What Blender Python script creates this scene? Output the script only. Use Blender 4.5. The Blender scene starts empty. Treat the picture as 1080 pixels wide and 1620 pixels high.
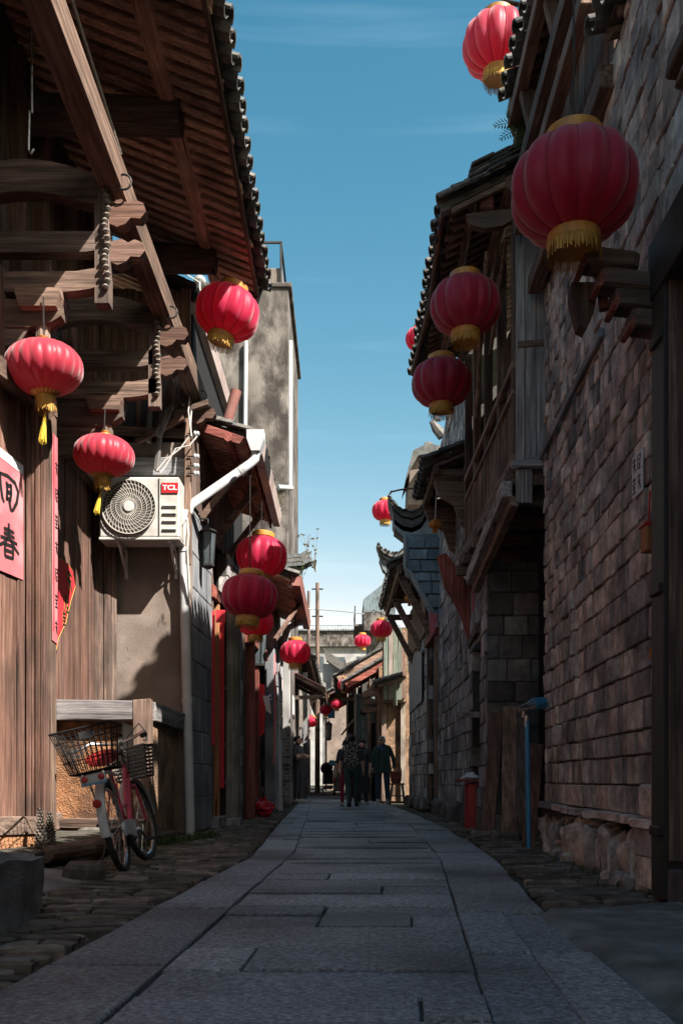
import bpy, bmesh, math, random
from mathutils import Vector, Matrix, Euler
V = Vector
R = math.radians
random.seed(7)
rnd = random.random
def ru(a, b): return a + (b - a) * random.random()
sc = bpy.context.scene
COL = sc.collection

# ------------------------------------------------------------ camera
F, HX, HY, EYE = 1500.0, 540.0, 1232.0, 0.62
cam_d = bpy.data.cameras.new('camera')
cam = bpy.data.objects.new('camera', cam_d); COL.objects.link(cam)
cam.location = (0, 0, EYE); cam.rotation_euler = (R(90), 0, 0)
cam_d.sensor_fit = 'VERTICAL'; cam_d.sensor_height = 36; cam_d.sensor_width = 24
cam_d.lens = 36 * F / 1620; cam_d.shift_y = (HY - 810) / 1620
cam_d.clip_start = 0.05; cam_d.clip_end = 2000
sc.camera = cam
def P(px, py, Y): return V(((px - HX) * Y / F, Y, EYE + (HY - py) * Y / F))
def PX(px, Y): return (px - HX) * Y / F
def PZ(py, Y): return EYE + (HY - py) * Y / F

# ------------------------------------------------------------ sky, sun, exposure
SUN_FROM = V((1.0, -0.85, 1.42)).normalized()
el = math.asin(SUN_FROM.z); az = math.atan2(SUN_FROM.x, SUN_FROM.y)
w = bpy.data.worlds.new('World'); sc.world = w; w.use_nodes = True
nt = w.node_tree; nt.nodes.clear()
sky = nt.nodes.new('ShaderNodeTexSky'); sky.sky_type = 'NISHITA'; sky.sun_disc = False
sky.sun_elevation = el; sky.sun_rotation = az
sky.air_density = 1.0; sky.dust_density = 1.0; sky.ozone_density = 2.0; sky.altitude = 200
# per-channel film response of the photograph (one colour curve for the whole sky)
sep = nt.nodes.new('ShaderNodeSeparateColor'); comb = nt.nodes.new('ShaderNodeCombineColor')
nt.links.new(sky.outputs[0], sep.inputs[0])
chan = []
for i, (p_, k_) in enumerate(((2.2, 0.18), (1.2, 0.305), (1.0, 0.29))):
    a_ = nt.nodes.new('ShaderNodeMath'); a_.operation = 'POWER'; a_.inputs[1].default_value = p_; nt.links.new(sep.outputs[i], a_.inputs[0])
    b_ = nt.nodes.new('ShaderNodeMath'); b_.operation = 'MULTIPLY'; b_.inputs[1].default_value = k_; nt.links.new(a_.outputs[0], b_.inputs[0]); chan.append(b_)
mn = nt.nodes.new('ShaderNodeMath'); mn.operation = 'MINIMUM'; nt.links.new(chan[0].outputs[0], mn.inputs[0]); nt.links.new(chan[1].outputs[0], mn.inputs[1])
nt.links.new(mn.outputs[0], comb.inputs[0]); nt.links.new(chan[1].outputs[0], comb.inputs[1]); nt.links.new(chan[2].outputs[0], comb.inputs[2])
# thin cloud streaks
tc = nt.nodes.new('ShaderNodeTexCoord'); mp = nt.nodes.new('ShaderNodeMapping')
mp.inputs['Scale'].default_value = (1.6, 1.2, 26); mp.inputs['Location'].default_value = (0.4, 3.3, 2.2)
nz = nt.nodes.new('ShaderNodeTexNoise'); nz.inputs['Scale'].default_value = 1.3; nz.inputs['Detail'].default_value = 7
cr = nt.nodes.new('ShaderNodeValToRGB'); cr.color_ramp.elements[0].position = 0.58; cr.color_ramp.elements[1].position = 0.85
cr.color_ramp.elements[1].color = (0.06, 0.06, 0.06, 1)
cmix = nt.nodes.new('ShaderNodeMix'); cmix.data_type = 'RGBA'
cmix.inputs[7].default_value = (3.4, 4.2, 4.4, 1)
bg = nt.nodes.new('ShaderNodeBackground'); bg.inputs[1].default_value = 0.085
out = nt.nodes.new('ShaderNodeOutputWorld')
L = nt.links.new
L(tc.outputs['Generated'], mp.inputs[0]); L(mp.outputs[0], nz.inputs['Vector']); L(nz.outputs[0], cr.inputs[0])
L(cr.outputs[0], cmix.inputs[0]); L(comb.outputs[0], cmix.inputs[6]); L(cmix.outputs[2], bg.inputs[0]); L(bg.outputs[0], out.inputs[0])
sun_d = bpy.data.lights.new('sun', 'SUN'); sun = bpy.data.objects.new('sun', sun_d); COL.objects.link(sun)
sun_d.energy = 2.0; sun_d.angle = R(0.5); sun_d.color = (1.0, 0.93, 0.84)
sun.rotation_euler = SUN_FROM.to_track_quat('Z', 'Y').to_euler(); sun.location = (20, -12, 40)
vs = sc.view_settings
vs.view_transform = 'Standard'; vs.look = 'None'; vs.exposure = 2.9; vs.gamma = 1.0
vs.use_curve_mapping = False
sc.cycles.use_denoising = True
sc.cycles.max_bounces = 8; sc.cycles.diffuse_bounces = 6; sc.cycles.glossy_bounces = 3
sc.cycles.transmission_bounces = 4; sc.cycles.sample_clamp_indirect = 4

# ------------------------------------------------------------ materials
MATS = {}
ALB = {'stone_warm': 3.2, 'stone_grey': 2.3, 'stone_dark': 2.7, 'slab': 3.5, 'cobble': 2.8, 'dirt': 2.0, 'wood_dark': 3.0, 'wood_mid': 2.1, 'wood_brown': .9,  # albedo scales; shaded materials lifted, sunlit wood lowered to stand in for fill
       'wood_grey': 1.8, 'wood_red': 1.35, 'mortar': 1.1, 'mortar_dark': 2.2, 'concrete': 1.8, 'cement_wall': 1.5, 'brick_blue': 1.9, 'tile': 1.7, 'plaster_beige': 0.68, 'earth': 1.2, 'concrete_old': 0.8,
       'tile_under': .9, 'wood_rafter': 2.6, 'white_pipe': .8, 'white_metal': .8, 'plaster_white': .72, 'black_cloth': 3.2, 'green_black': 2.6, 'navy_cloth': 2.6}
def mat(name, cols, scale=(6, 6, 6), rough=0.8, bump=0.25, vary=0.25, spec=0.3, pal=None, stain=None, stain_s=1.2,
        stain_a=0.6, moss=0.0, metal=0.0, bdist=0.01, trans=0.0, detail=8, fine=None, sheen=0.0, obj=False, con=1.0, crack=None):
    m = bpy.data.materials.new(name); m.use_nodes = True; MATS[name] = m
    kk = ALB.get(name, ALB.get(name[:-2] if name[-2:] in ('_X', '_Y', '_Z') else '', 1.0)); cols = [tuple(min(.85, c_ * kk) for c_ in c) for c in cols]
    t = m.node_tree; N = t.nodes; K = t.links.new
    b = N['Principled BSDF']
    geo = N.new('ShaderNodeNewGeometry'); oi = N.new('ShaderNodeObjectInfo')
    mpn = N.new('ShaderNodeMapping'); mpn.inputs['Scale'].default_value = scale
    if obj:
        tcn = N.new('ShaderNodeTexCoord'); K(tcn.outputs['Object'], mpn.inputs[0]); pos = tcn.outputs['Object']
    else:
        K(geo.outputs['Position'], mpn.inputs[0]); pos = geo.outputs['Position']
    add = N.new('ShaderNodeMath'); add.operation = 'ADD'; K(oi.outputs['Random'], add.inputs[0]); K(geo.outputs['Random Per Island'], add.inputs[1])
    fr = N.new('ShaderNodeMath'); fr.operation = 'FRACT'; K(add.outputs[0], fr.inputs[0])
    n1 = N.new('ShaderNodeTexNoise'); n1.noise_dimensions = '4D'; n1.inputs['Scale'].default_value = 1; n1.inputs['Detail'].default_value = detail
    n1.inputs['Roughness'].default_value = 0.62
    K(mpn.outputs[0], n1.inputs['Vector'])
    wm = N.new('ShaderNodeMath'); wm.operation = 'MULTIPLY'; wm.inputs[1].default_value = 20; K(fr.outputs[0], wm.inputs[0]); K(wm.outputs[0], n1.inputs['W'])
    ramp = N.new('ShaderNodeValToRGB'); K(n1.outputs[0], ramp.inputs[0])
    e = ramp.color_ramp.elements
    k = len(cols)
    for i, c in enumerate(cols):
        p_ = 0.5 + 0.44 / con * (i / max(1, k - 1) - 0.5)
        if i < 2: el_ = e[i]; el_.position = p_
        else: el_ = e.new(p_)
        el_.color = (*c, 1)
    if k == 1: e[1].color = (*cols[0], 1)
    col = ramp.outputs[0]
    if pal:
        pr = N.new('ShaderNodeValToRGB'); pr.color_ramp.interpolation = 'CONSTANT'; K(fr.outputs[0], pr.inputs[0])
        pe = pr.color_ramp.elements
        for i, c in enumerate(pal):
            if i < 2: q = pe[i]; q.position = i / len(pal)
            else: q = pe.new(i / len(pal))
            q.color = (*c, 1)
        mx = N.new('ShaderNodeMix'); mx.data_type = 'RGBA'; mx.blend_type = 'MULTIPLY'; mx.inputs[0].default_value = 1
        K(col, mx.inputs[6]); K(pr.outputs[0], mx.inputs[7]); col = mx.outputs[2]
    if crack:
        mc = N.new('ShaderNodeMapping'); mc.inputs['Scale'].default_value = crack; K(pos, mc.inputs[0])
        nc = N.new('ShaderNodeTexNoise'); nc.noise_dimensions = '4D'; nc.inputs['Scale'].default_value = 1; nc.inputs['Detail'].default_value = 3; K(mc.outputs[0], nc.inputs['Vector']); K(wm.outputs[0], nc.inputs['W'])
        rc = N.new('ShaderNodeValToRGB'); rc.color_ramp.elements[0].position = 0.30; rc.color_ramp.elements[0].color = (.12, .1, .09, 1); rc.color_ramp.elements[1].position = 0.36; K(nc.outputs[0], rc.inputs[0])
        mk = N.new('ShaderNodeMix'); mk.data_type = 'RGBA'; mk.blend_type = 'MULTIPLY'; mk.inputs[0].default_value = 1; K(col, mk.inputs[6]); K(rc.outputs[0], mk.inputs[7]); col = mk.outputs[2]
    hv = N.new('ShaderNodeHueSaturation'); mr = N.new('ShaderNodeMapRange')
    mr.inputs[3].default_value = 1 - vary; mr.inputs[4].default_value = 1 + vary
    wn = N.new('ShaderNodeTexWhiteNoise'); wn.noise_dimensions = '1D'; K(wm.outputs[0], wn.inputs['W'])
    K(wn.outputs[0], mr.inputs[0]); K(mr.outputs[0], hv.inputs['Value']); K(col, hv.inputs['Color']); col = hv.outputs[0]
    if stain:
        n2 = N.new('ShaderNodeTexNoise'); n2.inputs['Scale'].default_value = stain_s; n2.inputs['Detail'].default_value = 6; K(pos, n2.inputs['Vector'])
        r2 = N.new('ShaderNodeValToRGB'); r2.color_ramp.elements[0].position = 0.46; r2.color_ramp.elements[1].position = 0.66
        r2.color_ramp.elements[1].color = (stain_a,) * 3 + (1,)
        K(n2.outputs[0], r2.inputs[0])
        m2 = N.new('ShaderNodeMix'); m2.data_type = 'RGBA'; K(r2.outputs[0], m2.inputs[0]); K(col, m2.inputs[6]); m2.inputs[7].default_value = (*stain, 1)
        col = m2.outputs[2]
    if moss:
        sx = N.new('ShaderNodeSeparateXYZ'); K(pos, sx.inputs[0])
        n3 = N.new('ShaderNodeTexNoise'); n3.inputs['Scale'].default_value = 4; n3.inputs['Detail'].default_value = 8; K(pos, n3.inputs['Vector'])
        r3 = N.new('ShaderNodeValToRGB'); r3.color_ramp.elements[0].position = 0.5; r3.color_ramp.elements[1].position = 0.62
        r3.color_ramp.elements[1].color = (moss,) * 3 + (1,); K(n3.outputs[0], r3.inputs[0])
        m3 = N.new('ShaderNodeMix'); m3.data_type = 'RGBA'; K(r3.outputs[0], m3.inputs[0]); K(col, m3.inputs[6]); m3.inputs[7].default_value = (0.035, 0.045, 0.02, 1)
        col = m3.outputs[2]
    K(col, b.inputs['Base Color'])
    b.inputs['Roughness'].default_value = rough; b.inputs['Specular IOR Level'].default_value = spec; b.inputs['Metallic'].default_value = metal
    if sheen: b.inputs['Sheen Weight'].default_value = sheen
    if bump:
        bn = N.new('ShaderNodeBump'); bn.inputs['Strength'].default_value = bump; bn.inputs['Distance'].default_value = bdist
        src = n1.outputs[0]
        if fine:
            nf = N.new('ShaderNodeTexNoise'); nf.inputs['Scale'].default_value = fine; nf.inputs['Detail'].default_value = 4; K(pos, nf.inputs['Vector'])
            ad = N.new('ShaderNodeMath'); ad.operation = 'ADD'; K(n1.outputs[0], ad.inputs[0]); K(nf.outputs[0], ad.inputs[1]); src = ad.outputs[0]
        K(src, bn.inputs['Height']); K(bn.outputs[0], b.inputs['Normal'])
    if trans:
        tr = N.new('ShaderNodeBsdfTranslucent'); K(col, tr.inputs[0]); ms = N.new('ShaderNodeMixShader'); ms.inputs[0].default_value = trans
        o = N['Material Output']; K(b.outputs[0], ms.inputs[1]); K(tr.outputs[0], ms.inputs[2]); K(ms.outputs[0], o.inputs[0])
    return m
# wood, by grain direction
WPAL = [(1, 1, 1), (0.8, 0.74, 0.7), (1.1, 1.02, 0.96), (0.92, 0.86, 0.84)]
def wood(name, c1, c2, c3, ax, **k):
    s = [34, 34, 34]; s['XYZ'.index(ax)] = 2.0; cs = [42, 42, 42]; cs['XYZ'.index(ax)] = 1.3
    return mat(name, [c1, c2, c3], tuple(s), rough=0.85, bump=0.7, bdist=0.014, spec=0.2, con=1.25, crack=tuple(cs), **{**dict(pal=WPAL, vary=0.18, stain=(0.035, 0.028, 0.024), stain_s=1.7, stain_a=0.6), **k})
for ax in 'XYZ':
    wood('wood_brown_' + ax, (0.07, 0.04, 0.031), (0.16, 0.092, 0.072), (0.265, 0.168, 0.138), ax)
    wood('wood_dark_' + ax, (0.018, 0.014, 0.012), (0.042, 0.03, 0.025), (0.085, 0.062, 0.05), ax)
    wood('wood_grey_' + ax, (0.06, 0.06, 0.064), (0.13, 0.13, 0.135), (0.22, 0.215, 0.215), ax)
    wood('wood_mid_' + ax, (0.045, 0.032, 0.026), (0.095, 0.066, 0.052), (0.165, 0.12, 0.098), ax)
    wood('wood_red_' + ax, (0.11, 0.035, 0.028), (0.2, 0.062, 0.05), (0.29, 0.115, 0.095), ax)
for ax in 'XY': wood('wood_rafter_' + ax, (0.12, 0.068, 0.048), (0.22, 0.13, 0.095), (0.33, 0.21, 0.16), ax)
wood('wood_blue_Z', (0.09, 0.13, 0.15), (0.16, 0.22, 0.25), (0.25, 0.31, 0.34), 'Z')
wood('wood_green_Z', (0.11, 0.15, 0.125), (0.17, 0.21, 0.18), (0.3, 0.27, 0.23), 'Z')
wood('wood_pale_Z', (0.13, 0.115, 0.1), (0.25, 0.225, 0.2), (0.37, 0.335, 0.3), 'Z', vary=0.1)
wood('wood_orange_Z', (0.3, 0.13, 0.06), (0.42, 0.2, 0.1), (0.5, 0.28, 0.16), 'Z', vary=0.08, stain=None)
STP = [(1, 1, 1), (0.72, 0.7, 0.72), (1.15, 1.02, 0.95), (0.5, 0.5, 0.53), (1.0, 0.88, 0.8), (0.88, 0.88, 0.88), (0.62, 0.57, 0.53), (1.2, 1.13, 1.06)]
mat('stone_warm', [(0.072, 0.066, 0.061), (0.134, 0.123, 0.114), (0.208, 0.192, 0.18)], (9, 9, 9), 0.88, 0.7, 0.2, 0.2, STP, (0.04, 0.036, 0.034), 1.6, 0.55, fine=60, con=1.4)
mat('stone_grey', [(0.075, 0.074, 0.078), (0.145, 0.142, 0.146), (0.235, 0.23, 0.23)], (8, 8, 5), 0.88, 0.7, 0.2, 0.2, STP, (0.04, 0.038, 0.038), 1.2, 0.6, fine=50, con=1.5)
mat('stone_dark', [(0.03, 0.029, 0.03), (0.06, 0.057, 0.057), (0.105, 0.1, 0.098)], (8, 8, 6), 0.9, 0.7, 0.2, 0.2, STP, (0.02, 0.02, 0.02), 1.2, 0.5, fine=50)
mat('brick_blue', [(0.055, 0.075, 0.088), (0.09, 0.118, 0.135), (0.13, 0.16, 0.178)], (9, 9, 5), 0.88, 0.5, 0.2, 0.2, None, (0.035, 0.04, 0.045), 2.2, 0.6, fine=40)
mat('brick_trim', [(0.17, 0.2, 0.215), (0.26, 0.29, 0.3)], (5, 5, 5), 0.85, 0.4, 0.1, stain=(0.08, 0.09, 0.1), stain_s=3)
mat('mortar', [(0.045, 0.04, 0.037), (0.075, 0.068, 0.062)], (20, 20, 20), 0.95, 0.6, 0)
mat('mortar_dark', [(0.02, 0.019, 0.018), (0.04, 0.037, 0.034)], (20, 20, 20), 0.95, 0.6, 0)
mat('mortar_pale', [(0.13, 0.12, 0.11), (0.19, 0.175, 0.16)], (20, 20, 20), 0.95, 0.6, 0)
mat('slab', [(0.042, 0.049, 0.058), (0.094, 0.107, 0.124), (0.17, 0.188, 0.21)], (55, 55, 55), 0.5, 1.0, 0.2, 0.5,  # blue tint puts sky fill into the paving colour
    [(1, 1, 1), (0.85, 0.86, 0.88), (1.1, 1.06, 1.02), (0.94, 0.9, 0.9)], (0.06, 0.06, 0.063), 0.9, 0.75, bdist=0.025, fine=140, con=1.5)
mat('cobble', [(0.022, 0.02, 0.018), (0.045, 0.04, 0.036), (0.085, 0.076, 0.068)], (14, 14, 14), 0.85, 0.8, 0.3, 0.3, STP, moss=0.5)
mat('dirt', [(0.02, 0.018, 0.016), (0.04, 0.035, 0.03), (0.062, 0.053, 0.046)], (9, 9, 9), 0.95, 0.9, 0, moss=0.5, bdist=0.03, fine=60)
mat('concrete', [(0.06, 0.06, 0.063), (0.105, 0.104, 0.107), (0.155, 0.152, 0.152)], (5, 5, 5), 0.9, 0.6, 0.05, stain=(0.035, 0.037, 0.03), stain_s=2.4, moss=0.35, fine=70)
mat('cement_wall', [(0.085, 0.09, 0.1), (0.14, 0.145, 0.155), (0.205, 0.205, 0.21)], (5, 5, 2), 0.9, 0.5, 0.12, stain=(0.05, 0.055, 0.065), stain_s=1.6, fine=60)
mat('concrete_old', [(0.045, 0.038, 0.034), (0.115, 0.1, 0.09), (0.23, 0.205, 0.185)], (2.6, 2.6, 1.5), 0.92, 0.6, 0.05, stain=(0.05, 0.043, 0.038), stain_s=0.55, stain_a=0.8, fine=26, detail=15, con=2.4)
mat('plaster_beige', [(0.215, 0.165, 0.135), (0.29, 0.23, 0.195), (0.35, 0.285, 0.245)], (2.5, 2.5, 2.5), 0.92, 0.35, 0.03, stain=(0.12, 0.095, 0.082), stain_s=1.9, stain_a=0.7, fine=55, detail=12, con=1.5, crack=(7, 7, 3))
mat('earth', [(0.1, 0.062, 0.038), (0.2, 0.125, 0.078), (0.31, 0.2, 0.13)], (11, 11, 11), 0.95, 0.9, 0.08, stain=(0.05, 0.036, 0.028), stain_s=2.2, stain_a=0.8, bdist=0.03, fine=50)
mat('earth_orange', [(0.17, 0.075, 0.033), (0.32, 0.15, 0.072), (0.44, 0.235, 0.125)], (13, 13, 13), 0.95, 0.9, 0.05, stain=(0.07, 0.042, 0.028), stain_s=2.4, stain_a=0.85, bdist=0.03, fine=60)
mat('plaster_white', [(0.3, 0.295, 0.29), (0.45, 0.44, 0.43), (0.56, 0.55, 0.54)], (1.5, 1.5, 0.8), 0.9, 0.3, 0.04, stain=(0.15, 0.14, 0.135), stain_s=0.8, stain_a=0.7)
mat('tile', [(0.028, 0.03, 0.032), (0.06, 0.062, 0.064), (0.115, 0.112, 0.108)], (12, 12, 12), 0.85, 0.6, 0.3, 0.3, STP, (0.15, 0.14, 0.125), 5.0, 0.45, moss=0.35)
mat('tile_under', [(0.05, 0.036, 0.03), (0.1, 0.072, 0.058)], (8, 8, 8), 0.9, 0.4, 0.2)
mat('tile_red', [(0.2, 0.075, 0.06), (0.3, 0.12, 0.1), (0.36, 0.17, 0.15)], (6, 6, 6), 0.8, 0.4, 0.15, stain=(0.12, 0.06, 0.05))
mat('gutter', [(0.3, 0.235, 0.215), (0.43, 0.345, 0.315), (0.5, 0.42, 0.4)], (3, 1.2, 3), 0.7, 0.2, 0.08, stain=(0.2, 0.13, 0.115), stain_s=1.5)
mat('white_pipe', [(0.5, 0.51, 0.53), (0.63, 0.64, 0.66)], (6, 6, 1.2), 0.45, 0.08, 0, 0.5, stain=(0.33, 0.33, 0.34), stain_s=3, stain_a=0.5)
mat('white_metal', [(0.54, 0.53, 0.5), (0.66, 0.65, 0.62)], (4, 4, 2), 0.42, 0.05, 0, 0.5, stain=(0.3, 0.27, 0.23), stain_s=6, stain_a=0.6)
mat('grille', [(0.055, 0.05, 0.047), (0.1, 0.092, 0.086)], (8, 8, 8), 0.6, 0.1, 0)
mat('grille_wire', [(0.43, 0.4, 0.36)], (8, 8, 8), 0.5, 0, 0)
mat('red_badge', [(0.42, 0.02, 0.03)], rough=0.4, bump=0, vary=0)
mat('white_print', [(0.8, 0.8, 0.78)], rough=0.5, bump=0, vary=0)
mat('lantern', [(0.6, 0.005, 0.07), (0.7, 0.01, 0.09)], (7, 7, 3), 0.5, 0.22, 0.08, 0.35, None, (0.52, 0.008, 0.055), 3, 0.5, trans=0.5, sheen=0.5)
mat('lantern_satin', [(0.44, 0.016, 0.045), (0.55, 0.028, 0.065)], (30, 30, 2), 0.45, 0.12, 0.05, 0.4, None, None, trans=0.35, sheen=0.5)
mat('lantern_faded', [(0.5, 0.006, 0.05), (0.6, 0.014, 0.075)], (7, 7, 3), 0.45, 0.22, 0.06, 0.45, None, (0.52, 0.09, 0.17), 3.5, 0.5, trans=0.55, sheen=0.7)
mat('lantern_rib', [(0.22, 0.006, 0.016)], rough=0.5, bump=0, vary=0)
mat('gold', [(0.42, 0.18, 0.03), (0.6, 0.3, 0.06)], (30, 30, 6), 0.5, 0.2, 0.1, 0.5, stain=(0.22, 0.1, 0.025), stain_s=6)
mat('fringe', [(0.3, 0.15, 0.03), (0.52, 0.29, 0.06), (0.66, 0.42, 0.1)], (160, 160, 6), 0.7, 0.3, 0.2, stain=(0.2, 0.11, 0.03), stain_s=9)
mat('tassel', [(0.6, 0.42, 0.04), (0.75, 0.56, 0.08)], (160, 160, 6), 0.7, 0.3, 0.15)
mat('orange_lantern', [(0.4, 0.13, 0.025), (0.55, 0.22, 0.05)], (14, 14, 14), 0.7, 0.3, 0.1, trans=0.2)
mat('paper_pink', [(0.44, 0.1, 0.12), (0.54, 0.15, 0.17)], (6, 6, 2), 0.8, 0.15, 0.05, stain=(0.6, 0.34, 0.35), stain_s=2.5, stain_a=0.5)
mat('paper_red', [(0.42, 0.02, 0.03), (0.55, 0.035, 0.05)], (6, 6, 3), 0.7, 0.15, 0.08)
mat('paper_white', [(0.5, 0.5, 0.52), (0.66, 0.66, 0.68)], (5, 5, 5), 0.85, 0.15, 0.05, stain=(0.38, 0.38, 0.4), stain_s=3)
mat('paper_grey', [(0.2, 0.2, 0.215), (0.32, 0.32, 0.335)], (5, 5, 2), 0.88, 0.25, 0.05, stain=(0.13, 0.13, 0.14), stain_s=3)
mat('ink', [(0.012, 0.011, 0.012)], rough=0.6, bump=0, vary=0)
mat('gold_ink', [(0.5, 0.36, 0.08)], rough=0.5, bump=0, vary=0)
mat('iron', [(0.02, 0.019, 0.019), (0.05, 0.045, 0.043)], (20, 20, 20), 0.6, 0.3, 0.1, 0.4, metal=0.5)
mat('rope', [(0.1, 0.085, 0.07), (0.22, 0.19, 0.165)], (60, 60, 60), 0.9, 0.5, 0.1)
mat('wire', [(0.45, 0.43, 0.41)], (10, 10, 10), 0.6, 0, 0)
mat('cable_black', [(0.014, 0.013, 0.013)], rough=0.9, spec=0.1, bump=0, vary=0)
mat('chrome', [(0.5, 0.5, 0.5), (0.62, 0.62, 0.62)], (30, 30, 30), 0.3, 0.05, 0, 0.5, metal=1.0, stain=(0.22, 0.17, 0.13), stain_s=20)
mat('rubber', [(0.014, 0.014, 0.015), (0.03, 0.03, 0.031)], (40, 40, 40), 0.8, 0.2, 0)
mat('bike_paint', [(0.4, 0.03, 0.06), (0.48, 0.05, 0.09)], (8, 8, 8), 0.4, 0.05, 0, 0.5, stain=(0.2, 0.08, 0.08), stain_s=12)
mat('bike_white', [(0.36, 0.38, 0.4), (0.48, 0.5, 0.52)], (10, 10, 10), 0.45, 0.05, 0, 0.5, stain=(0.25, 0.22, 0.2), stain_s=10)
mat('bike_blue', [(0.12, 0.25, 0.42)], rough=0.5, bump=0, vary=0)
mat('saddle_red', [(0.34, 0.02, 0.02), (0.45, 0.035, 0.03)], (12, 12, 12), 0.45, 0.1, 0, 0.5)
mat('wicker', [(0.09, 0.085, 0.08), (0.2, 0.19, 0.18)], (50, 50, 50), 0.8, 0.5, 0)
mat('plastic_red', [(0.33, 0.015, 0.018), (0.45, 0.025, 0.028)], (5, 5, 5), 0.45, 0.1, 0, 0.5, stain=(0.2, 0.02, 0.02), stain_s=6)
mat('bag_red', [(0.42, 0.006, 0.02), (0.55, 0.015, 0.04)], (12, 12, 12), 0.28, 0.2, 0, 0.5, trans=0.15)
mat('plastic_blue', [(0.02, 0.17, 0.33), (0.04, 0.24, 0.42)], (8, 8, 2), 0.45, 0.05, 0, 0.5)
mat('sign_blue', [(0.03, 0.12, 0.3)], rough=0.4, bump=0, vary=0)
mat('cloth_white', [(0.5, 0.48, 0.46), (0.62, 0.6, 0.58)], (8, 8, 8), 0.9, 0.3, 0)
mat('cloth_grey', [(0.28, 0.3, 0.36), (0.38, 0.4, 0.46)], (6, 6, 3), 0.9, 0.3, 0)
mat('glass_dark', [(0.03, 0.04, 0.045), (0.08, 0.1, 0.11)], (3, 3, 3), 0.2, 0.05, 0.2, 0.6)
mat('gate_paint', [(0.018, 0.019, 0.018), (0.032, 0.033, 0.031)], (20, 20, 2), 0.6, 0.3, 0.1)  # near-black gate colour; the deep shade is put into it
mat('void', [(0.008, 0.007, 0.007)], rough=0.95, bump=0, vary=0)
mat('black_cloth', [(0.009, 0.009, 0.011), (0.018, 0.018, 0.021)], (20, 20, 20), 0.9, 0.3, 0)
mat('navy_cloth', [(0.01, 0.014, 0.025), (0.02, 0.027, 0.045)], (20, 20, 20), 0.9, 0.3, 0)
mat('green_black', [(0.008, 0.014, 0.013), (0.016, 0.026, 0.024)], (20, 20, 20), 0.9, 0.3, 0)
mat('blue_cloth', [(0.05, 0.12, 0.3)], rough=0.9, bump=0.1, vary=0)
mat('maroon_cloth', [(0.22, 0.02, 0.05), (0.3, 0.035, 0.07)], (20, 20, 20), 0.9, 0.3, 0)
mat('skin', [(0.48, 0.27, 0.2), (0.56, 0.33, 0.25)], (10, 10, 10), 0.55, 0.05, 0)
mat('hair_black', [(0.007, 0.006, 0.006), (0.018, 0.016, 0.015)], (60, 60, 60), 0.5, 0.3, 0)
mat('hair_grey', [(0.28, 0.26, 0.24), (0.4, 0.38, 0.36)], (60, 60, 60), 0.6, 0.3, 0)
mat('shoe_pale', [(0.36, 0.33, 0.3)], rough=0.7, bump=0.1, vary=0)
mat('leaf', [(0.03, 0.055, 0.014), (0.06, 0.1, 0.025), (0.1, 0.14, 0.04)], (20, 20, 20), 0.6, 0.1, 0.3, trans=0.25)
mat('leaf_dry', [(0.09, 0.07, 0.035), (0.17, 0.13, 0.07)], (20, 20, 20), 0.8, 0.1, 0.3)
mat('scale_dry', [(0.035, 0.028, 0.022), (0.09, 0.075, 0.06), (0.17, 0.15, 0.13)], (30, 30, 30), 0.85, 0.4, 0.4)
mat('cart_cloth', [(0.1, 0.3, 0.42), (0.16, 0.4, 0.52)], (6, 6, 6), 0.8, 0.2, 0)
# patterned knit for the vest
pm = mat('knit_pattern', [(0.03, 0.025, 0.022)], rough=0.9, bump=0, vary=0)
_t = pm.node_tree; _v = _t.nodes.new('ShaderNodeTexVoronoi'); _v.inputs['Scale'].default_value = 42
_r = _t.nodes.new('ShaderNodeValToRGB'); _r.color_ramp.interpolation = 'CONSTANT'
_r.color_ramp.elements[0].color = (0.75, 0.7, 0.65, 1); _r.color_ramp.elements[1].position = 0.3; _r.color_ramp.elements[1].color = (0.022, 0.018, 0.017, 1)
_g = _t.nodes.new('ShaderNodeNewGeometry')
_t.links.new(_g.outputs['Position'], _v.inputs['Vector']); _t.links.new(_v.outputs['Distance'], _r.inputs[0])
_t.links.new(_r.outputs[0], _t.nodes['Principled BSDF'].inputs['Base Color'])

# ------------------------------------------------------------ mesh helpers
BASE = {}
def base(o): return BASE.get(o.name, V((0, 0, 0))) if o else V((0, 0, 0))
def props(o, label=None, cat=None, group=None, kind=None):
    if label: o['label'] = label
    if cat: o['category'] = cat
    if group: o['group'] = group
    if kind: o['kind'] = kind
    return o
def thing(name, label, cat, loc, group=None):
    o = bpy.data.objects.new(name, None); COL.objects.link(o); o.location = loc; o.empty_display_size = 0.1
    BASE[o.name] = V(loc)
    return props(o, label, cat, group)
def put(name, me, parent, loc=None, rot=None, scale=None):
    """one object from shared mesh data; loc is in world space"""
    o = bpy.data.objects.new(name, me); COL.objects.link(o)
    if parent: o.parent = parent
    if loc is not None: o.location = V(loc) - base(parent)
    if rot is not None: o.rotation_euler = rot
    if scale is not None: o.scale = scale
    return o
CH = [(-1, -1, -1), (1, -1, -1), (1, 1, -1), (-1, 1, -1), (-1, -1, 1), (1, -1, 1), (1, 1, 1), (-1, 1, 1)]
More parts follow.
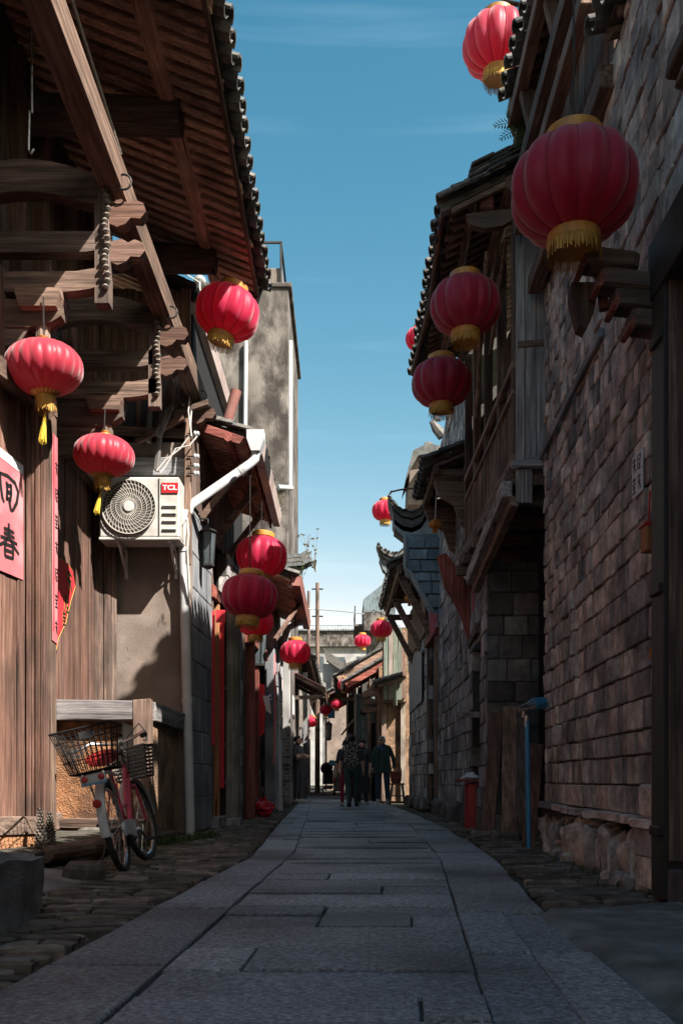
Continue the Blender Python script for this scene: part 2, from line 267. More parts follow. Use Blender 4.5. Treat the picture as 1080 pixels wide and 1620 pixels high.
class MB:
    def __init__(s): s.v = []; s.f = []; s.m = []
    def add(s, vs_, fs, mi=0):
        n = len(s.v); s.v += [V(a) for a in vs_]; s.f += [tuple(i + n for i in f) for f in fs]; s.m += [mi] * len(fs); return s
    def cbox(s, c, size, bev=0.006, rot=None, jit=0.0, mi=0):
        hx, hy, hz = [max(a / 2, 1e-4) for a in size]; bt = bev if hasattr(bev, '__len__') else (bev,) * 3
        bx, by, bz = min(bt[0], hx * 0.6), min(bt[1], hy * 0.6), min(bt[2], hz * 0.6)
        vs_ = []
        J = [V((ru(-jit, jit), ru(-jit, jit), ru(-jit, jit))) for _ in range(8)]
        for i, (x, y, z) in enumerate(CH):
            vs_ += [V((x * hx, y * (hy - by), z * (hz - bz))) + J[i], V((x * (hx - bx), y * hy, z * (hz - bz))) + J[i], V((x * (hx - bx), y * (hy - by), z * hz)) + J[i]]
        if rot is not None:
            q = rot if isinstance(rot, Matrix) else Euler(rot).to_matrix()
            vs_ = [q @ a for a in vs_]
        c = V(c); vs_ = [a + c for a in vs_]
        fs = [(2, 11, 8, 5), (14, 17, 20, 23), (1, 4, 16, 13), (7, 10, 22, 19), (3, 6, 18, 15), (9, 0, 12, 21)]
        fs += [(1, 2, 5, 4), (3, 5, 8, 6), (7, 8, 11, 10), (9, 11, 2, 0), (13, 16, 17, 14), (15, 18, 20, 17), (19, 22, 23, 20), (21, 12, 14, 23),
               (0, 1, 13, 12), (4, 3, 15, 16), (6, 7, 19, 18), (10, 9, 21, 22)]
        fs += [(0, 2, 1), (3, 4, 5), (6, 8, 7), (9, 10, 11), (12, 13, 14), (15, 17, 16), (18, 19, 20), (21, 23, 22)]
        return s.add(vs_, fs, mi)
    def bar(s, p0, p1, w_, h_, bev=0.006, up=(0, 0, 1), jit=0.0, mi=0):
        p0 = V(p0); p1 = V(p1); d = p1 - p0; ln = d.length
        if ln < 1e-6: return s
        y = d / ln; u = V(up)
        if abs(y.dot(u)) > 0.99: u = V((0, 1, 0))
        x = y.cross(u).normalized(); z = x.cross(y)
        m_ = Matrix((x, y, z)).transposed()
        return s.cbox((p0 + p1) / 2, (w_, ln, h_), bev, m_, jit, mi)
    def tube(s, pts, rads, n=8, cap=True, mi=0, twist=0):
        pts = [V(p) for p in pts]
        if not hasattr(rads, '__len__'): rads = [rads] * len(pts)
        rings = []; prev = None
        for i, p in enumerate(pts):
            d = (pts[min(i + 1, len(pts) - 1)] - pts[max(i - 1, 0)]).normalized()
            if prev is None:
                a = V((0, 0, 1)) if abs(d.z) < 0.9 else V((1, 0, 0)); x = d.cross(a).normalized()
            else:
                x = (prev - d * prev.dot(d)).normalized()
            prev = x; y = d.cross(x)
            rings.append([p + (x * math.cos(2 * math.pi * k / n) + y * math.sin(2 * math.pi * k / n)) * rads[i] for k in range(n)])
        vs_ = [a for r in rings for a in r]; fs = []
        for i in range(len(pts) - 1):
            for k in range(n):
                fs.append((i * n + k, i * n + (k + 1) % n, (i + 1) * n + (k + 1) % n, (i + 1) * n + k))
        if cap: fs.append(tuple(range(n - 1, -1, -1))); fs.append(tuple((len(pts) - 1) * n + k for k in range(n)))
        return s.add(vs_, fs, mi)
    def prism(s, poly, d, o=(0, 0, 0), u=(1, 0, 0), v=(0, 0, 1), mi=0):
        """poly in the (u, v) plane at o, pushed along d"""
        o = V(o); u = V(u); v = V(v); d = V(d); n = len(poly)
        a = [o + u * x + v * y for x, y in poly]; b_ = [p + d for p in a]
        fs = [tuple(range(n)), tuple(range(2 * n - 1, n - 1, -1))] + [(i, i + n, (i + 1) % n + n, (i + 1) % n) for i in range(n)]
        return s.add(a + b_, fs, mi)
    def lathe(s, prof, n=24, c=(0, 0, 0), lobes=0, depth=0.0, mi=0, ax=None, closed=False):
        c = V(c); vs_ = []; fs = []
        for (r, z) in prof:
            for k in range(n):
                t_ = 2 * math.pi * k / n
                q = r * (1 - depth * abs(math.cos(lobes * t_ / 2)) ** (3 if lobes <= 12 else 5)) if lobes else r
                vs_.append(V((q * math.cos(t_), q * math.sin(t_), z)))
        if ax is not None: vs_ = [ax @ a for a in vs_]
        vs_ = [a + c for a in vs_]
        for i in range(len(prof) - 1):
            for k in range(n):
                fs.append((i * n + k, i * n + (k + 1) % n, (i + 1) * n + (k + 1) % n, (i + 1) * n + k))
        fs.append(tuple(range(n - 1, -1, -1))); fs.append(tuple((len(prof) - 1) * n + k for k in range(n)))
        return s.add(vs_, fs, mi)
    def mesh(s, name, mats, smooth=False, off=V((0, 0, 0))):
        me = bpy.data.meshes.new(name)
        me.from_pydata([tuple(a - off) for a in s.v], [], s.f)
        for m_ in (mats if isinstance(mats, (list, tuple)) else [mats]): me.materials.append(MATS[m_])
        if any(s.m): me.polygons.foreach_set('material_index', s.m)
        bm = bmesh.new(); bm.from_mesh(me); bmesh.ops.recalc_face_normals(bm, faces=bm.faces); bm.to_mesh(me); bm.free()
        if smooth:
            me.polygons.foreach_set('use_smooth', [True] * len(me.polygons))
            try: me.set_sharp_from_angle(angle=R(40))
            except Exception: pass
        me.update(); return me
    def build(s, name, mats, parent=None, smooth=False, **k):
        off = base(parent)
        o = bpy.data.objects.new(name, s.mesh(name, mats, smooth, off)); COL.objects.link(o)
        if parent: o.parent = parent; BASE[o.name] = off
        return props(o, **k)
    def top(s, name, mats, label, cat, loc, group=None, smooth=False, kind=None):
        """a one-mesh thing standing at loc (vertices are in world space)"""
        o = bpy.data.objects.new(name, s.mesh(name, mats, smooth, V(loc))); COL.objects.link(o); o.location = loc
        BASE[o.name] = V(loc)
        return props(o, label, cat, group, kind)
def box(c, size, bev=0.006, rot=None, jit=0.0): return MB().cbox(c, size, bev, rot, jit)
def bar(p0, p1, w_, h_, **k): return MB().bar(p0, p1, w_, h_, **k)
def tube(pts, r, n=8, **k): return MB().tube(pts, r, n, **k)
# unit pieces that share mesh data (rough chamfered blocks)
def unit_blocks(matname, n=4, bev=0.06, jit=0.035):
    out_ = []
    for i in range(n):
        m_ = MB(); m_.cbox((0, 0, 0), (1, 1, 1), bev, None, jit); out_.append(m_.mesh('block_' + matname, matname))
    return out_
BLK = {}
def blk(matname, bev=0.06, jit=0.035):
    k = (matname, bev, jit)
    if k not in BLK: BLK[k] = unit_blocks(matname, 4, bev, jit)
    return random.choice(BLK[k])
def piece(name, matname, parent, c, size, rot=None, bev=0.06, jit=0.035):
    return put(name, blk(matname, bev, jit), parent, c, rot, size)

def planks(parent, p0, p1, z0, z1, width, matname, thick=0.03, name='plank', gap=0.006, ztop=None, proud=0.012, skip=()):
    """vertical boards along a ground line p0 -> p1, each its own object"""
    p0 = V((*p0, 0)); p1 = V((*p1, 0)); d = p1 - p0; ln = d.length; d /= ln
    a = math.atan2(d.y, d.x); nrm = V((d.y, -d.x, 0)); t_ = 0.0; i = 0
    while t_ < ln - 0.02:
        w_ = min(width * ru(0.75, 1.25), ln - t_)
        zt = z1 if ztop is None else ztop(t_ + w_ / 2)
        za = z0 + ru(0, 0.015)
        if i not in skip:
            c = p0 + d * (t_ + w_ / 2) + nrm * ru(0, proud); c.z = (za + zt) / 2
            piece(name, matname, parent, c, (w_ - gap, thick, zt - za), (0, 0, a), (0.04, 0.14, 0.002), (0.012))
        t_ += w_; i += 1
BUDGET = {}
def courses(parent, p0, p1, z0, z1, ch, wr, matname, mortar, name='brick', thick=0.12, near=300, gap=0.012, proud=0.02, holes=(), coremat=None, core=True, zfun=None, jit=0.03):
    """wall of single blocks along p0 -> p1; first `near` of them objects, the rest one stuff part. outward = right of p0->p1"""
    q0 = V((*p0, 0)); q1 = V((*p1, 0)); d = q1 - q0; ln = d.length; d /= ln; nrm = V((d.y, -d.x, 0)); a = math.atan2(d.y, d.x)
    items = []; z = z0
    while z < z1 - 0.02:
        h = min(ch * ru(0.85, 1.15), z1 - z); t_ = -ru(0, wr[0])
        while t_ < ln - 0.01:
            w_ = ru(*wr); ta = max(t_, 0); tb = min(t_ + w_, ln)
            if tb - ta > 0.03 and not any(h0 < (ta + tb) / 2 < h1 and k0 < z + h / 2 < k1 for h0, h1, k0, k1 in holes):
                items.append((ta, tb, z, z + h))
            t_ += w_
        z += h
    def dist(it): return (q0 + d * it[0]).y + 0.3 * abs(it[2] - 1.5)
    items.sort(key=dist)
    rest = MB()
    for i, (ta, tb, za, zb) in enumerate(items):
        pr = ru(0, proud)
        c = q0 + d * ((ta + tb) / 2) + nrm * (pr - thick / 2); c.z = (za + zb) / 2
        sz = (tb - ta - gap, thick, zb - za - gap)
        if i < near: piece(name, matname, parent, c, sz, (ru(-.012, .012), 0, a + ru(-.012, .012)), (.035, .06, .035), jit)
        else: rest.cbox(c, sz, 0.01, (0, 0, a), 0.008)
    if rest.v: rest.build(name + '_courses', matname, parent, kind='stuff')
    if core:
        m_ = MB()
        cc = q0 + d * (ln / 2) - nrm * (thick / 2 + 0.02)
        # core with holes cut as columns of boxes
        cuts = sorted(set([0, ln] + [h for hh in holes for h in hh[:2]]))
        for u0, u1 in zip(cuts[:-1], cuts[1:]):
            um = (u0 + u1) / 2; segs = [(z0, z1)]
            for h0, h1, k0, k1 in holes:
                if h0 <= um <= h1:
                    ns = []
                    for s0, s1 in segs:
                        if k0 > s0: ns.append((s0, min(k0, s1)))
                        if k1 < s1: ns.append((max(k1, s0), s1))
                    segs = [x for x in ns if x[1] - x[0] > 0.01]
            for s0, s1 in segs:
                c = q0 + d * um - nrm * (thick / 2 + 0.012); c.z = (s0 + s1) / 2
                m_.cbox(c, (u1 - u0, thick, s1 - s0), 0.001, (0, 0, a))
        m_.build('wall', mortar, parent)
# curved tile, unit: 1 wide (x), 1 long (y, up-slope), arch height 0.3
def tile_mesh(up=True, matname='tile'):
    m_ = MB(); vs_ = []; n = 4; th = 0.09
    for yy in (-0.5, 0.5):
        for k in range(n + 1):
            t_ = math.pi * k / n; x = -0.5 * math.cos(t_); z = 0.34 * math.sin(t_) * (1 if up else -1); vs_.append((x, yy, z))
        for k in range(n + 1):
            t_ = math.pi * k / n; x = -0.5 * math.cos(t_) * 0.86; z = 0.34 * math.sin(t_) * (1 if up else -1) - th; vs_.append((x, yy, z))
    q = 2 * (n + 1); fs = []
    for k in range(n):
        fs += [(k, k + 1, q + k + 1, q + k), (n + 1 + k, q + n + 1 + k, q + n + 2 + k, n + 2 + k),
               (k, n + 1 + k, n + 2 + k, k + 1), (q + k, q + k + 1, q + n + 2 + k, q + n + 1 + k)]
    fs += [(0, q, q + n + 1, n + 1), (n, 2 * n + 1, q + 2 * n + 1, q + n)]
    m_.add(vs_, fs); return m_
TUP = tile_mesh(True); TDN = tile_mesh(False)
TUPM = TUP.mesh('cover_tile', 'tile'); TDNM = TDN.mesh('pan_tile', 'tile')
def tile_roof(parent, side, ex, ez, y0, y1, slope, length, pitch=0.2, tl=0.2, raft=0.15, raft_w=0.07, raft_mat='wood_rafter_X', near=True, rows_obj=1, raft_obj=True, verge=True, fascia=None, wave=0.02, tmat='tile'):
    """roof whose eave runs along y at (ex, ez); side -1 = left house (roof climbs towards -x), +1 = right house"""
    a = math.atan(slope); up = V((side * math.cos(a), 0, math.sin(a))); nrm = V((-side * math.sin(a), 0, math.cos(a)))
    rotm = Matrix((V((0, -side, 0)) , up, nrm)).transposed()   # x across, y up-slope, z normal
    if rotm.determinant() < 0: rotm = Matrix((V((0, side, 0)), up, nrm)).transposed()
    eul = rotm.to_euler()
    e0 = V((ex, 0, ez))
    # rafters
    y = y0 + 0.04
    rm = MB()
    while y < y1 - 0.03:
        s0 = e0 + up * ru(-0.03, 0.05) + V((0, y, 0)) - nrm * 0.055; s1 = e0 + up * (length * 0.98) + V((0, y + ru(-0.01, 0.01), 0)) - nrm * 0.055
        w_ = raft_w * ru(0.85, 1.15)
        if raft_obj: piece('rafter', raft_mat, parent, (s0 + s1) / 2, (w_, (s1 - s0).length, 0.05), eul, (0.08, 0.003, 0.1), 0.012)
        else: rm.bar(s0, s1, w_, 0.05, up=nrm)
        y += raft * ru(0.93, 1.07)
    if rm.v: rm.build('rafter_row', raft_mat, parent)
    # deck of tile bellies right above the rafters
    c = e0 + up * (length / 2) + V((0, (y0 + y1) / 2, 0)) - nrm * 0.012
    MB().cbox(c, (y1 - y0 - 0.02, length, 0.02), 0.002, rotm).build('roof_deck', 'tile_under', parent)
    # tiles
    rest = MB(); n = max(2, int((y1 - y0) / pitch)); pit = (y1 - y0) / n; rows = int(length / (tl * 0.62)); 
    for i in range(n + 1):
        for r_ in range(rows):
            s_ = r_ * tl * 0.62 + tl * 0.3 - 0.05 + ru(-0.012, 0.012)
            for kind_ in (0, 1):
                yy = y0 + pit * (i + (0.5 if kind_ else 0)) + ru(-0.008, 0.008)
                if yy > y1 + 0.01: continue
                lift = (0.045 if kind_ else 0.075) + ru(-0.004, 0.006) + wave * math.sin(i * 1.3) * 0.3
                loc = e0 + up * s_ + V((0, yy, 0)) + nrm * lift
                tilt = rotm @ Matrix.Rotation(R(-4 + ru(-2, 2)), 3, 'X') @ Matrix.Rotation(R(ru(-4, 4)), 3, 'Z')
                me_, mb_ = (TDNM, TDN) if kind_ else (TUPM, TUP)
                if r_ < rows_obj and near:
                    put('tile', me_, parent, loc, tilt.to_euler(), (pit * 0.72, tl, 0.17))
                elif r_ < 6 or r_ > rows - 3 or i < 2 or i > n - 2 or True:
                    S = Matrix.Diagonal((pit * 0.72, tl, 0.17))
                    q = tilt @ S
                    rest.add([q @ p_ + loc for p_ in mb_.v], mb_.f)
    if rest.v: rest.build('tile_field', tmat, parent, kind='stuff')
    if fascia:
        bar(e0 + V((-side * 0.02, y0, -0.06)), e0 + V((-side * 0.02, y1, -0.06)), 0.03, 0.13).build('fascia_board', fascia, parent)
    return rotm, up, nrm

from mathutils import noise as mnoise
def rough_block(c, size, cuts=7, amp=.02, freq=4.0, rot=0.0):
    """weathered block: subdivided box, corners rounded, surface pushed about by noise"""
    bm = bmesh.new(); bmesh.ops.create_cube(bm, size=1.0); bmesh.ops.subdivide_edges(bm, edges=bm.edges[:], cuts=cuts, use_grid_fill=True)
    S_ = V(size); q = Matrix.Rotation(rot, 3, 'Z'); m_ = MB()
    for v in bm.verts:
        p = v.co.copy(); r = max(abs(p.x), abs(p.y), abs(p.z)); k = p.normalized() * .5 * 1.25
        u = p.lerp(k, .0)
        p = V((p.x * S_.x, p.y * S_.y, p.z * S_.z))
        edge = sum(1 for t_ in (abs(v.co.x), abs(v.co.y), abs(v.co.z)) if t_ > .49)
        if edge >= 2: p *= 1 - .035 * edge / max(1, 1)
        w_ = q @ p + V(c); n_ = mnoise.noise_vector(w_ * freq) * amp + mnoise.noise_vector(w_ * freq * 3.1) * amp * .4
        v.co = w_ + n_
    bm.verts.index_update(); m_.add([v.co.copy() for v in bm.verts], [tuple(v.index for v in f.verts) for f in bm.faces]); bm.free(); return m_
# ============================================================ GROUND
g = MB().add([(-400, -60, -0.06), (400, -60, -0.06), (400, 900, -0.06), (-400, 900, -0.06)], [(0, 1, 2, 3)]).build('ground', 'dirt', None, kind='structure')
def lerp_pts(pts, y):
    if y <= pts[0][0]: return pts[0][1]
    for (a, b), (c, d) in zip(pts[:-1], pts[1:]):
        if y <= c: return b + (d - b) * (y - a) / (c - a)
    return pts[-1][1]
LE = [(0, -1.12), (2.7, -1.0), (5.1, -0.86), (7.5, -0.72), (9.6, -0.77), (12, -0.84), (16, -0.92), (24, -1.1), (30, -1.25), (40, -1.7), (70, -3.2)]
RE = [(0, 0.75), (4.2, 0.92), (7.3, 1.2), (11.5, 1.3), (16, 1.3), (24, 1.1), (30, 0.4), (40, -0.1), (70, -1.6)]
SL = [(0, -0.70), (8, -0.40), (16, -0.58), (30, -0.95), (40, -1.4), (70, -2.9)]
SR = [(0, 0.2), (7.5, 0.78), (13, 0.93), (24, 0.76), (30, 0.1), (40, -0.4), (70, -1.9)]
le = lambda y: lerp_pts(LE, y); re_ = lambda y: lerp_pts(RE, y)
# bed under the slabs
bed = MB(); ys = [0.2 + 1.2 * i for i in range(58)]
vs_ = []
for y in ys: vs_ += [(le(y), y, -0.016), (re_(y), y, -0.016)]
bed.add(vs_, [(2 * i, 2 * i + 1, 2 * i + 3, 2 * i + 2) for i in range(len(ys) - 1)])
street = bed.build('street', 'mortar_dark', None, kind='structure')
def slab(poly, parent=street):
    zt = ru(-0.009, 0.009); tl_ = [ru(-0.0025, 0.0025) for _ in poly]
    n = len(poly); c = sum((V((x, y, 0)) for x, y in poly), V()) / n
    m_ = MB(); vs_ = []
    for (x, y), dz in zip(poly, tl_):
        p = V((x, y, 0)); q = p + (c - p).normalized() * 0.007
        vs_.append((q.x, q.y, -0.04))
    for (x, y), dz in zip(poly, tl_):
        p = V((x, y, 0)); q = p + (c - p).normalized() * 0.007
        vs_.append((q.x, q.y, zt + dz - 0.006))
    for (x, y), dz in zip(poly, tl_):
        p = V((x, y, 0)); q = p + (c - p).normalized() * 0.013
        vs_.append((q.x, q.y, zt + dz))
    fs = [tuple(range(2 * n, 3 * n))]
    for k in range(2):
        fs += [(k * n + i, k * n + (i + 1) % n, (k + 1) * n + (i + 1) % n, (k + 1) * n + i) for i in range(n)]
    m_.add(vs_, fs).build('paving_slab', 'slab', parent)
# centre rows
y = 0.4
while y < 34:
    d = ru(0.28, 0.52) * (1 if y < 16 else 1.5); y2 = y + d
    la = lambda t_: lerp_pts(SL, t_); ra = lambda t_: lerp_pts(SR, t_)
    cuts = [0.0]
    if rnd() < 0.45: cuts += [ru(0.25, 0.75)]
    if rnd() < 0.15: cuts += [ru(0.8, 0.88)]
    cuts = sorted(cuts) + [1.0]
    for u0, u1 in zip(cuts[:-1], cuts[1:]):
        X = lambda u, t_: la(t_) + (ra(t_) - la(t_)) * u
        slab([(X(u0, y), y), (X(u1, y), y), (X(u1, y2), y2), (X(u0, y2), y2)])
    y = y2
# long edging slabs at both sides
for sd in (0, 1):
    y = 0.3 + sd * 0.5
    while y < 34:
        y2 = y + ru(0.9, 1.7)
        if sd == 0: f0 = lambda t_: le(t_); f1 = lambda t_: lerp_pts(SL, t_)
        else: f0 = lambda t_: lerp_pts(SR, t_); f1 = re_
        ym = (y + y2) / 2
        if rnd() < 0.3:
            g0 = lambda t_: (f0(t_) + f1(t_)) / 2
            slab([(f0(y), y), (g0(y), y), (g0(y2), y2), (f0(y2), y2)]); slab([(g0(y), y), (f1(y), y), (f1(y2), y2), (g0(y2), y2)])
        else:
            slab([(f0(y), y), (f1(y), y), (f1(ym), ym), (f1(y2), y2), (f0(y2), y2), (f0(ym), ym)])
        y = y2
# side strips of rough setts between slabs and houses
lv = MB(); ncob = 0; rest = MB()
verge_l = MB().add([(-3.2, 0, -0.045), (0.2, 0, -0.045), (0.2, 40, -0.045), (-3.2, 40, -0.045)], [(0, 1, 2, 3)]).build('side_strip', 'dirt', None, kind='structure')
setts = []
y = 2.2
while y < 17:
    d = ru(0.055, 0.11); x = le(y) - 0.02 - ru(0, 0.1)
    while x > -2.05:
        w_ = ru(0.14, 0.34); setts.append((x - w_ / 2, y + ru(-0.01, 0.01), w_ - 0.015, d - 0.012)); x -= w_
    x = re_(y) + 0.02 + ru(0, 0.1)
    while x < 2.05 and y > 4.3:
        w_ = ru(0.14, 0.34); setts.append((x + w_ / 2, y + ru(-0.01, 0.01), w_ - 0.015, d - 0.012)); x += w_
    y += d
setts.sort(key=lambda s_: s_[1])
for i, (x, y, w_, d) in enumerate(setts):
    z = -0.04 + ru(-0.008, 0.012)
    if i < 300: piece('sett', 'cobble', verge_l, (x, y, z), (w_, d, 0.05), (ru(-.05, .05), ru(-.05, .05), ru(-.06, .06)), 0.12, 0.06)
    else: rest.cbox((x, y, z), (w_, d, 0.05), 0.008, (ru(-.05, .05), ru(-.05, .05), ru(-.06, .06)), 0.006)
rest.build('sett_rows', 'cobble', verge_l, kind='stuff')
# concrete apron at the right-hand gate
apr = MB(); nx, ny = 14, 24; vs_ = []
for i in range(ny + 1):
    for j in range(nx + 1):
        y_ = 0.2 + (4.35 + .62 * j / nx) * i / ny; x_ = 0.84 + .03 * math.sin(y_ * 3) + 1.6 * j / nx
        p = V((x_, y_, 0)); e_ = 0 if 0 < j < nx and i < ny else -.05
        vs_.append((x_, y_, .012 + e_ + .012 * mnoise.noise(p * 1.7) + .005 * mnoise.noise(p * 9)))
apr.add(vs_, [(i * (nx + 1) + j, i * (nx + 1) + j + 1, (i + 1) * (nx + 1) + j + 1, (i + 1) * (nx + 1) + j) for i in range(ny) for j in range(nx)])
apr.build('door_apron', 'concrete', None, True, kind='structure')
# concrete ramp and block on the left
st = rough_block((-2.28, 3.3, 0.1), (1.8, 2.4, 0.37), 22, .035, 3.2)
st.top('concrete_step', 'concrete', 'big weathered concrete step block with moss beside the alley paving', 'step', (-2.25, 3.35, -0.06), smooth=True)
rp = MB(); n = 8; vs_ = []
for i in range(n + 1):
    yy = 4.5 + i * 0.23
    for j in range(7):
        xx = -2.3 + j * 0.125 + 0.02 * math.sin(i * 2 + j); e_ = max(0, 1 - (j / 5.6)); hgt = 0.17 * e_ * (1 - 0.25 * abs(i - 4) / 4) - 0.045 + ru(-.006, .006)
        vs_.append((xx + 0.03 * i * (j / 6) - 0.1 * (i > 6), yy, max(hgt, -0.047)))
rp.add(vs_, [(i * 7 + j, i * 7 + j + 1, (i + 1) * 7 + j + 1, (i + 1) * 7 + j) for i in range(n) for j in range(6)])
rp.build('ramp', 'concrete', None, True, kind='structure')
piece_m = MB().cbox(P(138, 1376, 6.1) + V((-.02, 0, -0.03)), (0.24, 0.3, 0.14), 0.03, (0, 0, 0.2), 0.02)
piece_m.top('mossy_stone', 'cobble', 'low mossy stone lying at the foot of the ramp by the bicycle', 'stone', P(138, 1376, 6.1) + V((-.02, 0, -0.1)))

# grass tufts
def grass(name, label, spots, hmax, loc, cat='grass', kind='stuff', m='leaf'):
    mb = MB()
    for (x, y, z, r_, n_) in spots:
        for _ in range(n_):
            a = ru(0, 6.28); q = r_ * math.sqrt(rnd()); bx, by = x + q * math.cos(a), y + q * math.sin(a); h = ru(0.3, 1) * hmax; b = ru(0, 6.28); w_ = ru(.003, .007)
            tip = V((bx + math.cos(b) * h * 0.6, by + math.sin(b) * h * 0.6, z + h)); mid = V((bx + math.cos(b) * h * 0.2, by + math.sin(b) * h * 0.2, z + h * 0.65))
            sd = V((-math.sin(b), math.cos(b), 0)) * w_
            o_ = V((bx, by, z - 0.01)); mb.add([o_ - sd, o_ + sd, mid + sd, mid - sd, tip], [(0, 1, 2, 3), (3, 2, 4)])
    return mb.top(name, m, label, cat, loc, kind=kind)
grass('grass', 'short grass growing at the foot of the low earth wall', [(-1.78 + 0.05 * i, 8.95 + 0.19 * i, -0.03, 0.13, 60) for i in range(8)], 0.11, (-1.7, 9.4, -0.04))
grass('weeds', 'sparse weeds along the base of the rubble footing', [(1.62 + 0.03 * i, 5.6 + 0.45 * i, -0.03, 0.12, 22) for i in range(8)], 0.08, (1.7, 7, -0.04))

# ============================================================ LEFT: WOODEN HOUSE
H = thing('wooden_house', 'weathered brown timber house with bracketed eaves and red lanterns on its porch', 'house', (-2.6, 7.2, 0))
# plinth
rough_block((-3.0, 7.6, 0.03), (1.88, 5.7, 0.2), 14, .02, 3.0).build('plinth', 'dirt', H, True)
tube([(-2.06, 6.6, 0.09), (-1.93, 7.4, 0.085), (-1.98, 8.2, 0.08), (-1.97, 8.9, 0.08)], [0.06, 0.07, 0.07, 0.06], 10).build('kerb_log', 'wood_mid_Y', H)
# sill at the poster panel, earth below it
bar((-2.56, 6.25, 0.30), (-2.27, 7.06, 0.27), 0.1, 0.13, jit=0.008).build('sill_beam', 'wood_mid_Y', H)
bar((-2.58, 6.25, 0.175), (-2.30, 7.06, 0.165), 0.1, 0.14, jit=0.006).build('sill_footing', 'earth_orange', H)
# poster panel
planks(H, (-2.55, 6.05), (-2.36, 7.0), 0.34, 3.38, 0.125, 'wood_brown_Z', 0.04)
bar((-2.56, 5.6, 3.44), (-2.22, 7.25, 3.44), 0.12, 0.14).build('header_beam', 'wood_dark_Y', H)
planks(H, (-2.60, 5.6), (-2.42, 7.1), 3.5, 4.3, 0.16, 'wood_dark_Z', 0.03)
# column of boards
for i in range(5):
    w_ = 0.167 / 5
    piece('column_board', 'wood_brown_Z', H, (-2.357 + w_ * (i + 0.5), 7.06 - 0.02 * (i % 2) - 0.008 * (i == 2), 2.25), (w_ - 0.002, 0.1, 4.1), None, (0.12, 0.06, 0.001), 0.008)
box((-2.275, 7.18, 2.25), (0.162, 0.14, 4.1), 0.01).build('column_core', 'wood_brown_Z', H)
piece('column_board', 'wood_mid_Z', H, (-2.183, 7.185, 2.2), (0.018, 0.13, 4.0), None, (0.1, 0.05, 0.001), 0.008)
# porch wall of planks
planks(H, (-2.75, 7.3), (-2.75, 10.55), 0.3, 3.82, 0.115, 'wood_brown_Z', 0.035)
bar((-2.70, 7.2, 3.88), (-2.70, 10.7, 3.84), 0.15, 0.15).build('lintel', 'wood_dark_Y', H)
bar((-2.72, 7.2, 0.22), (-2.72, 10.55, 0.22), 0.12, 0.16).build('floor_sill', 'wood_mid_Y', H)
planks(H, (-2.74, 10.5), (-2.5, 10.57), 0.4, 4.0, 0.09, 'wood_dark_Z', 0.03)
# back wall so no light leaks
box((-2.87, 7.2, 3.6), (0.1, 7.4, 6.9), 0.01).build('back_wall', 'void', H)
# upper storey wall
planks(H, (-2.78, 4.6), (-2.78, 10.6), 3.95, 7.0, 0.17, 'wood_dark_Z', 0.04, proud=0.02)
for yy in (6.2, 7.9, 8.5, 9.4, 10.2):
    bar((-2.70, yy, 3.95), (-2.70, yy, 6.7), 0.13, 0.13).build('upper_post', 'wood_brown_Z', H)
for yy in (7.05, 9.0):
    f_ = MB()
    for a_, b_ in (((-2.72, yy - .32, 4.35), (-2.72, yy + .32, 4.35)), ((-2.72, yy - .32, 5.35), (-2.72, yy + .32, 5.35)), ((-2.72, yy - .32, 4.35), (-2.72, yy - .32, 5.35)), ((-2.72, yy + .32, 4.35), (-2.72, yy + .32, 5.35)), ((-2.72, yy, 4.35), (-2.72, yy, 5.35))):
        f_.bar(a_, b_, 0.05, 0.06)
    wf = f_.build('window', 'wood_mid_Z', H)
    box((-2.735, yy, 4.85), (0.01, 0.6, 0.96), 0.001).build('pane', 'glass_dark', wf)
# long eave beam and purlin log
EB = 4.98
bar((-1.67, 3.6, EB), (-1.64, 10.95, EB), 0.16, 0.24, jit=0.006).build('eave_beam', 'wood_mid_Y', H)
tube([(-1.50, 3.6, 6.43), (-1.48, 6.5, 6.45), (-1.46, 8.8, 6.43), (-1.45, 11.0, 6.43)], [0.1, 0.106, 0.1, 0.095], 12).build('purlin_log', 'wood_rafter_Y', H, True)
tube([(-2.4, 3.6, 6.78), (-2.4, 10.9, 6.78)], 0.1, 10).build('purlin_log', 'wood_dark_Y', H, True)
def carved(o, s_, m='wood_brown_X'):
    """cloud-shaped beam end, profile in the xz plane"""
    poly = [(0, -.07), (.10, -.11), (.16, -.09), (.2, -.045), (.27, -.05), (.31, 0), (.29, .06), (.23, .085), (.18, .06), (.13, .09), (.05, .07), (0, .075)]
    return MB().prism([(a * s_, b * s_) for a, b in poly], (0, 0.1, 0), V(o) - V((0, 0.05, 0)))
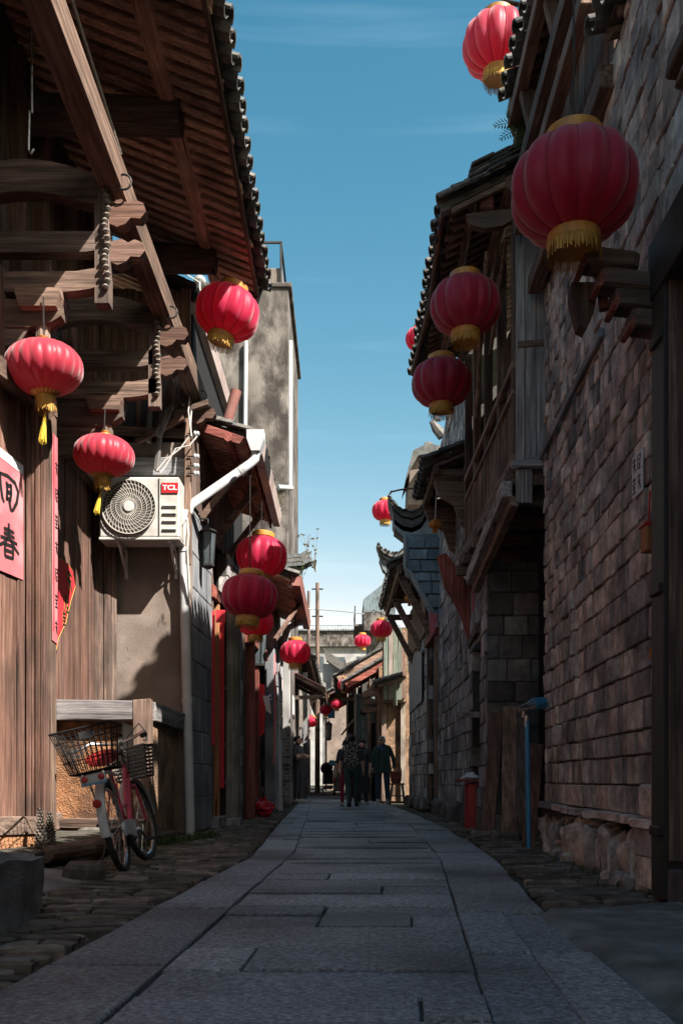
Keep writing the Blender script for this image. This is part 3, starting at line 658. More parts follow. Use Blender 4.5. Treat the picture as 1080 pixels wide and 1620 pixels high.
for yb, k in ((6.9, 1), (8.8, 2), (10.7, 3)):
    # top curved arm
    def arm(x0, x1, zc, hgt, arch, th, m, nm='bracket_arm', lift=0):
        poly = []; N_ = 10
        for i in range(N_ + 1):
            u = i / N_; poly.append((x0 + (x1 - x0) * u, zc + hgt / 2 + arch * (1 - (2 * u - 1) ** 2) - lift * max(0, u - .8) * -5 * 0.1))
        for i in range(N_, -1, -1):
            u = i / N_; q = 0.75 if u > 0.9 else 1
            poly.append((x0 + (x1 - x0) * u, zc - hgt / 2 * q + arch * (1 - (2 * u - 1) ** 2) * 0.9 + lift * max(0, u - .75) * 0.45))
        MB().prism(poly, (0, th, 0), (0, yb - th / 2, 0)).build(nm, m, H)
    if k < 3:
        arm(-2.82, -1.76, 4.85, 0.22, 0.13, 0.13, 'wood_dark_X')
        arm(-2.82, -1.74, 4.50, 0.15, 0.0, 0.11, 'wood_dark_X')
        arm(-2.82, -1.70, 4.21, 0.15, 0.0, 0.11, 'wood_dark_X', lift=0.35)
        arm(-2.82, -2.02, 3.98, 0.2, 0.0, 0.12, 'wood_dark_X', lift=0.5)
        # bracket block with short post
        bl = MB(); bl.prism([(-.13, 0), (.13, 0), (.16, .09), (.16, .13), (-.16, .13), (-.16, .09)], (0, .26, 0), (-2.17, yb - .13, 4.0))
        bl.build('bracket_block', 'wood_mid_X', H)
        tube([(-2.17, yb, 4.02), (-2.17, yb, 3.62)], 0.055, 8).build('hanging_post', 'wood_mid_Z', H)
        # carved strut under the low arm
        MB().prism([(0, 0), (.5, 0), (.42, -.12), (.3, -.16), (.24, -.28), (.12, -.3), (.06, -.42), (0, -.46)], (0, .09, 0), (-2.74, yb - .045, 3.9)).build('carved_strut', 'wood_dark_X', H)
        # hanging post at the beam with rope
        bar((-1.73, yb, 4.05), (-1.73, yb, 4.92), 0.11, 0.11).build('hanging_post', 'wood_dark_Z', H)
        m_ = MB()
        for i in range(20):
            a_ = i * 1.1; m_.lathe([(0.012, -.018), (0.026, 0), (0.012, .018)], 7, (-1.69 + .012 * math.cos(a_), yb - .085 + .012 * math.sin(a_), 4.98 - i * .043))
        m_.build('rope', 'rope', H, True)
    # cross beam above (round, dark)
    for zz, s_ in ((4.72, 1.0), (4.46, 0.95)):
        if k == 3 and zz < 4.6: continue
        o_ = carved((-1.72, yb + .04 * (zz < 4.6), zz), s_).build('carved_end', 'wood_brown_X', H)
    m_ = MB(); pts = [V((-1.56 + .0, yb - .1, 4.9)) + V((.055 * math.cos(t_ * .524), 0, .055 * math.sin(t_ * .524))) for t_ in range(13)]
    m_.tube(pts, 0.008, 6).build('iron_ring', 'iron', H)
for yb in (5.9, 8.15, 10.38): tube([(-2.82, yb, 6.32), (-2.2, yb, 6.33), (-1.37, yb - .02, 6.28)], [0.15, 0.16, 0.14], 12).build('cross_beam', 'wood_dark_X', H, True)
tile_roof(H, -1, -0.94, 6.26, 3.4, 10.95, 0.40, 2.5, pitch=0.24, tl=.24, raft=0.16, raft_w=0.09, rows_obj=2, fascia=None)
bar((-0.99, 3.4, 6.20), (-0.97, 10.95, 6.20), 0.04, 0.08).build('fascia_board', 'wood_brown_Y', H)
# end-of-eave ornament
m_ = MB(); m_.prism([(0, 0), (.08, .02), (.12, .14), (.06, .24), (0, .19), (-.06, .26), (-.1, .12)], (0, .06, 0), (-0.98, 10.86, 6.24)); m_.cbox((-1.01, 10.94, 6.19), (0.15, .06, .3), .01, (0, .3, 0))
m_.build('eave_ornament', 'tile', H)
# thin conduit along the beam and the iron hook
tube([(-1.95, 5.0, 6.6), (-1.72, 6.0, 5.6), (-1.58, 6.8, 5.1)], 0.012, 6).build('conduit', 'rope', H)
hk = P(51, 105, 6.7)
tube([hk, hk + V((0, 0, -.33)), P(47, 175, 6.7), P(46, 228, 6.7), P(46, 238, 6.7), P(50, 243, 6.7), P(54, 236, 6.7)], 0.009, 6).build('iron_hook', 'chrome', H)
tube([hk, hk + V((0, 0, 0.7))], 0.007, 5).build('hook_wire', 'iron', H)

# papers on the timber house
def ribbon(mb, pts, wd, o, u, v, th, d):
    pts = [V((a, b, 0)) for a, b in pts]
    L_, R_ = [], []
    for i, p in enumerate(pts):
        t_ = (pts[min(i + 1, len(pts) - 1)] - pts[max(i - 1, 0)]).normalized(); n_ = V((-t_.y, t_.x, 0))
        w_ = wd * (0.55 + 0.45 * math.sin(math.pi * (i + 0.6) / (len(pts)))) / 2
        L_.append(p + n_ * w_); R_.append(p - n_ * w_)
    poly = [(p.x, p.y) for p in L_] + [(p.x, p.y) for p in reversed(R_)]
    mb.prism(poly, V(d) * th, o, u, v)
def glyph(mb, strokes, o, u, v, d, wd=0.14, th=0.002, sx=1, sy=1):
    for s_ in strokes: ribbon(mb, [(a * sx, b * sy) for a, b in s_], wd * min(sx, sy), o, u, v, th, d)
G_TIAN = [[(-.38, .5), (-.36, .1), (-.28, -.3), (-.2, -.42)], [(-.38, .46), (-.05, .5), (.28, .4), (.42, .15), (.36, -.2), (.2, -.5), (.1, -.58)], [(-.1, .3), (-.06, 0), (-.1, -.3)], [(.1, .3), (.1, 0), (.06, -.3)],
          [(-.1, .2), (.1, .22)], [(-.1, -.02), (.1, 0)], [(-.12, -.24), (.08, -.22)], [(.02, -.3), (.1, -.58)]]
G_CHUN = [[(0, .62), (0, .4), (0, .1)], [(-.22, .36), (0, .38), (.24, .36)], [(-.22, .2), (0, .22), (.26, .18)], [(-.36, .02), (0, .05), (.38, .0)], [(-.04, .1), (-.15, -.1), (-.42, -.3)], [(.06, .08), (.2, -.12), (.46, -.34)],
          [(-.16, -.16), (-.17, -.4), (-.16, -.62)], [(.18, -.16), (.19, -.4), (.18, -.62)], [(-.16, -.17), (.18, -.15)], [(-.14, -.38), (.16, -.36)], [(-.16, -.6), (.18, -.58)]]
G_MISC = [[[(-.4, .3), (0, .34), (.4, .28)], [(0, .5), (0, -.1), (-.1, -.5)], [(-.3, 0), (0, .04), (.34, -.02)], [(.1, -.1), (.3, -.3), (.42, -.5)]],
          [[(-.3, .45), (-.32, 0), (-.4, -.45)], [(-.1, .4), (.35, .4), (.34, .1)], [(-.1, .1), (.34, .12)], [(0, -.1), (.1, -.5), (.4, -.42)], [(.3, -.1), (-.1, -.5)]],
          [[(-.36, .34), (.36, .36)], [(-.2, .5), (-.2, .2)], [(.2, .5), (.2, .2)], [(-.4, .05), (.4, .08)], [(0, .1), (0, -.5)], [(-.3, -.2), (.3, -.18)], [(-.38, -.5), (.4, -.48)]]]
du = V((0.19, 0.95, 0)).normalized(); dn = V((du.y, -du.x, 0))
po = V((-2.36, 7.0, 0)) - du * 0.02 + dn * 0.036; po.z = 0
pz = lambda py: PZ(py, 6.75)
m_ = MB(); m_.prism([(-0.98, pz(716) + .0), (-.02, pz(738)), (-.02, pz(908)), (-.98, pz(905))], dn * 0.003, po, du, (0, 0, 1))
cp = m_.top('spring_couplet', 'paper_pink', 'wide pink paper with two big brushed characters on the plank panel', 'poster', po + V((0, 0, 2)))
m_ = MB(); m_.prism([(-.98, pz(702)), (-.02, pz(722)), (-.02, pz(737)), (-.98, pz(715))], dn * 0.003, po, du, (0, 0, 1)); m_.build('paper_top', 'paper_white', cp)
for gs, pyc, sy in ((G_TIAN, 778, 0.22), (G_CHUN, 855, 0.2)):
    m_ = MB(); glyph(m_, gs, po + dn * 0.0035 - du * 0.22 + V((0, 0, pz(pyc))), du, (0, 0, 1), dn, 0.15, 0.002, 0.3, sy); m_.build('character', 'ink', cp)
# long couplet on the column side
cx = -2.17
m_ = MB(); m_.prism([(7.118, PZ(1015, 7.2)), (7.25, PZ(1018, 7.2)), (7.25, PZ(690, 7.2)), (7.118, PZ(690, 7.2))], (0.003, 0, 0), (cx, 0, 0), (0, 1, 0), (0, 0, 1))
cp2 = m_.top('door_couplet', 'paper_pink', 'tall narrow pink couplet strip pasted on the timber column edge', 'poster', (cx, 7.18, 2))
m_ = MB(); m_.prism([(7.14, PZ(1000, 7.2)), (7.165, PZ(1000, 7.2)), (7.165, PZ(690, 7.2)), (7.14, PZ(690, 7.2))], (0.001, 0, 0), (cx + .003, 0, 0), (0, 1, 0), (0, 0, 1)); m_.build('red_stripe', 'paper_red', cp2)
for i in range(7):
    m_ = MB(); glyph(m_, G_MISC[i % 3], (cx + .0035, 7.215, PZ(740 + i * 42, 7.2)), V((0, 1, 0)), (0, 0, 1), (1, 0, 0), 0.16, 0.0015, 0.075, 0.1); m_.build('character', 'ink', cp2)
# red ornament paper with gold edged characters on the porch planks
Yo = 9.35; ox = -2.705
def OY(px): return ox * -F / (HX - px)
m_ = MB(); zc = PZ(960, Yo); poly = []
pts = [(86, 1045), (92, 1010), (104, 985), (112, 950), (119, 928), (116, 905), (108, 893), (97, 884), (88, 884)]
poly = [(OY(a), PZ(b, OY(a))) for a, b in pts] + [(9.0, PZ(884, 9.0)), (8.9, PZ(960, 8.9)), (9.0, PZ(1050, 9))]
m_.prism(poly, (0.004, 0, 0), (ox, 0, 0), (0, 1, 0), (0, 0, 1))
cp3 = m_.top('door_charm', 'paper_red', 'glossy red lantern-shaped paper charm on the porch planks', 'poster', (ox, 9.3, zc))
m_ = MB(); q = []
for i in range(len(pts) - 1):
    a = V((ox + .004, OY(pts[i][0]), PZ(pts[i][1], OY(pts[i][0])))); b = V((ox + .004, OY(pts[i + 1][0]), PZ(pts[i + 1][1], OY(pts[i + 1][0])))); m_.tube([a, b], .003, 5)
m_.build('gold_edge', 'gold_ink', cp3)
for i, (px_, py_, s_) in enumerate(((109, 918, .2), (105, 955, .17), (101, 978, .13))):
    for mm, wd, dd in (('gold_ink', .2, 0.0045), ('ink', .14, 0.0065)):
        m_ = MB(); glyph(m_, G_MISC[i], (ox + dd, OY(px_), PZ(py_, OY(px_))), (0, 1, 0), (0, 0, 1), (1, 0, 0), wd, 0.002, s_, s_); m_.build('character', mm, cp3)
# scaly dried stems leaning on the column foot
for i, (px_, top, bot) in enumerate(((66, 1284, 1335), (79, 1291, 1335))):
    b0 = P(px_, bot, 6.72 + .05 * i); t0 = P(px_ + (0 if i else -2), top, 6.78 + .05 * i); b0.z = 0.13
    m_ = MB(); n = 13
    for k in range(n):
        u = k / (n - 1); c = b0.lerp(t0, u); r_ = 0.042 * (1 - u * .75)
        for j in range(7):
            a = j * 0.9 + k * 0.45; dv = V((math.cos(a), math.sin(a), 0)); s_ = V((-math.sin(a), math.cos(a), 0))
            p = c + dv * r_; m_.add([p - s_ * .014 - dv * .01, p + s_ * .014 - dv * .01, p + dv * .016 + V((0, 0, .022)), p - dv * .006 + V((0, 0, .03))], [(0, 1, 2), (0, 2, 3), (1, 3, 2), (0, 3, 1)])
    m_.tube([b0, t0], [.04, .008], 8)
    m_.top('dried_cone', 'scale_dry', ('taller dark scaly dried cone leaning against the sill end', 'shorter dark scaly dried cone standing at the column foot')[i], 'dried plant', b0, 'dried cones by the column')
# ============================================================ LOW EARTH WALL WITH TIMBER FRAME
Wl = thing('low_wall', 'low orange earth wall in a grey timber frame behind the bicycle', 'wall', (-2.2, 9.1, 0))
bar((-2.74, 9.0, 1.27), (-1.94, 9.0, 1.265), 0.14, 0.19, jit=0.008).build('top_beam', 'wood_grey_X', Wl)
bar((-1.88, 9.0, 0.0), (-1.88, 9.0, 1.37), 0.16, 0.155, jit=0.008).build('post', 'wood_mid_Z', Wl)
bar((-1.85, 9.1, 1.265), (-1.80, 10.58, 1.25), 0.13, 0.18, jit=0.008).build('side_beam', 'wood_grey_Y', Wl)
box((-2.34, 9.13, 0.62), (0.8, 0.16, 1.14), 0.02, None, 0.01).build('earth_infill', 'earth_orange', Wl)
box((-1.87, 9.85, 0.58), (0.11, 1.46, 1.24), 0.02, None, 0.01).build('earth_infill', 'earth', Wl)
bar((-2.74, 9.01, 0.2), (-1.96, 9.01, 0.19), 0.12, 0.1, jit=0.008).build('bottom_beam', 'wood_dark_X', Wl)
m_ = MB(); m_.prism([(0, .35), (.03, .1), (.1, 0), (.16, .12), (.17, .4), (.15, .62), (.05, .66), (.02, .5)], (0, 0.012, 0), (-2.14, 9.04, 0.5)); m_.build('plaster_patch', 'plaster_white', Wl)
piece('foot_stone', 'cobble', Wl, (-1.78, 9.5, 0.02), (0.14, 0.9, 0.12), (0, 0, -.03))
piece('foot_stone', 'cobble', Wl, (-2.2, 8.9, 0.06), (0.5, 0.16, 0.2), (0, 0, .05))

# ============================================================ LEFT: PLASTERED CORNER HOUSE
C = thing('corner_house', 'beige plastered corner house with low tiled roof and cement street wall', 'house', (-2.2, 12, 0))
box((-2.2, 10.72, 2.2), (1.02, 0.16, 4.4), 0.01).build('front_wall', 'plaster_beige', C)
bar((-2.66, 10.62, 0), (-2.66, 10.62, 4.2), 0.07, 0.07).build('corner_post', 'wood_dark_Z', C)
bar((-1.76, 10.62, 1.2), (-1.76, 10.62, 3.9), 0.06, 0.05).build('corner_post', 'wood_mid_Z', C)
box((-2.5, 14, 3.05), (1.5, 5.6, 6.1), 0.01).build('core', 'void', C)
# upper timber wall facing the alley mouth
planks(C, (-3.0, 10.85), (-1.7, 10.85), 4.1, 6.2, 0.12, 'wood_mid_Z', 0.03)
bar((-2.75, 10.66, 4.12), (-1.72, 10.66, 4.12), 0.1, 0.2, jit=0.01).build('tie_beam', 'wood_grey_X', C)
bar((-2.75, 10.70, 4.55), (-1.72, 10.70, 4.5), 0.08, 0.1, jit=0.01).build('tie_beam', 'wood_dark_X', C)
for xa in (-2.42, -2.2):
    f_ = MB()
    for a_, b_ in (((xa - .1, 10.8, 4.6), (xa + .1, 10.8, 4.6)), ((xa - .1, 10.8, 5.05), (xa + .1, 10.8, 5.05)), ((xa - .1, 10.8, 4.6), (xa - .1, 10.8, 5.05)), ((xa + .1, 10.8, 4.6), (xa + .1, 10.8, 5.05))): f_.bar(a_, b_, .03, .03)
    wf = f_.build('window', 'wood_mid_Z', C); box((xa, 10.815, 4.82), (.18, .01, .43), .001).build('pane', 'glass_dark', wf)
# odd boards and struts under the eave
for a_, b_, mm in ((P(240, 620, 10.5), P(235, 700, 10.5), 'wood_grey_Z'), (P(262, 590, 10.5), P(247, 745, 10.5), 'wood_grey_Z'), (P(272, 640, 10.4), P(250, 690, 10.4), 'wood_grey_Z'), (P(215, 700, 10.45), P(290, 660, 10.45), 'wood_brown_X'),
                   (P(258, 560, 10.6), P(292, 640, 10.6), 'wood_grey_Z'), (P(275, 655, 10.5), P(330, 637, 10.5), 'wood_mid_X')):
    bar(a_, b_, 0.05, 0.07, jit=0.006).build('strut', mm, C)
# service post with insulators
bar((-1.71, 10.55, 3.0), (-1.70, 10.55, 5.0), 0.07, 0.07).build('service_post', 'wood_mid_Z', C)
for py_ in (686, 722, 737, 749):
    q = P(311, py_, 10.5); MB().lathe([(.012, -.03), (.03, -.024), (.03, -.008), (.018, 0), (.028, .01), (.02, .03)], 10, q, ax=Matrix.Rotation(R(90), 3, 'Y')).build('insulator', 'white_pipe', C, True)
    tube([q + V((-.1, 0, 0)), q], .008, 5).build('insulator_pin', 'iron', C)
for pts in ([(303, 650), (300, 690), (285, 710), (262, 728), (248, 745)], [(312, 690), (300, 705), (278, 710), (262, 738), (254, 748)], [(302, 610), (298, 650), (303, 690)]):
    tube([P(a, b, 10.45 - .02 * i) for i, (a, b) in enumerate(pts)], .009, 6).build('cable', 'wire', C)
tile_roof(C, -1, -1.80, 6.25, 10.95, 14.7, 0.42, 1.7, raft=0.13, raft_w=0.06, rows_obj=1)
tile_roof(C, -1, -1.02, 4.55, 11.0, 14.35, 0.33, 1.0, raft=0.12, raft_w=0.055, rows_obj=1)
for y0_, x_, z_, n_, ln_, wd in ((10.95, -1.74, 6.2, 6, 0.62, 0.2), (11.0, -0.97, 4.5, 6, 0.55, 0.15)):
    for i in range(n_):
        yc = y0_ + ln_ * (i + .5)
        m_ = MB(); hw = wd / 2
        m_.prism([(-hw, .09), (-hw + .02, -.08), (hw - .03, -.085), (hw, .09), (hw - .014, .09), (hw - .04, -.07), (-hw + .03, -.066), (-hw + .014, .09)], (0, ln_ - .008, 0), (x_, yc - ln_ / 2, z_ + ru(-.004, .004)))
        m_.build('gutter_length', 'gutter', C)
bar((-1.86, 10.94, 6.16), (-1.86, 14.7, 6.16), .03, .16).build('eave_board', 'wood_red_Y', C)
bar((-1.07, 10.97, 4.47), (-1.07, 14.35, 4.47), .03, .13).build('eave_board', 'wood_red_Y', C)
bar((-1.72, 10.98, 4.72), (-0.98, 10.98, 4.47), .05, .1).build('verge_board', 'wood_red_X', C)
tube([(-1.3, 10.9, 4.55), (-1.3, 14.3, 4.55)], .05, 8).build('purlin', 'wood_red_Y', C)
for yy in (11.3, 12.4, 13.5):
    bar((-1.68, yy, 3.7), (-1.12, yy, 4.42), .07, .08).build('eave_strut', 'wood_mid_X', C)
# chimney stub on the upper roof
tube([P(360, 665, 12.5), P(374, 618, 12.5)], .07, 10).build('flue', 'tile_red', C, True)
# street wall: cement blocks
courses(C, (-1.70, 10.66), (-1.645, 12.05), 0, 3.7, 0.42, (0.5, 0.9), 'cement_wall', 'mortar', 'cement_block', 0.14, near=80, gap=0.004, proud=0.006, jit=0.004)
planks(C, (-1.69, 10.7), (-1.64, 14.3), 3.72, 4.7, 0.14, 'wood_dark_Z', 0.03)
planks(C, (-1.80, 12.05), (-1.75, 13.0), 0.12, 2.9, 0.13, 'wood_red_Z', 0.03)
bar((-1.68, 12.10, 0), (-1.68, 12.10, 3.3), .09, .1).build('door_post', 'wood_dark_Z', C)
bar((-1.64, 12.42, 0.1), (-1.64, 12.42, 2.9), .09, .1).build('door_post', 'wood_orange_Z', C)
bar((-1.68, 12.0, 3.0), (-1.6, 13.2, 3.0), .14, .16).build('door_lintel', 'wood_red_Y', C)
bar((-1.66, 12.0, 0.06), (-1.6, 13.2, 0.06), .22, .14).build('door_step', 'stone_grey', C)
box((-1.448, 12.72, 1.46), (0.17, 0.24, 2.9), 0.015, None, 0.006).build('stone_pillar', 'wood_pale_Z', C)
box((-1.448, 12.72, 0.03), (0.22, 0.3, 0.14), 0.015, None, 0.006).build('pillar_foot', 'stone_grey', C)
courses(C, (-1.56, 12.95), (-1.50, 14.3), 0, 3.7, 0.26, (0.35, 0.6), 'stone_grey', 'mortar', 'stone_block', 0.14, near=80, gap=0.008)
for i, (px_, w_, z0_, z1_) in enumerate(((337, .05, 1.05, 2.75), (352, .05, .5, 2.7))):
    yq = 12.1 if i == 0 else 12.5
    x_ = PX(px_, yq)
    m_ = MB().cbox((x_, yq - .06, (z0_ + z1_) / 2), (w_ * 1.3, .006, z1_ - z0_), .001)
    m_.top('door_couplet', 'paper_red', ('red paper couplet on the dark door post beside the cement wall', 'long red paper couplet between the orange door post and the pale pillar')[i], 'poster', (x_, yq - .06, 1.6))
m_ = MB().cbox((PX(349, 12.0), 12.0, PZ(975, 12.0)), (.12, .006, .16), .001); m_.top('door_charm', 'paper_red', 'small square red paper over the orange door post', 'poster', (PX(349, 12.0), 12.0, PZ(975, 12.0)))

# air conditioner
A = thing('air_conditioner', 'white outdoor air conditioner unit with round fan grille and red badge', 'air conditioner', (-2.1, 10.35, 3.2))
x0, x1, z0, z1 = PX(157, 10.2), PX(284, 10.2), PZ(850, 10.2), PZ(754, 10.2); yf = 10.2
box(((x0 + x1) / 2, yf + .17, (z0 + z1) / 2), (x1 - x0, .33, z1 - z0), .018).build('casing', 'white_metal', A)
box(((x0 + x1) / 2, yf + .17, z0 - .012), (x1 - x0 + .01, .34, .03), .006).build('base_tray', 'white_metal', A)
xs = PX(252, 10.2)
box((xs, yf - .002, (z0 + z1) / 2), (.008, .008, z1 - z0 - .03), .001).build('panel_seam', 'grille', A)
fc = P(205, 803, 10.2); fr_ = .292
MB().lathe([(fr_, -.004), (fr_, .012), (fr_ - .01, .016), (0.01, .016)], 48, fc + V((0, -.008, 0)), ax=Matrix.Rotation(R(90), 3, 'X')).build('fan_opening', 'grille', A)
g_ = MB()
for r_ in (fr_ - .004, fr_ * .84, fr_ * .66, fr_ * .48, fr_ * .3):
    pts = [fc + V((r_ * math.cos(t_), -.034, r_ * math.sin(t_))) for t_ in [2 * math.pi * i / 48 for i in range(49)]]; g_.tube(pts, .0035 if r_ < fr_ - .01 else .008, 5, cap=False)
for k in range(40):
    a0 = 2 * math.pi * k / 40; pts = []
    for i in range(9):
        u = i / 8; r_ = .05 + (fr_ - .055) * u; a = a0 + 0.75 * u ** 0.8; pts.append(fc + V((r_ * math.cos(a), -.036, r_ * math.sin(a))))
    g_.tube(pts, .0032, 4, cap=False)
fg = g_.build('fan_grille', 'grille_wire', A)
MB().lathe([(.058, -.004), (.058, .008), (.05, .014), (.01, .015)], 24, fc + V((0, -.036, 0)), ax=Matrix.Rotation(R(90), 3, 'X')).build('hub_cap', 'white_metal', fg)
bc = P(269, 772, 10.2)
bd = box(bc + V((0, -.004, 0)), (.18, .008, .112), .002).build('badge', 'red_badge', A)
def text_mesh(txt, size, ext=0.001):
    cu = bpy.data.curves.new('lettering', 'FONT'); cu.body = txt; cu.size = size; cu.align_x = 'CENTER'; cu.align_y = 'CENTER'; cu.extrude = ext; cu.offset = size * 0.02
    o = bpy.data.objects.new('lettering_tmp', cu); COL.objects.link(o)
    dg = bpy.context.evaluated_depsgraph_get(); me = bpy.data.meshes.new_from_object(o.evaluated_get(dg)); bpy.data.objects.remove(o); return me
def lettering(txt, size, loc, rot, matname, parent, ext=0.001, sx=1.0):
    me = text_mesh(txt, size, ext); me.materials.clear(); me.materials.append(MATS[matname])
    return put('lettering', me, parent, loc, rot, (sx, 1, 1))
lettering('TCL', .072, bc + V((0, -.0095, 0)), (R(90), 0, 0), 'white_print', bd, sx=1.2)
for i, py_ in enumerate((800, 812, 824, 837)):
    q = P(268, py_, 10.2); MB().cbox(q + V((0, -.004, 0)), (.15, .02, .022), .006).build('louvre', 'white_metal', A)
    MB().cbox(q + V((0, -.003, -.017)), (.15, .006, .012), .001).build('louvre_slot', 'grille', A)
for px_ in (186, 268):
    q = P(px_, 857, 10.2); m_ = MB(); m_.bar((q.x, 10.22, z0 - .04), (q.x, 10.66, z0 - .04), .035, .03); m_.bar((q.x, 10.28, z0 - .05), (q.x, 10.65, z0 - .32), .03, .02); m_.bar((q.x, 10.63, z0 - .36), (q.x, 10.63, z0 - .02), .04, .02)
    m_.build('wall_bracket', 'white_metal', A)
tube([P(289, 830, 10.4), P(296, 820, 10.4), P(298, 845, 10.4), P(296, 870, 10.4), (-1.68, 10.5, 2.6)], .016, 7).build('refrigerant_hose', 'white_metal', A)

# drainpipe
D = thing('drainpipe', 'white plastic drainpipe running from the gutter box down the plastered corner', 'drainpipe', (-1.68, 10.56, 0))
fb = P(405, 700, 10.95)
m_ = MB(); m_.prism([(-.1, .12), (.1, .12), (.1, .02), (.05, -.12), (-.05, -.12), (-.1, .02)], (0, .18, 0), fb - V((0, .09, 0))); m_.build('gutter_box', 'white_pipe', D)
tube([fb + V((0, 0, -.1)), fb + V((-.01, -.02, -.2)), fb + V((-.06, -.04, -.26)), P(302, 799, 10.6), P(297, 812, 10.56)], .052, 14).build('pipe', 'white_pipe', D, True)
tube([P(295, 808, 10.56), P(290, 862, 10.56), P(296, 1108, 10.56), (-1.68, 10.56, -.02)], .052, 14).build('pipe', 'white_pipe', D, True)
for p_, q_ in ((P(296, 1108, 10.56), V((0, 0, .06))), (P(291, 870, 10.56), V((0, 0, .05)))):
    tube([p_ - q_ * .5, p_ + q_ * .5], .06, 14).build('pipe_collar', 'white_pipe', D, True)
tube([P(386, 742, 10.7) , P(380, 747, 10.7)], .06, 14).build('pipe_collar', 'white_pipe', D, True)

# old wall lamp
def wall_lamp(name, c, s_, label):
    t_ = thing(name, label, 'lamp', c)
    c = V(c); b = MB(); h = .19 * s_; w_ = .075 * s_
    b.lathe([(.02 * s_, h + .08 * s_), (.035 * s_, h + .055 * s_), (.11 * s_, h), (.1 * s_, h - .012 * s_)], 6, c); b.build('lamp_cap', 'iron', t_)
    MB().lathe([(.06 * s_, -h), (.085 * s_, h - .01)], 6, c).build('lamp_glass', 'glass_dark', t_)
    f_ = MB()
    for k in range(6):
        a = k * math.pi / 3; f_.tube([c + V((.062 * s_ * math.cos(a), .062 * s_ * math.sin(a), -h)), c + V((.088 * s_ * math.cos(a), .088 * s_ * math.sin(a), h))], .007 * s_, 5)
    f_.lathe([(.03 * s_, -h - .04 * s_), (.075 * s_, -h - .01 * s_), (.075 * s_, -h + .015 * s_)], 6, c); f_.build('lamp_frame', 'iron', t_)
    m_ = MB(); m_.tube([c + V((0, 0, h + .07 * s_)), c + V((0, 0, h + .14 * s_)), c + V((-.08 * s_, 0, h + .15 * s_)), c + V((-.2, .02, h + .14 * s_))], .012 * s_, 6); m_.cbox(c + V((-.2, .02, h + .12 * s_)), (.03, .07, .2 * s_), .005); m_.build('lamp_arm', 'iron', t_)
wall_lamp('wall_lamp', P(329, 868, 11.2), 1.05, 'old black metal lantern lamp fixed on the cement wall beside the drainpipe')
wall_lamp('wall_lamp', P(409, 1025, 15.6), 1.5, 'grimy metal lamp above the red door posts')

# ============================================================ LEFT: RED-POST HOUSE (second street house)
D2 = thing('red_door_house', 'old grey house with red painted door posts and red gutter', 'house', (-1.9, 17.2, 0))
box((-2.3, 17.3, 2.1), (1.4, 5.7, 4.2), .01).build('core', 'void', D2)
bar((-1.42, 14.85, 0), (-1.42, 14.85, 2.75), .13, .16, jit=.006).build('door_post', 'wood_red_Z', D2)
bar((-1.40, 15.6, 0.3), (-1.40, 15.6, 2.75), .09, .12, jit=.006).build('door_post', 'wood_red_Z', D2)
planks(D2, (-1.52, 14.9), (-1.47, 16.8), 0.1, 3.5, 0.14, 'wood_red_Z', 0.03)
planks(D2, (-1.53, 14.3), (-1.5, 14.85), 0, 3.5, .13, 'wood_dark_Z', .03)
bar((-1.44, 14.7, 2.82), (-1.38, 17.0, 2.82), .14, .18).build('door_lintel', 'wood_red_Y', D2)
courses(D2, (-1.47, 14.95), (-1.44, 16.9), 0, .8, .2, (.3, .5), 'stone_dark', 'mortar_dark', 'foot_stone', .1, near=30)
box((-1.305, 17.3, 1.5), (0.18, 0.3, 3.0), .015, None, .006).build('stone_pier', 'cement_wall', D2)
courses(D2, (-1.36, 17.5), (-1.25, 20.1), 0, 3.6, .24, (.35, .55), 'stone_grey', 'mortar', 'stone_block', .14, near=100, gap=.008)
planks(D2, (-1.48, 14.4), (-1.3, 20), 3.4, 4.0, .16, 'wood_dark_Z', .03)
tile_roof(D2, -1, -0.80, 3.93, 15.6, 20.2, 0.4, 1.4, raft=.13, raft_w=.06, rows_obj=1)
for i in range(6):
    yc = 15.6 + .76 * (i + .5); m_ = MB(); hw = .09
    m_.prism([(-hw, .08), (-hw + .02, -.08), (hw - .03, -.085), (hw, .08), (hw - .02, .07), (-hw + .03, .06)], (0, .755, 0), (-0.74, yc - .38, 3.88)); m_.build('gutter_length', 'tile_red', D2)
m_ = MB(); m_.lathe([(.12, -.12), (.13, 0), (.1, .07), (.03, .12)], 12, P(466, 917, 16)); m_.build('gutter_cap', 'white_pipe', D2, True)
bar(P(435, 1012, 15.4), P(477, 950, 17.5), .06, .06).build('brace_pole', 'wood_brown_Y', D2)
# drapes and papers
m_ = MB(); m_.prism([(-.05, .42), (.07, .40), (.09, 0), (.06, -.42), (0, -.5), (-.07, -.38)], (0, .01, 0), P(412, 1120, 16.2)); m_.top('red_banner', 'paper_red', 'crumpled red cloth banner hanging in the red doorway', 'banner', P(412, 1120, 16.2))
m_ = MB(); m_.prism([(-.055, .12), (.05, .12), (.085, -.19), (.0, -.13)], (0, .003, 0), P(421, 1112, 16.0)); m_.top('paper_notice', 'paper_white', 'white paper notice taped over the red banner', 'paper', P(421, 1112, 16))
q = P(427, 1102, 17.1); m_ = MB().cbox(q, (.115, .012, .15), .003); hp = m_.top('number_plate', 'sign_blue', 'small blue house number plate with white figures on the stone pier', 'sign', q)
lettering('4', .09, q + V((.0, -.0075, .02)), (R(90), 0, 0), 'white_print', hp)
box(q + V((0, -.0075, -.05)), (.08, .002, .012), .0005).build('plate_line', 'white_print', hp)
m_ = MB(); m_.prism([(0, 0), (.03, .02), (.05, 1.0), (.045, 2.0), (.012, 1.95), (.02, 1.0)], (0, .004, 0), P(432, 1210, 17.0)); m_.top('paper_strip', 'paper_pink', 'thin faded pink paper strip on the edge of the stone pier', 'poster', P(432, 1210, 17))
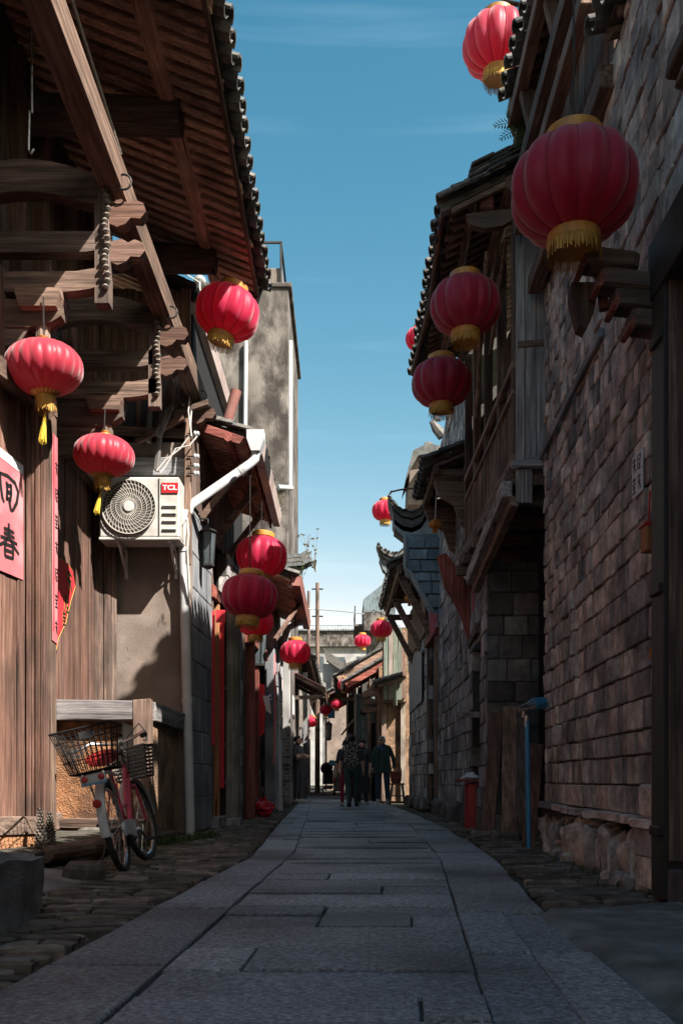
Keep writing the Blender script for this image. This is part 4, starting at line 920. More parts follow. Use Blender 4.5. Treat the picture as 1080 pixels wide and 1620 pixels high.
Dp = thing('drainpipe', 'grey plastic drainpipe on the far end of the red-gutter house', 'drainpipe', (-1.27, 19.3, 0))
tube([(-1.26, 19.3, -.03), P(436, 1100, 19.3), P(434, 1060, 19.3), (-1.1, 19.4, 3.7), (-.78, 19.4, 3.86)], .07, 12).build('pipe', 'white_pipe', Dp, True)
tube([P(438, 1188, 19.3), P(438, 1193, 19.3)], .085, 12).build('pipe_collar', 'white_pipe', Dp, True)
m_ = MB(); m_.tube([P(430, 1140, 18.6), P(434, 1180, 18.6), P(436, 1240, 18.6), P(438, 1270, 18.8)], .012, 5); m_.cbox(P(436, 1190, 18.5), (.06, .05, .1), .01); m_.build('meter_cable', 'wire', Dp)

# ============================================================ LEFT: CONCRETE TOWER HOUSE
T = thing('concrete_house', 'tall bare concrete house with stained walls and roof terrace railing', 'house', (-2.6, 24, 0))
YT = 22.0; xr = PX(456, YT); zt = PZ(455, YT)
box(((xr - 4.6) / 2, 24.5, zt / 2), (4.6 + xr, 5.0, zt), .02).build('wall', 'concrete_old', T)
box(((xr - 4.6) / 2 + .03, 24.5, zt + .05), (4.6 + xr + .1, 5.1, .12), .02).build('parapet_cap', 'concrete_old', T)
q = PZ(425, YT); box((PX(415, YT + .3), YT + .5, (zt + q) / 2 + .1), (.95, .7, q - zt), .02).build('roof_shed', 'wood_pale_Z', T)
rl = PZ(380, YT)
m_ = MB(); m_.bar((PX(444, YT), YT + .1, zt), (PX(444, YT), YT + .1, rl), .05, .05); m_.bar((PX(412, YT), YT + .1, rl), (PX(446, YT), YT + .1, rl), .05, .05); m_.bar((PX(444, YT), YT + .1, rl), (PX(444, YT), YT + 4.6, rl), .05, .05); m_.bar((PX(444, YT), YT + 4.6, zt), (PX(444, YT), YT + 4.6, rl), .05, .05)
m_.build('terrace_railing', 'iron', T)
tube([P(389, 540, YT - .08), P(388, 675, YT - .08)], .05, 10).build('downpipe', 'white_pipe', T, True)
tube([P(459, 540, YT + .3), P(459, 772, YT + .3), P(461, 772, YT + .1), P(440, 771, YT - .1)], .06, 10).build('downpipe', 'white_pipe', T, True)
tube([P(455, 470, YT + .4), P(455, 545, YT + .4)], .04, 10).build('downpipe', 'white_pipe', T, True)
# dish antenna at its foot roofline
dm = MB(); dq = P(316, 447, 11.6)
dm.tube([dq + V((0, 0, -.25)), dq], .012, 6); dm.lathe([(.005, 0), (.05, .012), (.08, .035)], 14, dq, ax=Matrix.Rotation(R(-50), 3, 'X')); dm.tube([dq, dq + V((-.16, -.05, .08))], .007, 5); dm.cbox(dq + V((-.17, -.05, .085)), (.04, .03, .03), .004)
dm.tube([dq + V((0, 0, -.1)), dq + V((.12, 0, -.06))], .008, 5)
dm.top('dish_antenna', 'white_metal', 'small satellite dish antenna on the ridge of the corner house', 'antenna', dq + V((0, 0, -.25)))

# firewall end with tiled cap in front of it
Fw = thing('firewall', 'weathered plaster firewall end with upturned tiled cap', 'wall', (-1.2, 21.2, 0))
ya = 21.0
box((-1.455, ya + .15, 2.4), (.62, .3, 4.8), .02, None, .01).build('wall', 'plaster_white', Fw)
MB().prism([(-1.7, 4.75), (-1.06, 4.75), (-1.02, 5.0), (-.92, 5.12), (-.86, 5.32), (-1.7, 5.3)], (0, .34, 0), (0, ya - .02, 0)).build('corbel', 'concrete_old', Fw)
for i in range(3):
    MB().prism([(-1.75, 5.3 + .1 * i), (-1.2, 5.3 + .1 * i), (-.85, 5.33 + .1 * i), (-.68 - .03 * i, 5.42 + .1 * i), (-.69 - .03 * i, 5.5 + .1 * i), (-.9, 5.40 + .1 * i), (-1.2, 5.385 + .1 * i), (-1.75, 5.385 + .1 * i)], (0, .5 - .06 * i, 0), (0, ya - .1 + .03 * i, 0)).build('tile_course', 'tile', Fw)
courses(Fw, (-1.42, 21.0), (-1.14, 21.0), 0, 1.75, .085, (.2, .3), 'stone_dark', 'mortar_pale', 'brick', .12, near=80, gap=.012)
courses(Fw, (-1.14, 21.1), (-1.30, 22.2), 0, 1.75, .085, (.2, .3), 'stone_dark', 'mortar_pale', 'brick', .12, near=120, gap=.012)
box((-1.30, 21.12, 3.1), (.32, .2, 2.7), .01).build('plaster_face', 'plaster_beige', Fw)
box((-1.24, 21.7, 2.7), (.06, 1.0, 1.9), .01, (0, 0, .14)).build('plaster_face', 'plaster_white', Fw)
def twig(name, label, p0, h, n, seed, m='leaf_dry', cat='plant'):
    random.seed(seed); mb = MB()
    p0 = V(p0)
    for k in range(n):
        d = V((ru(-.5, .5), ru(-.3, .3), ru(.7, 1.1))).normalized(); p = p0.copy(); pts = [p.copy()]
        for i in range(4): p = p + d * h * .27 + V((ru(-.03, .03), 0, ru(-.02, .04))) * h * 2; pts.append(p.copy())
        mb.tube(pts, [.008 * h + .003, .006 * h + .002, .004, .003, .002], 4)
        for q in pts[1:]:
            for _ in range(9):
                a = V((ru(-1, 1), ru(-1, 1), ru(-.3, 1))).normalized() * ru(.03, .07) * h * 1.15; s_ = a.cross(V((0, 1, .3))).normalized() * .22 * a.length
                mb.add([q, q + a * .5 + s_, q + a, q + a * .5 - s_], [(0, 1, 2, 3)])
    return mb.top(name, m, label, cat, p0)
twig('roof_weed', 'dry weeds sprouting from the tip of the firewall cap', P(499, 905, 21), 0.75, 5, 3)
twig('roof_weed', 'small dry weed on the back of the firewall cap', P(487, 866, 21), 0.22, 3, 5)
tube([P(484, 892, 21), P(485, 898, 21), P(489, 896, 21), P(491, 890, 21), P(494, 898, 21), P(498, 899, 21), P(500, 886, 21)], .015, 5).top('loose_cable', 'cable_black', 'loose black cable looped under the firewall cap', 'cable', P(484, 892, 21))
twig('gutter_weed', 'bushy weeds growing over the red gutter end', P(474, 925, 20.0), 0.4, 8, 8, 'leaf')
twig('gutter_weed', 'leafy weeds on the low corner roof above the hanging lanterns', P(440, 815, 14.2), 0.3, 8, 9, 'leaf_dry')
random.seed(21)

# ============================================================ LEFT: FAR HOUSES
def far_house(name, label, side, xw, y0, y1, zw, ex, ez, wallmat, pl_w=.22, slope=.42, ln=1.6, doors=(), posts=(), postmat='wood_mid_Z', plinth=None, depth=2.0, gable=None, roof=True, endmat=None):
    h = thing(name, label, 'house', (xw - side * -1 * 0, (y0 + y1) / 2, 0)); s = side
    box((xw + s * depth / 2 + s * .05, (y0 + y1) / 2, zw / 2), (depth, y1 - y0, zw), .01).build('core', 'void' if not endmat else endmat, h)
    a, b = ((xw, y0), (xw, y1)) if s < 0 else ((xw, y1), (xw, y0))
    if wallmat.startswith('wood'): planks(h, a, b, 0.05, zw, pl_w, wallmat, .03)
    else: courses(h, a, b, 0, zw, .2, (.3, .5), wallmat, 'mortar', 'stone_block', .12, near=120, gap=.01)
    for (d0, d1, dz) in doors:
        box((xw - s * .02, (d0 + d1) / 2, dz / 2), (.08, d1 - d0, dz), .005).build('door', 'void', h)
        for dd in (d0, d1): bar((xw - s * .06, dd, 0), (xw - s * .06, dd, dz), .08, .09).build('door_post', postmat, h)
        bar((xw - s * .06, d0 - .1, dz), (xw - s * .06, d1 + .1, dz), .1, .12).build('door_lintel', postmat, h)
    for (px_, py_, pz_) in posts: bar((px_, py_, 0), (px_, py_, pz_), .14, .14).build('post', postmat, h)
    if roof:
        tile_roof(h, s, ex, ez, y0, y1, slope, ln, pitch=.24, tl=.26, raft=.2, raft_w=.07, rows_obj=1, raft_obj=False, raft_mat='wood_mid_X')
        bar((ex + s * .05, y0, ez - .1), (ex + s * .05, y1, ez - .1), .05, .1).build('eave_board', 'wood_mid_Y', h)
    return h
FL1 = far_house('timber_house', 'grey weathered plank house behind the standing man', -1, -1.35, 29, 38, 4.6, -0.9, 4.3, 'wood_pale_Z', doors=((30, 31.2, 2.3), (34.5, 35.6, 2.3)), postmat='wood_grey_Z', posts=((-1.2, 33.0, 3.9), (-1.12, 29.3, 3.9)))
FL2 = far_house('timber_house', 'dark far timber house beyond the utility poles', -1, -1.75, 38.3, 52, 5.2, -1.3, 5.0, 'wood_grey_Z', doors=((41, 42.2, 2.3),))
# red awning
Aw = thing('awning', 'rusty red corrugated awning over the left side of the alley', 'awning', (-1.2, 27, 3.2))
m_ = MB(); n = 26
ya0, ya1 = 25.0, 28.6
vs_ = []
for i in range(n + 1):
    yy = ya0 + (ya1 - ya0) * i / n; zz = .03 * (i % 2)
    vs_ += [(-1.62, yy, 3.62 + zz), (-0.42, yy, 3.02 + zz), (-1.62, yy, 3.6 + zz), (-0.42, yy, 3.0 + zz)]
for i in range(n): a = 4 * i; m_.add([], []); 
m_.add(vs_, [(4 * i, 4 * i + 4, 4 * i + 5, 4 * i + 1) for i in range(n)] + [(4 * i + 2, 4 * i + 3, 4 * i + 7, 4 * i + 6) for i in range(n)] + [(4 * i + 1, 4 * i + 5, 4 * i + 7, 4 * i + 3) for i in range(n)] + [(0, 1, 3, 2), (4 * n, 4 * n + 2, 4 * n + 3, 4 * n + 1)])
m_.build('corrugated_sheet', 'tile_red', Aw)
for yy in (ya0 + .05, ya1 - .1, 26.8): bar((-1.6, yy, 3.52), (-.45, yy, 2.95), .07, .09).build('awning_rafter', 'wood_dark_X', Aw)
bar((-.46, ya0, 2.9), (-.46, ya1, 2.9), .07, .12).build('awning_beam', 'wood_dark_Y', Aw)
bar((-1.5, ya0 + .1, 2.75), (-.45, ya0 + .1, 2.8), .08, .1).build('awning_tie', 'wood_dark_X', Aw)
for yy in (ya0 + .1, ya1 - .1): bar((-1.5, yy, 0), (-1.5, yy, 3.5), .1, .1).build('awning_post', 'wood_mid_Z', Aw)
ac2 = thing('air_conditioner', 'small far air conditioner box under the red awning', 'air conditioner', P(459, 1130, 24.2)); q = P(459, 1117, 24.2)
box(q, (.2, .6, .5), .02).build('casing', 'white_metal', ac2); MB().lathe([(.2, 0), (.2, .01), (.01, .012)], 20, q + V((-.02, -.302, 0)), ax=Matrix.Rotation(R(90), 3, 'X') @ Matrix.Diagonal((.42, 1, 1))).build('fan_grille', 'grille', ac2)
box(q + V((-.05, 0, -.29)), (.3, .5, .05), .005).build('wall_bracket', 'iron', ac2)
courses(Fw, (-1.32, 22.2), (-1.5, 24.9), 0, 3.4, .2, (.3, .5), 'stone_grey', 'mortar', 'stone_block', .12, near=60, gap=.01)
# poles
def pole(px_, pyt, Y, r0, label, arms=True):
    x = PX(px_, Y); zt_ = PZ(pyt, Y); t_ = thing('utility_pole', label, 'pole', (x, Y, -.06))
    tube([(x, Y, -.1), (x, Y, zt_ * .5), (x, Y, zt_)], [r0, r0 * .85, r0 * .65], 12).build('shaft', 'wood_dark_Z', t_, True)
    for k, f_ in enumerate((.97, .84, .75)):
        if arms: bar((x - .25, Y, zt_ * f_), (x + .25, Y, zt_ * f_), .05, .06).build('crossarm', 'iron', t_)
    for f_ in (.6, .45, .3): tube([(x, Y, zt_ * f_ - .05), (x, Y, zt_ * f_ + .05)], r0 * .95, 12).build('band', 'iron', t_)
pole(502, 922, 42, .12, 'tall concrete utility pole standing beyond the awning')
pole(488, 935, 47, .1, 'thinner utility pole behind the taller one', False)
tube([P(478, 963, 42), P(502, 964, 42), P(540, 967, 40), P(575, 971, 38)], .022, 5).top('overhead_cable', 'wire', 'pale overhead cable strung across the alley from the pole', 'cable', P(502, 964, 42))

NL = far_house('blocker_house', 'unseen timber house added on the left behind the viewpoint to block light', -1, -2.7, -9, 3.0, 4.4, -2.2, 4.5, 'wood_brown_Z', pl_w=.3)  # unseen house, added behind the camera as a light blocker
NR = far_house('blocker_house', 'unseen timber house added on the right behind the viewpoint to block the sun', 1, 1.8, -9, 2.35, 5.8, 1.6, 5.9, 'wood_mid_Z', pl_w=.3)  # unseen house, added and sized to keep sun off the foreground
# ============================================================ RIGHT: STONE HOUSE
S = thing('stone_house', 'brown cut-stone house with rubble footing and dark upper storey', 'house', (2.4, 6.8, 0))
WX = lambda y: 1.91 + 0.047 * (y - 8.9)
box((2.62, 6.9, 2.6), (1.2, 3.96, 5.2), .01).build('core', 'void', S)
courses(S, (1.91, 8.9), (WX(5.07), 5.07), 0.58, 5.4, 0.17, (0.08, 0.22), 'stone_warm', 'mortar', 'brick', 0.14, near=300, gap=0.011, proud=0.02, jit=.018)
courses(S, (1.91, 8.9), (WX(5.4), 5.4), 0.40, 0.58, 0.2, (0.3, 0.6), 'stone_warm', 'mortar', 'base_block', 0.16, near=20, gap=0.01, proud=0.02)
y = 5.1
while y < 8.9:                        # thin ledge course
    l_ = ru(.2, .5); piece('ledge_stone', 'stone_warm', S, (WX(y) + .02, y + l_ / 2, .375 + ru(-.01, .01)), (.2, l_ - .02, .055), (0, 0, ru(-.05, .05)), .12, .06); y += l_
for yy, zz, w_ in ((5.2, .5, .3), (5.25, .28, .3), (5.22, .1, .34)): piece('corner_block', 'stone_warm', S, (WX(yy) + .04, yy, zz), (.22, w_, .18), (0, 0, .03), .08, .05)
box((WX(7) + .12, 7.0, .18), (.12, 3.9, .36), .01).build('footing_core', 'mortar_dark', S)
y = 5.35
while y < 8.9:                        # rubble footing of slanted stones
    w_ = ru(.07, .16); hgt = ru(.2, .36); z0 = -.03 if rnd() < .6 else .12
    if z0 > 0: hgt = ru(.14, .22); piece('rubble_stone', 'stone_warm', S, (WX(y) + ru(.0, .03), y + ru(-.03, .03), .04), (ru(.1, .16), w_ * 1.2, .16), (ru(-.1, .1), ru(-.2, .1), ru(-.3, .3)), .16, .1)
    piece('rubble_stone', 'stone_warm', S, (WX(y) + .0 + ru(-.03, .03), y, z0 + hgt / 2), (ru(.1, .17), w_, hgt), (ru(-.4, -.1), ru(-.15, .05), ru(-.35, .35)), .16, .1)
    y += w_ * .9
for i in range(10): yy = ru(5.5, 8.8); piece('rubble_stone', 'stone_warm', S, (WX(yy) - .08, yy, .0), (ru(.08, .14), ru(.08, .16), ru(.07, .12)), (ru(-.3, .3), ru(-.3, .3), ru(-.5, .5)), .2, .12)
# wall over the gate
courses(S, (WX(5.07), 5.07), (WX(2.6), 2.6), 3.45, 5.45, 0.3, (0.25, 0.5), 'stone_warm', 'mortar', 'gate_block', 0.14, near=60, gap=0.01, proud=0.022)
box((2.45, 3.9, 2.6), (.9, 2.4, 5.2), .01).build('gate_core', 'void', S)
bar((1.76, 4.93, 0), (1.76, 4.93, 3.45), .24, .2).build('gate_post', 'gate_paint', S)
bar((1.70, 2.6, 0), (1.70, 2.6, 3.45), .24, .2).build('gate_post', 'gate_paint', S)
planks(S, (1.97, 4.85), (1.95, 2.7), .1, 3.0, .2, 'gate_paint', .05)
for zz in (.35, 1.6, 2.9): box((1.635, 4.93, zz), (.03, .16, .05), .006).build('iron_strap', 'iron', S)
box((1.76, 4.815, 1.7), (.2, .02, 3.0), .004).build('post_facing', 'wood_dark_Z', S)
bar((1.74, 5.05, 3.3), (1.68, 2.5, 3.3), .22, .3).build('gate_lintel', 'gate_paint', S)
bar((1.76, 4.85, .06), (1.76, 2.7, .06), .2, .2).build('threshold', 'stone_dark', S)
# corbelled gate canopy
for i in range(4):
    x_ = 1.66 - .085 * i; z_ = 3.06 + .11 * i
    piece('canopy_corbel', 'wood_dark_X', S, (x_ + .03, 5.1, z_), (.3, .16, .1), (0, .12, 0), .12, .03)
    piece('canopy_corbel', 'wood_red_X', S, (x_ - .11, 5.12, z_ - .01), (.035, .18, .085), (0, .35, 0), .12, .03)
for yy in (2.7, 3.3, 3.9): bar((1.75, yy, 3.42), (1.4, yy, 3.55), .1, .12).build('canopy_arm', 'wood_dark_X', S)
box((1.63, 3.3, 3.62), (.5, 1.5, .1), .01, (0, .12, 0)).build('canopy_deck', 'wood_dark_Y', S)
m_ = MB(); q = P(924, 475, 5.2); m_.prism([(-.07, .1), (.07, .1), (.075, .05), (.05, -.07), (.01, -.16), (-.03, -.14), (-.07, .03)], (0, .1, 0), q); m_.build('carved_pendant', 'wood_dark_Z', S)
tube([P(936, 420, 5.2), P(950, 450, 5.2), P(955, 490, 5.2)], [.02, .025, .03], 8).build('canopy_brace', 'wood_red_Z', S, True)
# upper timber storey
planks(S, (1.86, 8.9), (1.83, 6.3), 5.2, 7.2, .22, 'wood_dark_Z', .04)
for x_, z_, w_, mm in ((1.80, 5.22, .13, 'wood_dark_Y'), (1.66, 5.75, .1, 'wood_mid_Y'), (1.70, 6.3, .12, 'wood_dark_Y'), (1.60, 6.75, .1, 'wood_mid_Y')):
    bar((x_ - .05, 6.2, z_), (x_, 8.85, z_), w_, w_ * 1.2).build('eave_beam', mm, S)
for yy in (6.5, 7.4, 8.4):
    bar((1.95, yy, 5.3), (1.6, yy, 6.8), .08, .1).build('eave_strut', 'wood_dark_Z', S)
box((2.5, 7.55, 6.2), (1.2, 2.6, 2.0), .01).build('upper_core', 'void', S)
courses(S, (1.72, 8.92), (1.98, 8.92), 5.8, 7.1, .16, (.14, .26), 'stone_warm', 'mortar', 'pier_block', .12, near=40, gap=.008)
tile_roof(S, 1, 1.62, 7.1, 6.2, 9.05, .42, 1.6, raft=.18, raft_mat='wood_dark_X', rows_obj=1)
tile_roof(S, 1, 1.7, 5.45, 2.6, 6.15, .3, 1.4, raft=.18, raft_mat='wood_dark_X', rows_obj=1)
m_ = MB(); 
for i in range(4): m_.cbox((1.66 + .02 * i, 9.0, 7.0 - .09 * i), (.16, .2, .07), .015, (0, -.2, 0), .01)
m_.build('verge_tiles', 'tile', S)
# grey cable trunking
tk = thing('cable_trunking', 'grey cable trunking running along the cut-stone wall', 'trunking', (1.8, 7.6, 3.65))
bar((WX(6.45) - .03, 6.45, 3.66), (WX(8.9) - .045, 8.9, 3.64), .03, .065).build('trunking_length', 'cement_wall', tk)
bar((WX(8.9) - .05, 8.9, 3.63), (1.6, 8.9, 3.55), .03, .065).build('trunking_length', 'cement_wall', tk)
# plate, papers and incense box at the gate
q = V((WX(5.5) - .028, PX(1, 1) * 0 + 5.52, PZ(750, 5.52)))
hp = MB().cbox(q, (.012, .19, .25), .004).top('wall_plaque', 'paper_white', 'small pale plaque with dark characters on the brown stone wall', 'sign', q)
for i, (dy, dz) in enumerate(((.045, .06), (-.045, .06), (.045, -.055), (-.045, -.055))):
    m_ = MB(); glyph(m_, G_MISC[i % 3], q + V((-.007, dy, dz)), (0, -1, 0), (0, 0, 1), (-1, 0, 0), .16, .001, .075, .09); m_.build('character', 'ink', hp)
x_ = WX(5.1) - .035
m_ = MB(); m_.cbox((x_, 5.09, 2.2), (.006, .09, 2.5), .001); m_.top('gate_couplet', 'paper_red', 'dark red couplet strip beside the gate post', 'poster', (x_, 5.09, 2.2))
ib = thing('incense_box', 'small orange wooden incense holder hung beside the gate', 'incense box', (x_ - .03, 5.14, PZ(850, 5.1)))
q = V((x_ - .035, 5.14, PZ(850, 5.1))); box(q, (.06, .09, .14), .006).build('box_body', 'wood_orange_Z', ib); box(q + V((0, 0, .075)), (.08, .11, .02), .004).build('box_rim', 'plastic_red', ib); tube([q + V((0, 0, .08)), q + V((.01, 0, .26))], .006, 5).build('hanger', 'plastic_red', ib)
for nm, py0, py1, lb in (('paper_strip', 950, 1015, 'torn orange paper strip low beside the gate post'), ('paper_strip', 498, 530, 'torn orange paper scrap high beside the gate post')):
    a, b = PZ(py0, 5.14), PZ(py1, 5.14)
    m_ = MB(); m_.prism([(0, a), (.04, a), (.05, b), (.12, b - .05), (.1, b - .09), (0, b - .04)], (-.003, 0, 0), (x_ - .006, 5.1, 0), (0, 1, 0)); m_.top(nm, 'orange_lantern', lb, 'poster', (x_, 5.12, (a + b) / 2))
# fern on the wall top
random.seed(5); fm = MB(); f0 = P(836, 210, 8.85)
for k, (tx, ty) in enumerate(((780, 200), (800, 182), (790, 222), (815, 235), (822, 185))):
    tip = P(tx, ty, 8.7); n = 12
    for i in range(n):
        u = i / n; p = f0.lerp(tip, u) + V((0, 0, .05 * math.sin(u * 3.1))); q = f0.lerp(tip, u + 1 / n) + V((0, 0, .05 * math.sin((u + 1 / n) * 3.1)))
        fm.tube([p, q], .003, 4); d = (q - p).normalized(); sd = V((d.z, 0, -d.x)); l_ = .075 * math.sin(math.pi * (u * .85 + .1))
        for s_ in (-1, 1):
            e_ = p + sd * s_ * l_ + d * .035; fm.add([p, p.lerp(e_, .5) + d * .012, e_, p.lerp(e_, .5) - d * .01 + V((0, .005, 0))], [(0, 1, 2, 3)])
fm.top('fern', 'leaf', 'green fern growing out of the top of the stone wall', 'plant', f0)
random.seed(31)

# ============================================================ RIGHT: BALCONY HOUSE
B = thing('balcony_house', 'dark timber house with overhanging balcony and jagged tiled eave', 'house', (2.2, 11, 0))
box((2.85, 11.0, 3.0), (1.3, 4.1, 6.0), .01).build('core', 'void', B)
tile_roof(B, 1, 1.04, 6.08, 9.0, 12.8, 0.5, 1.85, pitch=.22, tl=.24, raft=.155, raft_w=.06, raft_mat='wood_mid_X', rows_obj=2, wave=.05)
for i in range(5):                                   # ridge-like layer of flat tiles on the near verge
    a = math.atan(.5)
    for k in range(7):
        s_ = .3 + k * .2 + ru(-.02, .02); piece('verge_tile', 'tile', B, (1.04 + s_ * math.cos(a), 9.02 + ru(-.03, .03), 6.08 + s_ * math.sin(a) + .09 + .035 * i), (.24, .2, .03), (0, -a, ru(-.05, .05)), (.05, .05, .2), .03)
tube([P(702, 325, 9.05), (1.0, 10.8, 5.98), P(652, 592, 12.75)], .03, 8).build('bamboo_pole', 'wood_brown_Y', B)
bar(P(748, 315, 9.05), (1.32, 12.7, 6.12), .08, .1).build('purlin', 'wood_mid_Y', B)
tube([(1.62, 9.0, 6.28), (1.62, 12.7, 6.28)], .075, 10).build('purlin', 'wood_mid_Y', B, True)
m_ = MB(); m_.prism([(-.2, .04), (-.16, -.06), (-.02, -.1), (.15, -.07), (.3, .02), (.3, .09), (0, .07)], (0, .08, 0), P(770, 345, 9.05)); m_.build('carved_bracket', 'wood_mid_X', B)
box(P(769, 318, 9.1), (.14, .08, .2), .02, None, .01).build('bracket_block', 'wood_red_X', B)
planks(B, (1.645, 8.98), (1.96, 8.98), 3.6, 6.25, .09, 'wood_grey_Z', .03)
bar((1.66, 8.955, 4.72), (1.95, 8.955, 4.74), .03, .06).build('cross_board', 'wood_dark_X', B)
bar((1.60, 8.93, 3.58), (1.93, 8.93, 3.58), .1, .06).build('ledge_board', 'wood_grey_X', B)
for x_ in (1.68, 1.76): box((x_, 8.95, 3.38), (.075, .04, .32), .006).build('skirt_board', 'wood_grey_Z', B)
planks(B, (2.12, 12.6), (2.12, 9.0), 3.6, 6.2, .2, 'wood_dark_Z', .03)
for i, yy in enumerate((9.06, 9.9, 10.8, 11.7, 12.5)):
    bar((1.67, yy, 3.55), (1.67, yy, 6.2), .09, .09).build('balcony_post', 'wood_dark_Z', B)
for z_, h_ in ((4.56, .07), (4.30, .05), (3.66, .09)):
    bar((1.645, 9.0, z_), (1.645, 12.55, z_), .06, h_).build('balcony_rail', 'wood_mid_Y', B)
y = 9.12
while y < 12.5:
    bar((1.655, y, 3.68), (1.655, y, 4.3), .03, .035).build('baluster', 'wood_mid_Z', B); y += .115
planks(B, (1.70, 12.5), (1.70, 9.1), 3.62, 4.28, .16, 'wood_mid_Z', .02)
for a_, b_ in ((P(770, 398, 9.3), P(764, 470, 9.6)), (P(800, 380, 9.4), P(775, 560, 10.6)), (P(786, 400, 9.6), P(770, 540, 11)), (P(765, 470, 9.8), P(752, 660, 10.4))):
    tube([a_, b_], .022, 6).build('leaning_pole', 'wood_mid_Z', B)
box((2.0, 10.8, 3.48), (.9, 3.6, .14), .01).build('floor', 'wood_dark_Y', B)
for yy in (9.3, 10.1, 10.9, 11.7, 12.4): bar((2.3, yy, 3.36), (1.5, yy, 3.34), .1, .13).build('floor_joist', 'wood_mid_X', B)
bar((1.56, 8.95, 3.36), (1.52, 11.2, 2.98), .1, .16).build('skirt_beam', 'wood_grey_Y', B)
bar((1.63, 8.95, 3.24), (1.58, 11.2, 2.86), .08, .1).build('skirt_beam', 'wood_mid_Y', B)
# ground floor
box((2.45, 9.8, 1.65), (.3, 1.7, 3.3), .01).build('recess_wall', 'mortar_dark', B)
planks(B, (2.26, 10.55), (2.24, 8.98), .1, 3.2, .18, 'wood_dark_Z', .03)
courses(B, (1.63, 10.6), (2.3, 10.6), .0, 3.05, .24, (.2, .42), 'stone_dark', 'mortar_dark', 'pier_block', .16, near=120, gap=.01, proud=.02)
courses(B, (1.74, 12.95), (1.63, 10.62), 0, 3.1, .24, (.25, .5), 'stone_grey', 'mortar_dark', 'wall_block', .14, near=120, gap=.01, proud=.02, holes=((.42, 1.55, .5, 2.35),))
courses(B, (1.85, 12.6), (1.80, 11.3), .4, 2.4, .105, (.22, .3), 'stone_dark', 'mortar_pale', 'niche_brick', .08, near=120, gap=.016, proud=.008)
bar((1.78, 12.7, 2.42), (1.68, 11.3, 2.42), .18, .12).build('niche_lintel', 'wood_dark_Y', B)
bar(P(733, 1130, 12.6), P(770, 1131, 11.2), .2, .07).build('shelf_plank', 'wood_grey_Y', B)
for i, yy in enumerate((12.7,)):
    m_ = MB(); z_ = 2.45
    m_.prism([(0, 0), (-.1, .35), (-.32, .75), (-.42, 1.15), (-.3, 1.2), (-.12, .95), (.05, .7), (.1, 0)], (0, .07, 0), (1.70, yy, z_)); m_.build('curved_bracket', 'wood_red_Z', B)
q = P(757, 940, 12.0); m_ = MB(); m_.prism([(-.07, .2), (.09, .22), (.05, -.2), (-.09, -.22)], (0, .004, 0), q); m_.top('paper_scrap', 'paper_pink', 'faded pink paper above the bricked-up doorway', 'poster', q)
q = P(771, 960, 11.2); m_ = MB(); m_.prism([(.0, .3), (.045, .2), (.05, -.35), (.035, -.72), (-.02, -.35), (-.065, .0)], (0, .012, 0), q); m_.top('hanging_cloth', 'cloth_grey', 'pale grey cloth hanging at the bricked-up doorway', 'cloth', q)
# planks leaning by the standpipe
for i, (a_, b_, mm, w_) in enumerate((((1.72, 8.75, -.04), (1.84, 8.93, .95), 'wood_brown_Z', .12), ((1.58, 10.3, -.04), (1.72, 10.52, 1.35), 'wood_brown_Z', .14), ((1.80, 10.2, -.04), (1.86, 10.5, 1.42), 'wood_mid_Z', .16), ((1.95, 10.2, -.04), (1.98, 10.5, 1.3), 'wood_dark_Z', .15))):
    bar(a_, b_, w_, .03, up=(0, -1, .2)).top('leaning_board', mm, ('brown board leaning on the end of the brown stone wall', 'warm brown board leaning on the dark pier behind the standpipe', 'grey-brown board leaning on the dark pier beside the warm brown one', 'darkest board leaning deep in the recess by the pier')[i], 'board', a_)
for i, (x_, y_, s_) in enumerate(((1.5, 10.2, .2), (1.62, 9.9, .16), (1.45, 10.5, .15), (1.7, 9.5, .2))):
    MB().cbox((x_, y_, .01), (s_, s_ * .8, .12), .03, (.1, .05, i), .02).top('loose_stone', 'stone_dark', ('biggest loose stone at the foot of the dark pier', 'small loose stone between pier and standpipe', 'little loose stone before the dark pier corner', 'flat loose stone in the recess behind the standpipe')[i], 'stone', (x_, y_, -.05))
# standpipe
sp = thing('standpipe', 'blue plastic water standpipe with a metal tap', 'standpipe', (1.68, 8.55, -.05))
zt_ = PZ(1125, 8.55)
tube([P(836, 1345, 8.55), P(833, 1140, 8.55)], .022, 10).build('pipe', 'plastic_blue', sp, True)
tube([P(832, 1150, 8.55), P(832, 1132, 8.55)], .02, 8).build('riser', 'chrome', sp, True)
tube([P(858, 1112, 8.7), P(842, 1114, 8.6)], .055, 12).build('hose_end', 'plastic_blue', sp, True)
tube([P(845, 1117, 8.58), P(828, 1122, 8.52), P(818, 1124, 8.5)], .022, 8).build('tap_body', 'chrome', sp, True)
bar(P(845, 1107, 8.55), P(818, 1120, 8.5), .03, .015).build('tap_lever', 'chrome', sp)
tube([P(828, 1122, 8.52), P(827, 1135, 8.52)], .016, 8).build('spout', 'chrome', sp, True)
